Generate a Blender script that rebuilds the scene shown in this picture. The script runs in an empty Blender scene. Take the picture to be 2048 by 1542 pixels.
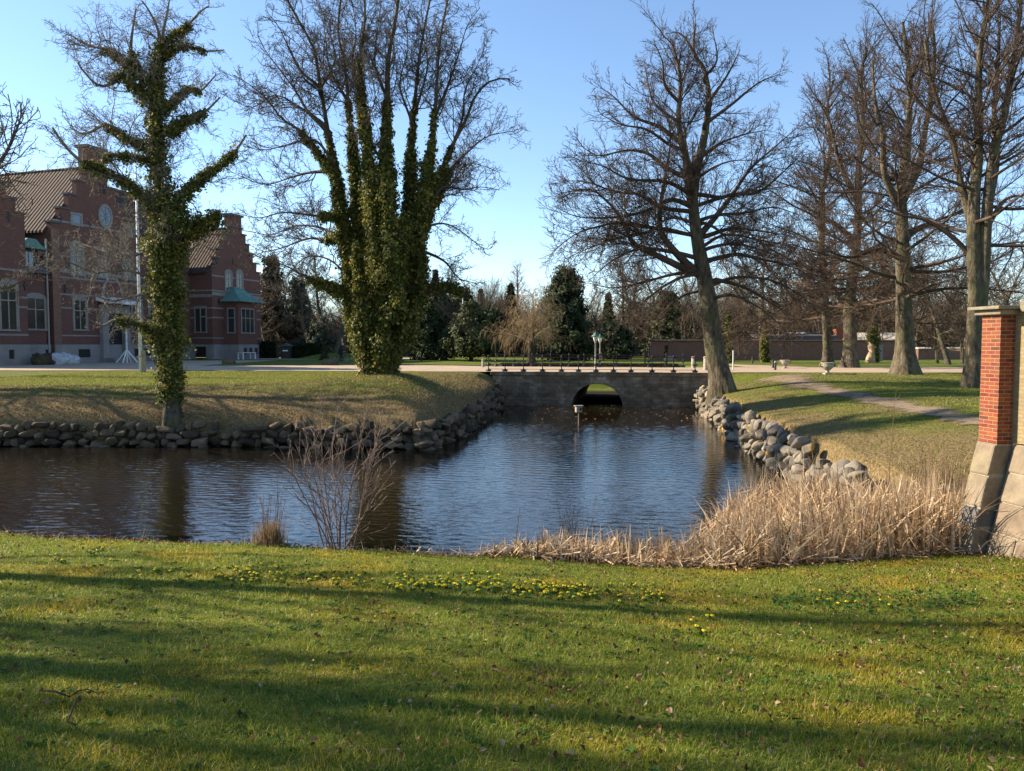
import bpy, bmesh, math, random
import numpy as np
from mathutils import Vector, Matrix
R_ = math.radians
scene = bpy.context.scene
COL = scene.collection

# ------------------------------------------------------------------ camera, sky, sun
F = 1547.0; PITCH = math.atan(82.0 / F); CAMZ = 1.7
cam_d = bpy.data.cameras.new("camera"); cam = bpy.data.objects.new("camera", cam_d); COL.objects.link(cam)
cam.location = (0, 0, CAMZ); cam.rotation_euler = (math.pi / 2 - PITCH, 0, 0)
cam_d.sensor_width = 36.0; cam_d.lens = 36.0 * F / 2048.0; cam_d.clip_start = 0.05; cam_d.clip_end = 2000
scene.camera = cam
SUN_AZ, SUN_EL = 74.0, 27.0            # degrees left of +Y, above the horizon
world = bpy.data.worlds.new("World"); scene.world = world; world.use_nodes = True
wn = world.node_tree.nodes; wl = world.node_tree.links
sky = wn.new('ShaderNodeTexSky'); sky.sky_type = 'NISHITA'; sky.sun_disc = False
sky.sun_elevation = R_(SUN_EL); sky.sun_rotation = R_(-SUN_AZ)
sky.air_density = 0.9; sky.dust_density = 0.05; sky.ozone_density = 2.6
wl.new(sky.outputs[0], wn['Background'].inputs[0]); wn['Background'].inputs[1].default_value = 0.1
sd = bpy.data.lights.new("sun", 'SUN'); sd.energy = 5.0; sd.angle = R_(0.53); sd.color = (1.0, 0.86, 0.66)
sun = bpy.data.objects.new("sun", sd); COL.objects.link(sun)
SUNV = Vector((-math.sin(R_(SUN_AZ)) * math.cos(R_(SUN_EL)), math.cos(R_(SUN_AZ)) * math.cos(R_(SUN_EL)), math.sin(R_(SUN_EL))))
sun.rotation_euler = (-SUNV).to_track_quat('-Z', 'Y').to_euler()
scene.view_settings.view_transform = 'Standard'; scene.view_settings.look = 'None'
scene.view_settings.exposure = 1.38; scene.view_settings.gamma = 1.0
scene.cycles.max_bounces = 6; scene.cycles.diffuse_bounces = 2; scene.cycles.glossy_bounces = 3
scene.cycles.transmission_bounces = 3; scene.cycles.transparent_max_bounces = 6
scene.cycles.use_denoising = True

# ------------------------------------------------------------------ helpers: pixels of the photograph to points
def ray(px, py):
    a = (px - 1024.0) / F; b = -(py - 771.0) / F
    c, s = math.cos(PITCH), math.sin(PITCH)
    return np.array([a, c + b * s, -s + b * c])
def W(px, py, Y):
    r = ray(px, py); return np.array([0, 0, CAMZ]) + r * (Y / r[1])

# ------------------------------------------------------------------ helpers: objects
def tag(o, label=None, cat=None, group=None, kind=None):
    if label: o['label'] = label
    if cat: o['category'] = cat
    if group: o['group'] = group
    if kind: o['kind'] = kind
    return o
def thing(name, label, cat, loc=(0, 0, 0), rotz=0.0, group=None):
    o = bpy.data.objects.new(name, None); COL.objects.link(o)
    o.location = loc; o.rotation_euler = (0, 0, rotz); o.empty_display_size = 0.2
    return tag(o, label, cat, group)
def link(name, me, mat, parent=None):
    o = bpy.data.objects.new(name, me); COL.objects.link(o)
    if mat and not me.materials: me.materials.append(mat)
    if parent: o.parent = parent
    return o
def copy_tree(o, parent=None):
    c = o.copy(); COL.objects.link(c)
    if parent: c.parent = parent
    for ch in list(o.children): copy_tree(ch, c)
    return c
def np_mesh(name, V, Fq, smooth=True):
    """V (n,3), Fq list of integer arrays (m,3) or (m,4)"""
    me = bpy.data.meshes.new(name)
    if not isinstance(Fq, (list, tuple)): Fq = [Fq]
    Fq = [f for f in Fq if len(f)]
    me.vertices.add(len(V)); me.vertices.foreach_set('co', np.ascontiguousarray(V, np.float32).ravel())
    nl = sum(f.size for f in Fq); nf = sum(len(f) for f in Fq)
    me.loops.add(nl); me.polygons.add(nf)
    me.loops.foreach_set('vertex_index', np.concatenate([f.ravel() for f in Fq]).astype(np.int32))
    tot = np.concatenate([np.full(len(f), f.shape[1], np.int32) for f in Fq])
    st = np.zeros(nf, np.int32); st[1:] = np.cumsum(tot)[:-1]
    me.polygons.foreach_set('loop_start', st); me.polygons.foreach_set('loop_total', tot)
    me.polygons.foreach_set('use_smooth', np.full(nf, smooth, bool))
    me.update(calc_edges=True); me.validate(); return me
class MB:
    """collects boxes, prisms, tubes and lathes into one mesh"""
    def __init__(s): s.v = []; s.f = []
    def add(s, vs, fs):
        n = len(s.v); s.v += [tuple(map(float, p)) for p in vs]; s.f += [tuple(i + n for i in f) for f in fs]
    def box(s, x0, x1, y0, y1, z0, z1):
        s.add([(x0, y0, z0), (x1, y0, z0), (x1, y1, z0), (x0, y1, z0), (x0, y0, z1), (x1, y0, z1), (x1, y1, z1), (x0, y1, z1)],
              [(3, 2, 1, 0), (4, 5, 6, 7), (0, 1, 5, 4), (1, 2, 6, 5), (2, 3, 7, 6), (3, 0, 4, 7)])
    def prism(s, pts, a, b, axis='y'):
        """pts (u,z) outline extruded along axis y from a to b, or (x,y) along z"""
        n = len(pts)
        mk = (lambda p, d: (p[0], d, p[1])) if axis == 'y' else ((lambda p, d: (d, p[0], p[1])) if axis == 'x' else (lambda p, d: (p[0], p[1], d)))
        vs = [mk(p, a) for p in pts] + [mk(p, b) for p in pts]
        s.add(vs, [tuple(range(n)), tuple(reversed(range(n, 2 * n)))] + [(i, i + n, (i + 1) % n + n, (i + 1) % n) for i in range(n)])
    def tube(s, pts, rad, n=8):
        pts = [Vector(p) for p in pts]
        if not hasattr(rad, '__len__'): rad = [rad] * len(pts)
        base = len(s.v); ref = None; vs = []; fs = []
        for k, p in enumerate(pts):
            t = (pts[min(k + 1, len(pts) - 1)] - pts[max(k - 1, 0)]).normalized()
            if ref is None: ref = t.orthogonal().normalized()
            ref = (ref - t * ref.dot(t)).normalized(); w = t.cross(ref)
            for i in range(n):
                a = 2 * math.pi * i / n; vs.append(p + (ref * math.cos(a) + w * math.sin(a)) * rad[k])
        for k in range(len(pts) - 1):
            for i in range(n):
                j = (i + 1) % n; fs.append((k * n + i, k * n + j, (k + 1) * n + j, (k + 1) * n + i))
        fs += [tuple(reversed(range(n))), tuple((len(pts) - 1) * n + i for i in range(n))]
        s.add(vs, fs)
    def lathe(s, prof, c=(0, 0, 0), n=16):
        vs = []; fs = []
        for r, z in prof:
            for i in range(n):
                a = 2 * math.pi * i / n; vs.append((c[0] + r * math.cos(a), c[1] + r * math.sin(a), c[2] + z))
        for k in range(len(prof) - 1):
            for i in range(n):
                j = (i + 1) % n; fs.append((k * n + i, k * n + j, (k + 1) * n + j, (k + 1) * n + i))
        fs += [tuple(reversed(range(n))), tuple((len(prof) - 1) * n + i for i in range(n))]
        s.add(vs, fs)
    def build(s, name, mat, parent=None, smooth=False, bevel=0.0):
        me = bpy.data.meshes.new(name); me.from_pydata(s.v, [], s.f)
        if smooth: me.polygons.foreach_set('use_smooth', [True] * len(me.polygons))
        bm = bmesh.new(); bm.from_mesh(me); bmesh.ops.recalc_face_normals(bm, faces=bm.faces); bm.to_mesh(me); bm.free()
        o = link(name, me, mat, parent)
        if bevel:
            m = o.modifiers.new('bevel', 'BEVEL'); m.width = bevel; m.segments = 2; m.limit_method = 'ANGLE'
        return o

# ------------------------------------------------------------------ helpers: materials
class NT:
    def __init__(s, name):
        s.m = bpy.data.materials.new(name); s.m.use_nodes = True; s.t = s.m.node_tree
        s.b = s.t.nodes['Principled BSDF']; s.out = s.t.nodes['Material Output']
    def n(s, typ, **kw):
        nd = s.t.nodes.new(typ)
        for k, v in kw.items():
            if k.startswith('i_'):
                key = k[2:]; key = int(key) if key.isdigit() else key.replace('_', ' ')
                nd.inputs[key].default_value = v
            else: setattr(nd, k, v)
        return nd
    def l(s, a, b): s.t.links.new(a, b)
    def coord(s, out='Object', scale=None):
        c = s.n('ShaderNodeTexCoord').outputs[out]
        if scale is None: return c
        mp = s.n('ShaderNodeMapping'); mp.inputs['Scale'].default_value = scale if hasattr(scale, '__len__') else (scale,) * 3
        s.l(c, mp.inputs[0]); return mp.outputs[0]
    def noise(s, scale, detail=4, rough=0.55, vec=None, dist=0.0):
        nd = s.n('ShaderNodeTexNoise'); nd.inputs['Scale'].default_value = scale; nd.inputs['Detail'].default_value = detail
        nd.inputs['Roughness'].default_value = rough; nd.inputs['Distortion'].default_value = dist
        s.l(vec if vec is not None else s.coord(), nd.inputs['Vector']); return nd.outputs['Fac']
    def ramp(s, fac, stops):
        r = s.n('ShaderNodeValToRGB'); e = r.color_ramp.elements
        while len(e) > 1: e.remove(e[-1])
        e[0].position = stops[0][0]; e[0].color = (*stops[0][1], 1)
        for p, c in stops[1:]:
            x = e.new(p); x.color = (*c, 1)
        s.l(fac, r.inputs[0]); return r.outputs[0]
    def fmap(s, v, a, b, c=0.0, d=1.0):
        m = s.n('ShaderNodeMapRange'); m.inputs[1].default_value = a; m.inputs[2].default_value = b
        m.inputs[3].default_value = c; m.inputs[4].default_value = d; s.l(v, m.inputs[0]); return m.outputs[0]
    def mix(s, fac, a, b, mode='MIX'):
        m = s.n('ShaderNodeMix', data_type='RGBA', blend_type=mode)
        if hasattr(fac, 'is_linked'): s.l(fac, m.inputs[0])
        else: m.inputs[0].default_value = fac
        for x, i in ((a, 6), (b, 7)):
            if hasattr(x, 'is_linked'): s.l(x, m.inputs[i])
            else: m.inputs[i].default_value = (*x, 1)
        return m.outputs[2]
    def math(s, op, a, b=0.0):
        m = s.n('ShaderNodeMath', operation=op)
        for x, i in ((a, 0), (b, 1)):
            if hasattr(x, 'is_linked'): s.l(x, m.inputs[i])
            else: m.inputs[i].default_value = x
        return m.outputs[0]
    def bump(s, h, strength=0.5, dist=0.02):
        b = s.n('ShaderNodeBump'); b.inputs['Strength'].default_value = strength; b.inputs['Distance'].default_value = dist
        s.l(h, b.inputs['Height']); s.l(b.outputs[0], s.b.inputs['Normal']); return b
    def col(s, c):
        if hasattr(c, 'is_linked'): s.l(c, s.b.inputs['Base Color'])
        else: s.b.inputs['Base Color'].default_value = (*c, 1)
    def done(s, rough=0.8, spec=0.3, metal=0.0):
        s.b.inputs['Roughness'].default_value = rough; s.b.inputs['Specular IOR Level'].default_value = spec
        s.b.inputs['Metallic'].default_value = metal; return s.m
    def island(s): return s.n('ShaderNodeNewGeometry').outputs['Random Per Island']
    def pos(s): return s.n('ShaderNodeNewGeometry').outputs['Position']

def m_plain(name, c, rough=0.7, metal=0.0, var=0.25, scale=6.0, spec=0.3):
    t = NT(name); n = t.noise(scale, 5)
    a = tuple(x * (1 - var) for x in c); b = tuple(min(1, x * (1 + var)) for x in c)
    t.col(t.ramp(n, [(0.3, a), (0.7, b)])); t.bump(n, 0.15, 0.01); return t.done(rough, spec, metal)
def m_bark(name, dark, light, green=None, scale=1.0):
    t = NT(name); v = t.coord('Object', (scale * 6, scale * 6, scale * 1.6)); n = t.noise(1.6, 7, 0.65, v, 0.4)
    c = t.ramp(n, [(0.32, dark), (0.68, light)])
    n2 = t.noise(0.9 * scale, 3)
    if green: c = t.mix(t.fmap(n2, 0.48, 0.66), c, green)
    n3 = t.noise(2.4 * scale, 6, 0.7, t.coord('Object', (1.6, 1.6, .7))); c = t.mix(.85, c, t.ramp(n3, [(.34, (.38, .36, .34)), (.52, (1, 1, 1)), (.68, (1.5, 1.45, 1.35))]), 'MULTIPLY')
    t.col(c); t.bump(t.math('ADD', n, n3), 0.9, 0.08); return t.done(0.9, 0.15)
def m_leaf(name, stops, trans=0.25, rough=0.5, spec=0.3, patch=None):
    t = NT(name); c = t.ramp(t.island(), stops)
    if patch:
        n = t.noise(patch[0], 3, 0.5, t.pos()); c = t.mix(t.fmap(n, patch[1], patch[2]), c, t.mix(1.0, c, patch[3], 'MULTIPLY'))
    t.col(c); t.done(rough, spec)
    if trans:
        tr = t.n('ShaderNodeBsdfTranslucent'); t.l(c, tr.inputs[0]); mx = t.n('ShaderNodeMixShader'); mx.inputs[0].default_value = trans
        t.l(t.b.outputs[0], mx.inputs[1]); t.l(tr.outputs[0], mx.inputs[2]); t.l(mx.outputs[0], t.out.inputs[0])
    return t.m
def m_brick(name, cols, mortar, bw, bh, ms, vecmode='xy', spots=None, rough=0.85, bump=0.6):
    t = NT(name); sep = t.n('ShaderNodeSeparateXYZ'); t.l(t.coord(), sep.inputs[0])
    cmb = t.n('ShaderNodeCombineXYZ'); t.l(t.math('ADD', sep.outputs[0], sep.outputs[1]), cmb.inputs[0]); t.l(sep.outputs[2], cmb.inputs[1])
    br = t.n('ShaderNodeTexBrick'); t.l(cmb.outputs[0], br.inputs[0]); br.inputs['Scale'].default_value = 1.0
    br.inputs['Brick Width'].default_value = bw; br.inputs['Row Height'].default_value = bh; br.inputs['Mortar Size'].default_value = ms
    br.inputs['Mortar Smooth'].default_value = 0.2; br.inputs['Bias'].default_value = 0.0
    br.inputs['Color1'].default_value = (0, 0, 0, 1); br.inputs['Color2'].default_value = (1, 1, 1, 1); br.inputs['Mortar'].default_value = (0.5, 0.5, 0.5, 1)
    c = t.ramp(br.outputs['Color'], [(i / max(1, len(cols) - 1), q) for i, q in enumerate(cols)])
    n = t.noise(9.0, 6, 0.7); c = t.mix(0.55, c, t.ramp(n, [(0.3, (0.45, 0.45, 0.45)), (0.7, (1.25, 1.25, 1.25))]), 'MULTIPLY')
    if spots:
        n2 = t.noise(spots[0], 6, 0.7); c = t.mix(t.fmap(n2, spots[1], spots[2]), c, spots[3])
    c = t.mix(br.outputs['Fac'], c, mortar); t.col(c)
    h = t.math('SUBTRACT', t.math('MULTIPLY', n, 0.5), br.outputs['Fac']); t.bump(h, bump, 0.012); return t.done(rough, 0.2)

M = {}
M['bark_beech'] = m_bark('beech_bark', (0.045, 0.036, 0.025), (0.17, 0.138, 0.095), (0.1, 0.095, 0.05))
M['bark_grey'] = m_bark('grey_bark', (0.04, 0.033, 0.025), (0.155, 0.13, 0.095), (0.1, 0.1, 0.05), 1.3)
M['bark_dark'] = m_bark('dark_bark', (0.03, 0.025, 0.018), (0.1, 0.08, 0.055))
M['twig'] = m_plain('twig_bark', (0.085, 0.064, 0.045), 0.85, var=0.35, scale=2.0, spec=0.2)
M['twig_beech'] = m_plain('beech_twig_bark', (0.074, 0.051, 0.036), 0.85, var=0.35, scale=1.5, spec=0.2)
M['twig_pale'] = m_plain('pale_twig_bark', (0.15, 0.125, 0.098), 0.8, var=0.35, scale=2.0)
M['twig_far'] = m_plain('far_twig_bark', (0.115, 0.086, 0.06), 0.9, var=0.3, scale=0.6, spec=0.1)
M['twig_pink'] = m_plain('reddish_twig_bark', (0.23, 0.12, 0.085), 0.9, var=0.25, scale=0.6, spec=0.1)
M['twig_willow'] = m_plain('willow_twig_bark', (0.235, 0.165, 0.085), 0.8, var=0.3, scale=0.8)
M['twig_orange'] = m_plain('orange_twig_bark', (0.42, 0.18, 0.06), 0.8, var=0.3)
M['ivy'] = m_leaf('ivy_leaf', [(0, (0.032, 0.05, 0.011)), (0.45, (0.088, 0.11, 0.02)), (0.8, (0.19, 0.18, 0.032)), (1, (0.32, 0.24, 0.06))], 0.38, 0.55, 0.25)
M['ivy_warm'] = m_leaf('warm_ivy_leaf', [(0, (0.03, 0.045, 0.01)), (0.5, (0.085, 0.1, 0.018)), (0.8, (0.19, 0.165, 0.03)), (1, (0.32, 0.22, 0.05))], 0.35, 0.55, 0.25)
M['conifer'] = m_leaf('conifer_foliage', [(0, (0.014, 0.024, 0.01)), (0.7, (0.036, 0.052, 0.02)), (1, (0.075, 0.088, 0.032))], 0.1, 0.7, 0.15)
M['conifer_blue'] = m_leaf('blue_green_conifer_foliage', [(0, (0.024, 0.036, 0.025)), (0.7, (0.055, 0.075, 0.05)), (1, (0.09, 0.11, 0.065))], 0.1, 0.7, 0.15)
M['yew'] = m_leaf('yew_foliage', [(0, (0.018, 0.03, 0.009)), (0.6, (0.05, 0.065, 0.018)), (1, (0.11, 0.11, 0.035))], 0.12, 0.65, 0.2)
M['twig_brush'] = m_leaf('brush_twigs', [(0, (0.06, 0.045, 0.03)), (.6, (0.12, 0.09, 0.06)), (1, (0.2, 0.15, 0.1))], 0, .9, .1)
M['hedge'] = m_leaf('hedge_leaf', [(0, (0.008, 0.016, 0.005)), (1, (0.03, 0.042, 0.014))], 0.1, 0.6, 0.2)
M['reed'] = m_leaf('dry_reed', [(0, (0.17, 0.1, 0.05)), (0.3, (0.43, 0.29, 0.16)), (0.7, (0.61, 0.445, 0.265)), (1, (0.72, 0.58, 0.4))], 0.3, 0.6, 0.25)
M['straw'] = m_leaf('dry_straw', [(0, (0.16, 0.1, 0.05)), (1, (0.4, 0.28, 0.16))], 0.25, 0.6, 0.2)
M['stem'] = m_leaf('dry_stem', [(0, (0.07, 0.045, 0.028)), (1, (0.2, 0.125, 0.07))], 0.0, 0.7, 0.2)
M['deadleaf'] = m_leaf('fallen_leaf', [(0, (0.05, 0.026, 0.011)), (0.5, (0.15, 0.08, 0.034)), (0.8, (0.28, 0.175, 0.085)), (1, (0.44, 0.33, 0.2))], 0.25, 0.75, 0.1)
M['flower'] = m_leaf('yellow_petal', [(0, (0.75, 0.5, 0.01)), (1, (0.85, 0.68, 0.03))], 0.3, 0.5, 0.2)
M['flowerleaf'] = m_leaf('flower_foliage', [(0, (0.04, 0.1, 0.02)), (1, (0.1, 0.18, 0.035))], 0.3, 0.7, 0.1)
M['grass'] = m_leaf('grass_blade', [(0, (0.08, 0.135, 0.013)), (0.5, (0.19, 0.245, 0.02)), (0.88, (0.34, 0.335, 0.04)), (1, (0.52, 0.41, 0.17))], 0.48, 0.45, 0.25,
                    patch=(0.8, 0.5, 0.68, (1.75, 1.2, 0.9)))
M['grass_far'] = m_leaf('bank_grass_blade', [(0, (0.1, 0.135, 0.014)), (0.5, (0.2, 0.215, 0.028)), (1, (0.34, 0.29, 0.09))], 0.4, 0.6, 0.2)
M['grass_dry'] = m_leaf('dry_grass_blade', [(0, (0.1, 0.085, 0.028)), (0.5, (0.23, 0.175, 0.07)), (1, (0.38, 0.29, 0.15))], 0.3, 0.7, 0.2)

def m_ground():
    t = NT('lawn_soil'); p = t.pos(); sep = t.n('ShaderNodeSeparateXYZ'); t.l(p, sep.inputs[0])
    n1 = t.noise(0.35, 5, 0.6, p); n2 = t.noise(14.0, 5, 0.65, p); n3 = t.noise(2.2, 4, 0.6, p)
    green = t.ramp(n2, [(0.3, (0.045, 0.07, 0.01)), (0.6, (0.115, 0.145, 0.02)), (0.75, (0.17, 0.17, 0.035))])
    yel = t.ramp(n2, [(0.3, (0.115, 0.11, 0.016)), (0.7, (0.24, 0.21, 0.04))])
    brown = t.ramp(n2, [(0.3, (0.09, 0.06, 0.03)), (0.55, (0.2, 0.135, 0.07)), (0.75, (0.34, 0.25, 0.145))])
    c = t.mix(t.fmap(n3, 0.5, 0.68), green, yel)
    # the banks (steep, low ground by the moat) are dry and brown
    nz = t.n('ShaderNodeNewGeometry').outputs['Normal']; sn = t.n('ShaderNodeSeparateXYZ'); t.l(nz, sn.inputs[0])
    far = t.math('MULTIPLY', t.fmap(sep.outputs[1], 12.0, 14.0), t.fmap(sep.outputs[1], 56.0, 59.0, 1.0, 0.0))
    low = t.fmap(t.math('ADD', sep.outputs[2], t.math('MULTIPLY', t.math('SUBTRACT', n1, 0.5), 1.6)), -0.15, -0.75)
    low = t.math('MAXIMUM', low, t.math('MULTIPLY', t.fmap(t.math('ADD', sep.outputs[2], t.math('MULTIPLY', t.math('SUBTRACT', n1, 0.5), 1.0)), 0.0, -0.38), t.fmap(sep.outputs[0], 3.0, 6.0, 1.0, 0.0)))
    c = t.mix(t.math('MULTIPLY', t.math('MULTIPLY', low, far), 0.9), c, brown)
    mud_and_shade = t.math('MULTIPLY', t.fmap(sep.outputs[2], -1.72, -1.9), t.fmap(sep.outputs[1], 60.0, 63.0, 1.0, 0.0)); c = t.mix(mud_and_shade, c, (0.022, 0.016, 0.011))  # shore mud; under the bridge the dark colour stands in for tunnel shade
    t.col(c); t.bump(t.math('ADD', n2, t.math('MULTIPLY', n3, 0.6)), 0.9, 0.06); return t.done(0.95, 0.1)
M['ground'] = m_ground()
def m_gravel(name, a, b):
    t = NT(name); p = t.pos(); n = t.noise(30, 4, 0.7, p); n2 = t.noise(0.8, 4, 0.6, p)
    c = t.mix(t.fmap(n2, 0.35, 0.7), t.ramp(n, [(0.3, a), (0.7, b)]), t.ramp(n, [(0.3, tuple(x * .75 for x in a)), (0.7, tuple(x * .8 for x in b))]))
    t.col(c); t.bump(n, 0.5, 0.02); return t.done(0.95, 0.1)
M['gravel'] = m_gravel('road_gravel', (0.36, 0.27, 0.19), (0.52, 0.4, 0.29))
M['dirt'] = m_gravel('dirt_track', (0.19, 0.14, 0.09), (0.31, 0.235, 0.16))
def worn_edges(mat):
    t = NT.__new__(NT); t.m = mat; t.t = mat.node_tree; t.b = t.t.nodes['Principled BSDF']; t.out = t.t.nodes['Material Output']
    a = t.n('ShaderNodeAttribute', attribute_name='wear').outputs['Fac']; n = t.noise(3.2, 6, .75, t.pos())
    k = t.fmap(t.math('ADD', a, t.math('MULTIPLY', t.math('SUBTRACT', n, .5), 2.8)), .3, .95); mx = t.n('ShaderNodeMixShader'); tr = t.n('ShaderNodeBsdfTransparent')
    t.l(k, mx.inputs[0]); t.l(tr.outputs[0], mx.inputs[1]); t.l(t.b.outputs[0], mx.inputs[2]); t.l(mx.outputs[0], t.out.inputs[0])
worn_edges(M['dirt'])

def m_water():
    t = NT('moat_water'); p = t.pos(); sep = t.n('ShaderNodeSeparateXYZ'); t.l(p, sep.inputs[0])
    t.col((0.011, 0.008, 0.005))
    def rip(sx, sy, rot, sc, det):
        mp = t.n('ShaderNodeMapping'); mp.inputs['Scale'].default_value = (sx, sy, 1); mp.inputs['Rotation'].default_value = (0, 0, R_(rot))
        t.l(p, mp.inputs[0]); return t.noise(sc, det, 0.5, mp.outputs[0], 0.6)
    a = rip(0.9, 2.2, 14, 3.4, 2); b = rip(1.2, 2.6, -20, 7.5, 2)
    big = t.noise(0.11, 2, 0.5, p)
    h = t.math('ADD', t.math('MULTIPLY', a, 1.0), t.math('MULTIPLY', b, 0.42))
    # sheltered, still water close in front of the bridge
    lee = t.fmap(t.math('ADD', sep.outputs[1], t.math('MULTIPLY', sep.outputs[0], 0.2)), 33.0, 42.0, 1.0, 0.1)
    h = t.math('MULTIPLY', h, t.math('MULTIPLY', lee, t.fmap(big, 0.35, 0.65, 0.75, 1.15)))
    t.bump(h, 1.0, 0.007); t.b.inputs['IOR'].default_value = 1.42; t.done(0.04, 0.5); return t.m
M['water'] = m_water()
def m_stone(name, stops, lichen=None, scale=2.0, lw=(0.6, 0.68)):
    t = NT(name); c = t.ramp(t.island(), stops); n = t.noise(scale * 3, 7, 0.7); n2 = t.noise(scale * 0.8, 4, 0.6)
    c = t.mix(0.8, c, t.ramp(n, [(0.25, (0.4, 0.4, 0.4)), (0.75, (1.4, 1.38, 1.32))]), 'MULTIPLY')
    if lichen:
        c = t.mix(t.fmap(n2, lw[0], lw[1]), c, lichen)
    t.col(c); t.bump(n, 0.6, 0.05); return t.done(0.9, 0.2)
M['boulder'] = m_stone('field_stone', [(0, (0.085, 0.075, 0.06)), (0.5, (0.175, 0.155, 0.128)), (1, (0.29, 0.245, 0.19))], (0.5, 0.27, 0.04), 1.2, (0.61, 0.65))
M['boulder_dark'] = m_stone('mossy_shaded_field_stone', [(0, (0.04, 0.03, 0.02)), (0.5, (0.105, 0.078, 0.05)), (1, (0.2, 0.145, 0.09))], (0.2, 0.15, 0.04), 1.2, (0.62, 0.7))  # darker field stone: shade on the bank walls is put into the colour
M['coping'] = m_stone('lichened_coping_stone', [(0, (0.2, 0.175, 0.125)), (1, (0.26, 0.225, 0.165))], (0.32, 0.18, 0.035), 1.6, (0.6, 0.66))
M['wallstone'] = m_stone('wall_foot_stone', [(0, (0.17, 0.125, 0.09)), (0.35, (0.22, 0.175, 0.125)), (0.7, (0.235, 0.185, 0.13)), (.85, (0.13, 0.125, 0.12)), (1, (0.2, 0.15, 0.11))], (0.22, 0.2, 0.11), 1.0, (0.55, 0.7))
M['mortar'] = m_plain('lime_mortar', (0.26, 0.22, 0.16), 0.95, var=0.2, scale=12)
M['brick_pier'] = m_brick('orange_red_brick', [(0.15, 0.032, 0.018), (0.22, 0.048, 0.022), (0.2, 0.055, 0.028), (0.27, 0.075, 0.024), (0.11, 0.04, 0.03), (0.26, 0.085, 0.035), (0.18, 0.042, 0.024)], (0.3, 0.19, 0.12), 0.188, 0.0596, 0.0055, spots=(2.6, .56, .68, (0.13, 0.07, 0.045)))
M['brick_yellow'] = m_brick('yellow_brick', [(0.24, 0.175, 0.085), (0.3, 0.22, 0.11), (0.26, 0.2, 0.115)], (0.2, 0.16, 0.1), 0.188, 0.0596, 0.007, spots=(1.1, 0.5, 0.62, (0.15, 0.125, 0.095)))
M['brick_house'] = m_brick('manor_brick', [(0.125, 0.055, 0.043), (0.15, 0.066, 0.051), (0.175, 0.079, 0.06)], (0.135, 0.085, 0.068), 0.24, 0.075, 0.008, spots=(0.25, 0.5, 0.75, (0.09, 0.045, 0.036)), bump=0.2)
M['brick_garden'] = m_brick('garden_wall_brick', [(0.16, 0.075, 0.05), (0.2, 0.095, 0.065), (0.24, 0.12, 0.08)], (0.2, 0.14, 0.1), 0.24, 0.075, 0.008, spots=(0.4, 0.5, 0.75, (0.13, 0.085, 0.06)), bump=0.2)
def m_bridge():
    t = NT('bridge_masonry'); n = t.noise(0.9, 7, 0.68); n2 = t.noise(5.0, 6, 0.7)
    c = t.ramp(n, [(0.3, (0.1, 0.074, 0.05)), (0.5, (0.185, 0.142, 0.098)), (0.62, (0.3, 0.24, 0.175)), (0.72, (0.46, 0.39, 0.3))])
    sp = t.n('ShaderNodeSeparateXYZ'); t.l(t.coord(), sp.inputs[0]); cb = t.n('ShaderNodeCombineXYZ'); t.l(t.math('ADD', sp.outputs[0], sp.outputs[1]), cb.inputs[0]); t.l(sp.outputs[2], cb.inputs[1]); br = t.n('ShaderNodeTexBrick'); t.l(cb.outputs[0], br.inputs[0]); br.inputs['Scale'].default_value = 1.0; br.inputs['Brick Width'].default_value = .55; br.inputs['Row Height'].default_value = .21; br.inputs['Mortar Size'].default_value = .012
    br.inputs['Color1'].default_value = (.6, .6, .6, 1); br.inputs['Color2'].default_value = (1.3, 1.25, 1.2, 1); br.inputs['Mortar'].default_value = (.55, .53, .5, 1); c = t.mix(.75, c, br.outputs['Color'], 'MULTIPLY')
    c = t.mix(0.6, c, t.ramp(n2, [(0.3, (0.5, 0.5, 0.5)), (0.7, (1.3, 1.3, 1.3))]), 'MULTIPLY')
    t.col(c); t.bump(n2, 0.7, 0.04); return t.done(0.9, 0.2)
M['bridge'] = m_bridge()
M['iron'] = m_plain('black_iron', (0.012, 0.012, 0.013), 0.5, 0.0, 0.2, spec=0.4)
M['copper'] = m_plain('verdigris_copper', (0.1, 0.21, 0.175), 0.7, 0.0, 0.3, 3.0)
M['plaster'] = m_plain('pale_stone_dressing', (0.22, 0.2, 0.182), 0.85, var=0.15, scale=2.0)
M['plinth'] = m_plain('plinth_render', (0.22, 0.205, 0.195), 0.9, var=0.18, scale=0.8)
M['white'] = m_plain('white_paint', (0.72, 0.72, 0.7), 0.5, var=0.06, scale=4)
M['lampglass'] = m_plain('frosted_lamp_glass', (0.6, 0.6, 0.56), 0.25, var=0.05, spec=0.5)
M['pole'] = m_plain('grey_painted_pole', (0.3, 0.29, 0.27), 0.5, var=0.1)
M['wood'] = m_plain('weathered_wood', (0.3, 0.24, 0.17), 0.85, var=0.3, scale=8)
M['wood_dark'] = m_plain('dark_stained_wood', (0.035, 0.03, 0.025), 0.7, var=0.3)
M['slate'] = m_plain('dark_slate_lead', (0.07, 0.07, 0.075), 0.6, var=0.25)
M['pale_roof'] = m_plain('pale_sheet_roof', (0.55, 0.47, 0.36), 0.8, var=0.15)
M['darkvoid'] = m_plain('dark_opening', (0.015, 0.014, 0.013), 0.6, var=0.1)
M['cloth'] = m_plain('dark_clothing', (0.02, 0.02, 0.026), 0.9, var=0.2)
M['skin'] = m_plain('skin', (0.45, 0.28, 0.2), 0.6, var=0.05)
M['hair'] = m_plain('grey_hair', (0.4, 0.37, 0.33), 0.7, var=0.2, scale=40)
M['sack'] = m_plain('grey_plastic_sheet', (0.4, 0.42, 0.45), 0.35, var=0.3, scale=5, spec=0.5)
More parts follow.
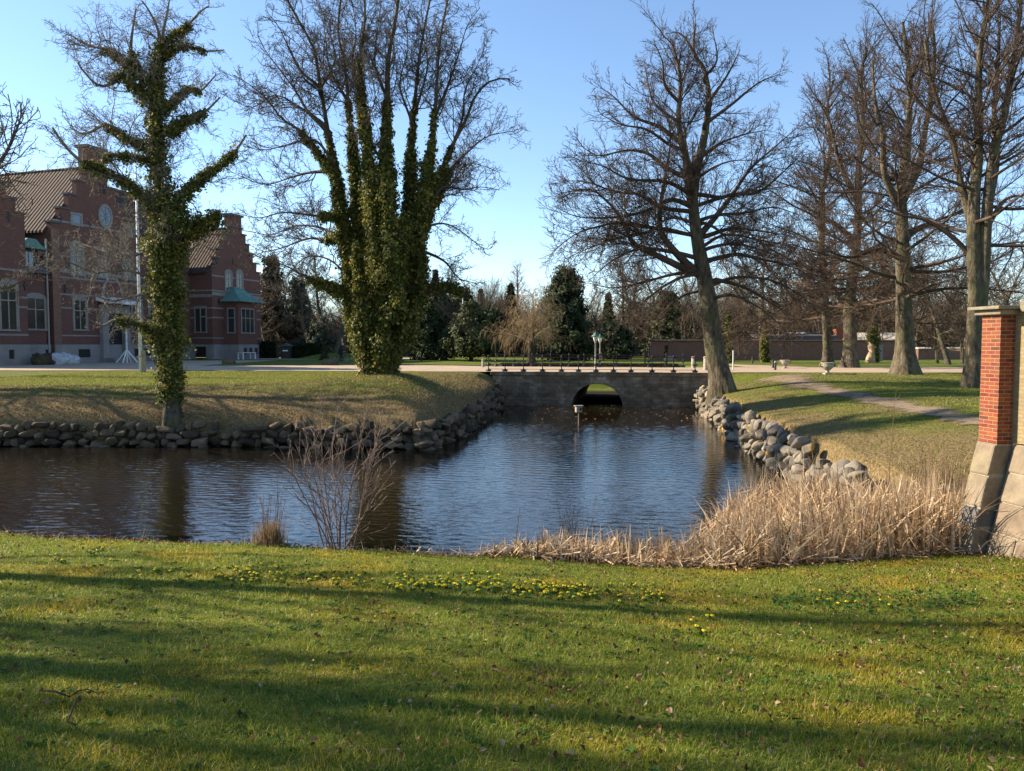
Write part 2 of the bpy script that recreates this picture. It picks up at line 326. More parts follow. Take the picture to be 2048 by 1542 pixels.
M['stone_urn'] = m_plain('weathered_urn_stone', (0.3, 0.26, 0.2), 0.9, var=0.35, scale=9)
M['carved'] = m_plain('bare_carved_wood', (0.42, 0.29, 0.17), 0.8, var=0.25, scale=6)
def m_glass(name, c, rough=0.06):
    t = NT(name); t.col(c); t.bump(t.noise(1.5, 2), 0.05, 0.02); return t.done(rough, 0.7)
M['pane'] = m_glass('window_glass', (0.03, 0.033, 0.036)); M['pane_blue'] = m_glass('sky_blue_glass', (0.08, 0.11, 0.16), 0.15)
def m_tile():
    t = NT('clay_pantile'); c = t.coord(); sep = t.n('ShaderNodeSeparateXYZ'); t.l(c, sep.inputs[0])
    w = t.math('SINE', t.math('MULTIPLY', t.math('ADD', sep.outputs[1], t.math('MULTIPLY', sep.outputs[0], 0.0)), 2 * math.pi / 0.42))
    n = t.noise(2.0, 5, 0.6); n2 = t.noise(9, 4, 0.6)
    cc = t.ramp(t.math('ADD', t.math('MULTIPLY', n, .6), t.math('MULTIPLY', n2, .4)), [(0.35, (0.028, 0.02, 0.017)), (0.65, (0.07, 0.045, 0.035))])
    cc = t.mix(t.fmap(w, 0.3, 1.0, 0.0, 0.45), cc, (0.1, 0.072, 0.058)); t.col(cc)
    t.bump(w, 0.7, 0.05); return t.done(0.9, 0.2)
M['tile'] = m_tile()

# ------------------------------------------------------------------ terrain
ZW = -2.0                                   # water level of the moat
LAND = np.array([(-400, 27.9), (-18.4, 27.9), (-8.3, 27.9), (-4.2, 27.0), (-2.9, 26.9), (-1.9, 31.6), (-1.4, 36.6), (-0.5, 46.6), (-0.6, 66),
                 (13.2, 64), (10.9, 45.2), (8.6, 30), (7.9, 23.3), (7.8, 20.4), (7.8, 18.5), (8.3, 16.0), (9.2, 14.2), (12, 13.2), (400, 13.2), (400, 700), (-400, 700)], float)
#        per edge: height at the edge, rise length, plateau height
EDGE = [(-1.15, 4.2, 0.0), (-1.15, 4.2, 0.0), (-1.2, 4.2, 0.0), (-1.25, 4.5, 0.05), (-1.15, 4.0, 0.1), (-1.05, 3.6, 0.1), (-0.95, 3.0, 0.05), (-1.2, 1.2, 0.0),
        (-2.3, 3.0, 0.0), (-1.2, 1.2, 0.0), (-0.8, 6.0, -0.05), (-0.85, 8.0, -0.05), (-0.9, 8.5, -0.05), (-0.95, 9, -0.05), (-1.2, 9, -0.05), (-1.75, 9, -0.1), (-1.75, 9, -0.1), (-1.6, 9, -0.15)]
def smooth(t): t = np.clip(t, 0, 1); return t * t * (3 - 2 * t)
def fbm(x, y, s, seed=0):
    r = np.random.default_rng(seed); v = 0
    for i in range(5):
        a = r.uniform(0, 6.28, 3); f = s * 1.7 ** i
        v = v + np.sin(x * f * math.cos(a[0]) + y * f * math.sin(a[0]) + a[1] + 1.3 * np.sin(x * f * .6 * math.sin(a[2]) + y * f * .7 * math.cos(a[2]))) / 1.6 ** i
    return v / 2.4
def yedge(x): return 11.5 + np.interp(x, [-14.2, -12.0], [6.0, 0]) + 0.12 * np.sin(x * 1.3) + 0.1 * np.sin(x * 3.1 + 1)
def near_z(x, y):
    ze = np.interp(x, [-30, -12, -7.6, -3.7, -0.2, 2.0, 3.5, 6.5, 12, 30], [-0.9, -1.05, -1.16, -1.33, -1.49, -1.66, -1.68, -1.5, -1.3, -1.2])
    u = np.clip((y - 2.3) / 9.2, 0, None)
    lawn = ze * np.minimum(u, 1.0) ** 1.08
    s = np.clip(y - yedge(x), 0, None); g = smooth((x + 1.5) / 2.0)       # reed side shelves gently, the left drops
    z = lawn - np.minimum(s * 0.55, 1.0) * (1 - g) - np.minimum(s * 0.17, 1.2) * g
    return np.where(y < 2.3, 0.0 + (2.3 - y) * 0.01, z)
def land_sd(x, y):
    """inside-positive distance to the land edge and blended edge values"""
    sh = np.shape(x); x = np.ravel(x); y = np.ravel(y)
    n = len(LAND); ins = np.zeros(len(x), bool); num = np.zeros((3, len(x))); den = np.zeros(len(x)); dm = np.full(len(x), 1e9)
    for i in range(n):
        a, b = LAND[i], LAND[(i + 1) % n]
        c = ((a[1] > y) != (b[1] > y)); xi = a[0] + (y - a[1]) / ((b[1] - a[1]) if b[1] != a[1] else 1e-9) * (b[0] - a[0]); ins ^= c & (x < xi)
        if i < len(EDGE):
            e = b - a; t = np.clip(((x - a[0]) * e[0] + (y - a[1]) * e[1]) / e.dot(e), 0, 1)
            d = np.hypot(x - a[0] - t * e[0], y - a[1] - t * e[1]); dm = np.minimum(dm, d); w = 1 / (d + 0.12) ** 4
            for k in range(3): num[k] += w * EDGE[i][k]
            den += w
    return np.where(ins, dm, -dm).reshape(sh), [(q / den).reshape(sh) for q in num]
TREE2 = W(762, 752, 34.0); TREE3 = W(1447, 783, 37.4)
def H(x, y):
    x = np.asarray(x, float); y = np.asarray(y, float)
    d, (h0, rl, pl) = land_sd(x, y); zn = near_z(x, y)
    zl = h0 + (pl - h0) * (1 - (1 - np.clip(d / rl, 0, 1)) ** 2)
    zl = zl + 0.33 * np.exp(-((x - TREE2[0]) ** 2 + (y - TREE2[1]) ** 2) / (2 * 2.3 ** 2))
    zl = zl + 0.25 * np.exp(-((x - 17.5) ** 2 + (y - 41.5) ** 2) / (2 * 3.0 ** 2)) * 0.6
    zl = zl + 0.035 * fbm(x, y, 0.9, 3) * smooth((46 - y) / 3) + 0
    zl = np.where((y > 44.5) & (y < 59) & (x < 60), zl * (1 - smooth((y - 44.5) / 2.0) * (d > 1.4)), zl)
    zw = np.maximum(zn, -3.0)
    bed = np.where(y > 20, np.where((y > 47.7) & (x > -3) & (x < 15), -1.975 + .02 * fbm(x, y, 2.0, 2), -2.9), zw)  # added shelf just above the water, cutting reflections under the bridge
    k = smooth((d - 0.12) / 0.3)
    near_land = (y < 16.5) & (x > 7.0)
    k = np.where(near_land, smooth((d + 1.0) / 2.0), k)
    z = np.where(d > -1.0, bed * (1 - k) + zl * k, bed)
    z = np.where(y < 13.0, zn * 1.0, z)
    b = smooth((y - 11.0) / 2.5); z = np.where((y >= 11.0) & (y < 13.5) & (x > 6), zn * (1 - b) + z * b, z)
    return z
def H1(x, y): return float(H(np.array([x]), np.array([y]))[0])
def G(px, py, y0=2.0, y1=160.0):
    """where the ray through a pixel meets the ground"""
    r = ray(px, py); ys = np.linspace(y0, y1, 4000); xs = r[0] / r[1] * ys; zs = CAMZ + r[2] / r[1] * ys
    i = np.argmax(zs <= H(xs, ys)); return np.array([xs[i], ys[i], zs[i]])
def grid_lines(segs):
    out = []
    for a, b, s in segs: out += list(np.arange(a, b, s))
    return np.array(out + [segs[-1][1]])
gx = grid_lines([(-400, -100, 25), (-100, -30, 4), (-30, 22, 0.25), (22, 50, 1.5), (50, 120, 7), (120, 400, 28)])
gy = grid_lines([(-12, 0, 1), (0, 52, 0.25), (52, 70, 0.5), (70, 120, 5), (120, 700, 40)])
GX, GY = np.meshgrid(gx, gy); GZ = H(GX, GY)
nx, ny = len(gx), len(gy); idx = np.arange(nx * ny).reshape(ny, nx)
quads = np.stack([idx[:-1, :-1], idx[:-1, 1:], idx[1:, 1:], idx[1:, :-1]], -1).reshape(-1, 4)
tag(link('ground', np_mesh('ground', np.stack([GX, GY, GZ], -1).reshape(-1, 3), quads), M['ground']), kind='structure')
def water():
    # real ripples in the open part, still water far off to the left and under the bridge
    xs = np.concatenate([[-150, -60], np.arange(-22, 13.01, .06)]); ys = np.concatenate([[10.5], np.arange(12.5, 47.6, .05), [55, 69]]); X, Y = np.meshgrid(xs, ys); r = np.random.default_rng(41); Z = np.zeros_like(X)
    for k in range(30):
        lam = r.uniform(.16, .44); a = R_(r.normal(82, 24)); kk = 2 * math.pi / lam; Z += .0145 * r.uniform(.5, 1.2) / kk * np.sin(kk * (X * math.cos(a) + Y * math.sin(a)) + r.uniform(0, 6.28) + 1.1 * np.sin(X * r.uniform(.1, .5) + Y * r.uniform(.1, .4) + r.uniform(0, 6)))
    amp = .08 + .92 * smooth((41.5 - Y - .12 * X) / 8); gust = .75 + .35 * fbm(X, Y, .23, 15); Z = ZW + Z * amp * gust
    Z[:, :2] = ZW; Z[-2:] = ZW; Z[0] = ZW; k = np.arange(X.size).reshape(X.shape); q = np.stack([k[:-1, :-1], k[:-1, 1:], k[1:, 1:], k[1:, :-1]], -1).reshape(-1, 4)
    tag(link('water', np_mesh('water', np.stack([X, Y, Z], -1).reshape(-1, 3), q), M['water']), kind='structure')
water()

def sheet(name, poly_fn_x0, poly_fn_x1, ys, mat, lift, n=12, label=None):
    """a strip lying on the ground: for each y the strip runs from x0(y) to x1(y)"""
    V = []; 
    for y in ys:
        a, b = poly_fn_x0(y), poly_fn_x1(y)
        for i in range(n + 1): V.append((a + (b - a) * i / n, y))
    V = np.array(V); Z = H(V[:, 0], V[:, 1]) + lift; k = np.arange(len(ys) * (n + 1)).reshape(len(ys), n + 1)
    q = np.stack([k[:-1, :-1], k[:-1, 1:], k[1:, 1:], k[1:, :-1]], -1).reshape(-1, 4)
    return tag(link(name, np_mesh(name, np.column_stack([V, Z]), q), mat), kind='structure')
def hstrip(name, y0f, y1f, xs, mat, zf, n=4):
    V = []
    for x in xs:
        a, b = y0f(x), y1f(x)
        for i in range(n + 1): V.append((x, a + (b - a) * i / n, zf(x)))
    k = np.arange(len(xs) * (n + 1)).reshape(len(xs), n + 1)
    q = np.stack([k[:-1, :-1], k[1:, :-1], k[1:, 1:], k[:-1, 1:]], -1).reshape(-1, 4)
    return tag(link(name, np_mesh(name, np.array(V), q), mat), kind='structure')
# the gravel drive runs across the picture and over the bridge
hstrip('gravel_road', lambda x: np.interp(x, [-80, -20, -2, 11, 14, 30, 90], [48.5, 50.0, 47.55, 45.4, 46.5, 45.5, 45.0]) + 0.15 * math.sin(x * 1.7), lambda x: np.interp(x, [-80, -20, -10, 0, 11, 90], [62, 61, 64, 58.6, 56.6, 58]) + 0.2 * math.sin(x * .9),
       np.linspace(-80, 90, 240), M['gravel'], lambda x: 0.035)
hstrip('courtyard_gravel', lambda x: 61.2, lambda x: 79 + (x + 60) * 0.1, np.linspace(-70, -25, 60), M['gravel'], lambda x: 0.02)
hstrip('courtyard_path', lambda x: 88.0 + x * .02, lambda x: 99.0, np.linspace(-36, -9, 50), M['gravel'], lambda x: 0.02)
hstrip('garden_path', lambda x: 57.5 + (x - 18) * -1.1 if x < 22 else 57.0, lambda x: 60 + (22 - x) * 1.5, np.linspace(17.5, 22, 20), M['gravel'], lambda x: 0.022)
PATH = np.array([G(px, py)[:2] for px, py in [(1560, 752), (1590, 764), (1640, 777), (1700, 790), (1760, 803), (1830, 818), (1900, 833), (1980, 848), (2060, 862)]])
def ribbon(name, C, w, mat, lift):
    t = np.linspace(0, len(C) - 1, 90); X = np.interp(t, range(len(C)), C[:, 0]); Y = np.interp(t, range(len(C)), C[:, 1])
    tx, ty = np.gradient(X), np.gradient(Y); L = np.hypot(tx, ty); nxv, nyv = -ty / L, tx / L
    Wd = w * (1 + 0.25 * np.sin(t * 5) + 0.15 * np.sin(t * 11.3)) * np.interp(t, [0, 2, 8], [2.2, 1.2, 0.9]); V = []
    for k in range(-3, 4): V.append(np.column_stack([X + nxv * Wd * k / 3, Y + nyv * Wd * k / 3]))
    V = np.stack(V, 1).reshape(-1, 2); Z = H(V[:, 0], V[:, 1]) + lift; k = np.arange(len(t) * 7).reshape(len(t), 7)
    q = np.stack([k[:-1, :-1], k[:-1, 1:], k[1:, 1:], k[1:, :-1]], -1).reshape(-1, 4)
    me = np_mesh(name, np.column_stack([V, Z]), q); at = me.attributes.new('wear', 'FLOAT', 'POINT'); at.data.foreach_set('value', np.tile(np.array([0, .55, .9, 1, .9, .55, 0]), len(t)).astype(np.float32)); return tag(link(name, me, mat), kind='structure')
ribbon('dirt_path', PATH, 0.75, M['dirt'], 0.03)

# ------------------------------------------------------------------ blades: grass, reeds, leaves
def blades(rng, base, h, w, lean, curl=0.5, segs=2, az=None, face=None):
    """tapering strips; base (n,3); h,w,lean arrays"""
    n = len(base); az = rng.uniform(0, 2 * np.pi, n) if az is None else az
    fa = az + np.pi / 2 + rng.normal(0, .5, n) if face is None else face
    d = np.column_stack([np.cos(az), np.sin(az), np.zeros(n)]); s = np.column_stack([np.cos(fa), np.sin(fa), np.zeros(n)])
    rows = []
    for k in range(segs + 1):
        t = k / segs; off = d * (lean * (t * (1 - curl) + curl * t * t) * h)[:, None]
        c = base + off + np.column_stack([np.zeros((n, 2)), h * t * np.sqrt(np.clip(1 - (lean * t * .7) ** 2, .1, 1))])
        ww = (w * (1 - t ** 1.6 * 0.92) * 0.5)[:, None]
        rows.append(c - s * ww); rows.append(c + s * ww)
    V = np.stack(rows, 1).reshape(-1, 3); m = 2 * (segs + 1); b = np.arange(n)[:, None] * m
    q = np.concatenate([b + np.array([[2 * k, 2 * k + 1, 2 * k + 3, 2 * k + 2]]) for k in range(segs)], 0)
    return V, q
def cards(rng, C, size, nrm=None, aspect=1.6, jitter=0.6, fold=.12):
    """small bent diamond leaves at points C"""
    n = len(C); N = rng.normal(size=(n, 3)) * jitter + (nrm if nrm is not None else np.array([0, 0, 1.0]))
    N /= np.linalg.norm(N, axis=1)[:, None] + 1e-9
    A = np.cross(N, rng.normal(size=(n, 3))); A /= np.linalg.norm(A, axis=1)[:, None] + 1e-9; B = np.cross(N, A)
    s = size[:, None]
    V = np.stack([C - A * s * aspect * .5, C + B * s * .5 + N * s * fold, C + A * s * aspect * .5 + N * s * (fold - .12), C - B * s * .5 + N * s * fold], 1).reshape(-1, 3)
    return V, np.arange(n)[:, None] * 4 + np.array([[0, 1, 2, 3]])

rng = np.random.default_rng(11)
def lawn_points(n, y0, y1, p, half=0.72):
    y = y0 + (y1 - y0) * rng.random(n) ** p; x = (rng.random(n) * 2 - 1) * (y * half + 0.6); return x, y
# near lawn: real blades, thinning with distance
x1, y1 = lawn_points(620000, 2.3, 11.65, 0.9)
keep = (y1 < yedge(x1) + 0.1) & ((fbm(x1, y1, 2.6, 31) + .5 * fbm(x1, y1, 9.0, 32) > -.75) | (rng.random(len(x1)) < .3)); x1, y1 = x1[keep], y1[keep]
pn = fbm(x1, y1, 1.1, 5) + 0.6 * fbm(x1, y1, 3.7, 8)
hh = rng.uniform(0.012, 0.034, len(x1)) * (1 + 0.45 * pn) * np.where(rng.random(len(x1)) < .05, 1.9, 1)
ww = rng.uniform(0.0026, 0.0048, len(x1)) * (0.75 + y1 * 0.08)
V, q = blades(rng, np.column_stack([x1, y1, H(x1, y1) - .004]), np.clip(hh, .008, .1), ww, rng.uniform(0.2, 1.2, len(x1)), 0.6)
tag(link('lawn_grass', np_mesh('lawn_grass', V, q), M['grass']), kind='stuff')
# broad-leaved weeds and darker tufts in the turf
xw, yw = lawn_points(900, 2.4, 11.5, .85); mw = rng.integers(5, 11, len(xw)); iw = np.repeat(np.arange(len(xw)), mw); aw = rng.uniform(0, 6.28, len(iw)); rw = rng.uniform(.008, .04, len(iw)); Xw, Yw = xw[iw] + rw * np.cos(aw), yw[iw] + rw * np.sin(aw)
V, q = cards(rng, np.column_stack([Xw, Yw, H(Xw, Yw) + .012]), rng.uniform(.012, .028, len(iw)), None, 1.9, .35, .25)
tag(link('lawn_weeds', np_mesh('lawn_weeds', V, q, False), M['flowerleaf']), kind='stuff')
xt, yt = lawn_points(1500, 2.3, 11.5, .85); it = np.repeat(np.arange(len(xt)), 14); Xt, Yt = xt[it] + rng.normal(0, .022, len(it)), yt[it] + rng.normal(0, .022, len(it))
V, q = blades(rng, np.column_stack([Xt, Yt, H(Xt, Yt) - .004]), rng.uniform(.03, .085, len(it)), rng.uniform(.003, .006, len(it)), rng.uniform(.2, 1.1, len(it)), .6)
tag(link('grass_tufts', np_mesh('grass_tufts', V, q), M['grass']), kind='stuff')
# bank and far lawn grass
def bank_patch(name, n, xr, yr, mat, hr, wr, cond=None):
    x = rng.uniform(*xr, n); y = rng.uniform(*yr, n); d, _ = land_sd(x, y); k = (d > 0.15) & (np.abs(x) < y * 0.75 + 2)
    pd = np.min(np.hypot(x[:, None] - np.interp(np.linspace(0, len(PATH) - 1, 40), range(len(PATH)), PATH[:, 0])[None], y[:, None] - np.interp(np.linspace(0, len(PATH) - 1, 40), range(len(PATH)), PATH[:, 1])[None]), 1)
    k &= pd > 0.35
    if cond is not None: k &= cond(x, y, d)
    x, y = x[k], y[k]; n = len(x)
    V, q = blades(rng, np.column_stack([x, y, H(x, y) - .01]), rng.uniform(*hr, n), rng.uniform(*wr, n), rng.uniform(.2, 1, n), .6)
    tag(link(name, np_mesh(name, V, q), mat), kind='stuff')
bank_patch('bank_grass', 150000, (-26, -1), (27.9, 49), M['grass_far'], (.03, .075), (.012, .03), lambda x, y, d: d > 3.4 + 1.3 * fbm(x, y, .8, 2))
bank_patch('dry_bank_grass', 130000, (-26, -1), (27.9, 46), M['grass_dry'], (.03, .1), (.012, .035), lambda x, y, d: d < 4.8 + 1.4 * fbm(x, y, .8, 2))
bank_patch('meadow_grass', 150000, (7, 30), (14, 46), M['grass_far'], (.03, .07), (.01, .025), lambda x, y, d: fbm(x, y, .5, 7) > -.55)
bank_patch('dry_meadow_grass', 110000, (7, 30), (13.4, 46), M['grass_dry'], (.03, .08), (.01, .028), lambda x, y, d: (fbm(x, y, .5, 7) < -.2) | (y < 15.5))

# fallen leaves on the near lawn, more on the right, gathered in small drifts
n = 4400; xl, yl = lawn_points(n, 2.4, 11.6, 0.8); kp = (rng.random(n) < np.clip(0.34 + 0.1 * xl, .16, 1)) & (fbm(xl, yl, 1.1, 9) > -.7); xl, yl = xl[kp], yl[kp]
m = rng.integers(1, 9, len(xl)); i9 = np.repeat(np.arange(len(xl)), m); sp = rng.normal(0, 1, (len(i9), 2)) * np.repeat(rng.uniform(.03, .3, len(xl)), m)[:, None]; xl, yl = xl[i9] + sp[:, 0], yl[i9] + sp[:, 1]; kp = (yl < 11.7) & (yl > 2.2); xl, yl = xl[kp], yl[kp]
C = np.column_stack([xl, yl, H(xl, yl) + rng.uniform(.014, .042, len(xl))]); V, q = cards(rng, C, rng.uniform(.011, .031, len(xl)), None, 1.4, .8, .5)
tag(link('fallen_leaves', np_mesh('fallen_leaves', V, q, False), M['deadleaf']), kind='stuff')
# leaf litter along the edge of the lawn
n = 9000; xl = rng.uniform(-9, 9, n); yl = yedge(xl) + rng.normal(.25, .22, n)
kp = rng.random(n) < np.where(xl < 0, .5, .6) * (0.5 + 0.5 * (fbm(xl, yl, 1.5, 4) > -.1)); xl, yl = xl[kp], yl[kp]
C = np.column_stack([xl, yl, H(xl, yl) + rng.uniform(.0, .05, len(xl))]); V, q = cards(rng, C, rng.uniform(.022, .055, len(xl)), None, 1.5, .7, .4)
tag(link('leaf_litter', np_mesh('leaf_litter', V, q, False), M['deadleaf']), kind='stuff')
# winter aconites in a loose drift
def aconites():
    P = []
    for x0, x1_, yc, dens in [(270, 460, 1150, 12), (450, 560, 1152, 26), (560, 780, 1163, 22), (780, 1000, 1172, 80), (1000, 1170, 1185, 62), (1170, 1330, 1190, 20), (1230, 1330, 1200, 14), (1600, 1780, 1208, 9), (1380, 1430, 1250, 5), (100, 240, 1120, 8)]:
        for _ in range(dens):
            P.append(G(rng.uniform(x0, x1_), yc + rng.normal(0, 8 if dens < 50 else 9), 2.5, 12))
    P = np.array(P); n = len(P); VV = []; QQ = []; 
    for k in range(6):
        a = k * math.pi / 3 + rng.uniform(0, 1, n); d = np.column_stack([np.cos(a), np.sin(a), np.zeros(n)])
        c = P + np.array([0, 0, .055]) + d * .013; Vk, qk = cards(rng, c, np.full(n, .018), d * .6 + np.array([0, 0, .8]), 1.5, .1); QQ.append(qk + sum(len(v) for v in VV)); VV.append(Vk)
    tag(link('winter_aconites', np_mesh('winter_aconites', np.concatenate(VV), np.concatenate(QQ), False), M['flower']), kind='stuff')
    ex = np.array([G(rng.uniform(1550, 1950), rng.normal(1205, 12), 2.5, 12) for _ in range(150)]); P = np.concatenate([P, P + rng.normal(0, .05, (n, 3)) * [1, 1, 0], ex]); n = len(P); P[:, 2] = H(P[:, 0], P[:, 1])
    VV = []; QQ = []
    for k in range(5):
        c = P + np.column_stack([rng.normal(0, .022, (n, 2)), rng.uniform(.02, .045, n)]); Vk, qk = cards(rng, c, np.full(n, .03), None, 1.7, .5); QQ.append(qk + sum(len(v) for v in VV)); VV.append(Vk)
    tag(link('flower_leaves', np_mesh('flower_leaves', np.concatenate(VV), np.concatenate(QQ), False), M['flowerleaf']), kind='stuff')
aconites()
# added leaf cards on the upper bank, darkening the reflection under the arch
n = 9000; xb = rng.uniform(-1, 14, n); db = rng.uniform(.7, 3.2, n); yb = np.interp(xb, [-.6, 13.2], [66, 64]) + db; zb_ = H(xb, yb)
V, q = cards(rng, np.column_stack([xb, yb, np.minimum(zb_ + rng.uniform(0, .35, n), -.02)]), rng.uniform(.08, .2, n), None, 1.6, 1.)
tag(link('added_dark_scrub', np_mesh('added_dark_scrub', V, q, False), M['hedge']), kind='stuff')
# leaves floating on the still water before the bridge
n = 500; xl = rng.uniform(-1, 11, n); yl = rng.uniform(33, 46, n) ; kp = (land_sd(xl, yl)[0] < -.3) & (rng.random(n) < np.clip((yl - 33) / 9, .08, 1)); xl, yl = xl[kp], yl[kp]
V, q = cards(rng, np.column_stack([xl, yl, np.full(len(xl), ZW + .012)]), rng.uniform(.04, .12, len(xl)), None, 1.5, .05)
tag(link('floating_leaves', np_mesh('floating_leaves', V, q, False), M['deadleaf']), kind='stuff')

# ------------------------------------------------------------------ reeds, shrubs and stalks on the near shore
def reed_bed():
    n = 19000; x = rng.uniform(-1.6, 8.6, n); y = rng.uniform(11.3, 17.0, n)
    far = np.interp(x, [-1.6, -.6, .5, 2.0, 3.2, 4.2, 5.2, 6.2, 8.6], [11.7, 12.1, 12.4, 12.7, 13.5, 15.2, 16.6, 16.6, 15.2]); nearb = np.interp(x, [-1.6, 0, 2, 6, 8.6], [11.5, 11.5, 11.45, 11.6, 11.9])
    dens = np.interp(x, [-1.6, -.6, .5, 3, 4.2, 5, 8.6], [.1, .4, .55, .55, .85, 1, .8]); cl = fbm(x, y, 2.0, 6)
    k = (y < far) & (y > nearb) & (rng.random(n) < dens * (0.75 + .35 * cl)); x, y, cl = x[k], y[k], cl[k]; n = len(x)
    z = H(x, y); hmax = np.interp(x, [-1.6, 0, 1.5, 3, 4.2, 5.5, 6.6, 8.6], [.3, .42, .55, .72, 1.05, 1.42, 1.4, 1.1]) * (1 + .2 * cl)
    h = hmax * rng.uniform(.35, 1.0, n); lean = np.abs(rng.normal(.14, .24, n)); lean[rng.random(n) < .3] += .65
    V1, q1 = blades(rng, np.column_stack([x, y, np.maximum(z, -2.1) - .03]), h, rng.uniform(.013, .042, n), np.clip(lean, 0, 1.25), .5, 3, face=rng.normal(0, .7, n))
    # broken leaves: snapped over half way up
    m = int(n * .85); i = rng.choice(n, m, False); hb = h[i] * rng.uniform(.4, .8, m); az = rng.uniform(0, 6.28, m); l = rng.uniform(.12, .5, m)
    a = np.column_stack([x[i], y[i], np.maximum(z[i], -2.1) + hb]); b = a + np.column_stack([np.cos(az) * l, np.sin(az) * l, -l * rng.uniform(.1, 1.0, m)])
    s = np.column_stack([-np.sin(az), np.cos(az), np.zeros(m)]) * (rng.uniform(.007, .02, m))[:, None]
    V2 = np.stack([a - s, a + s, b + s * .3, b - s * .3], 1).reshape(-1, 3); q2 = np.arange(m)[:, None] * 4 + np.array([[0, 1, 2, 3]]) + len(V1)
    # litter lying at the foot
    m2 = 6500; j = rng.choice(n, m2); az = rng.uniform(0, 6.28, m2); l = rng.uniform(.15, .5, m2); a = np.column_stack([x[j], y[j], np.maximum(z[j], -2.0) + rng.uniform(0, .12, m2)])
    d = np.column_stack([np.cos(az), np.sin(az), rng.normal(0, .25, m2)]) * l[:, None]; s = np.column_stack([-np.sin(az), np.cos(az), np.full(m2, .5)]) * .011
    V3 = np.stack([a - s, a + s, a + d + s, a + d - s], 1).reshape(-1, 3); q3 = np.arange(m2)[:, None] * 4 + np.array([[0, 1, 2, 3]]) + len(V1) + len(V2)
    tag(link('reed_bed', np_mesh('reed_bed', np.concatenate([V1, V2, V3]), np.concatenate([q1, q2, q3]), False), M['reed']), kind='stuff')
    # brown stalks standing in the right of the bed
    n = 900; x = rng.uniform(5.4, 9.3, n); y = rng.uniform(12.2, 16.5, n); V, q = blades(rng, np.column_stack([x, y, H(x, y)]), rng.uniform(.4, 1.25, n), rng.uniform(.006, .012, n), rng.uniform(0, .3, n), .3, 3)
    V5, q5 = blades(rng, np.column_stack([x, y, H(x, y)]), rng.uniform(.4, 1.05, n), rng.uniform(.006, .012, n), rng.uniform(0, .3, n), .3, 3, face=rng.uniform(0, 6, n))
    tag(link('dry_stalks', np_mesh('dry_stalks', np.concatenate([V, V5]), np.concatenate([q, q5 + len(V)]), False), M['stem']), kind='stuff')
    # dry grass on the bank behind the reeds
    n = 9000; x = rng.uniform(7.0, 12.5, n); y = rng.uniform(12.5, 17.5, n); k = rng.random(n) < np.clip((17.6 - y) / 3, .15, 1); x, y = x[k], y[k]; n = len(x)
    V, q = blades(rng, np.column_stack([x, y, H(x, y)]), rng.uniform(.08, .3, n), rng.uniform(.006, .016, n), rng.uniform(.1, .9, n), .5, 2)
    tag(link('dry_bank_straw', np_mesh('dry_bank_straw', V, q, False), M['straw']), kind='stuff')
    # tangled straw along the left edge of the lawn
    n = 2600; x = rng.uniform(-9, 0, n); y = yedge(x) + rng.normal(.3, .15, n); k = rng.random(n) < .25 + .5 * (fbm(x, y, 2.5, 12) > .15); x, y = x[k], y[k]; n = len(x)
    V, q = blades(rng, np.column_stack([x, y, H(x, y)]), rng.uniform(.06, .22, n), rng.uniform(.005, .012, n), rng.uniform(.3, 1.2, n), .6, 3)
    tag(link('shore_straw', np_mesh('shore_straw', V, q, False), M['straw']), kind='stuff')
reed_bed()

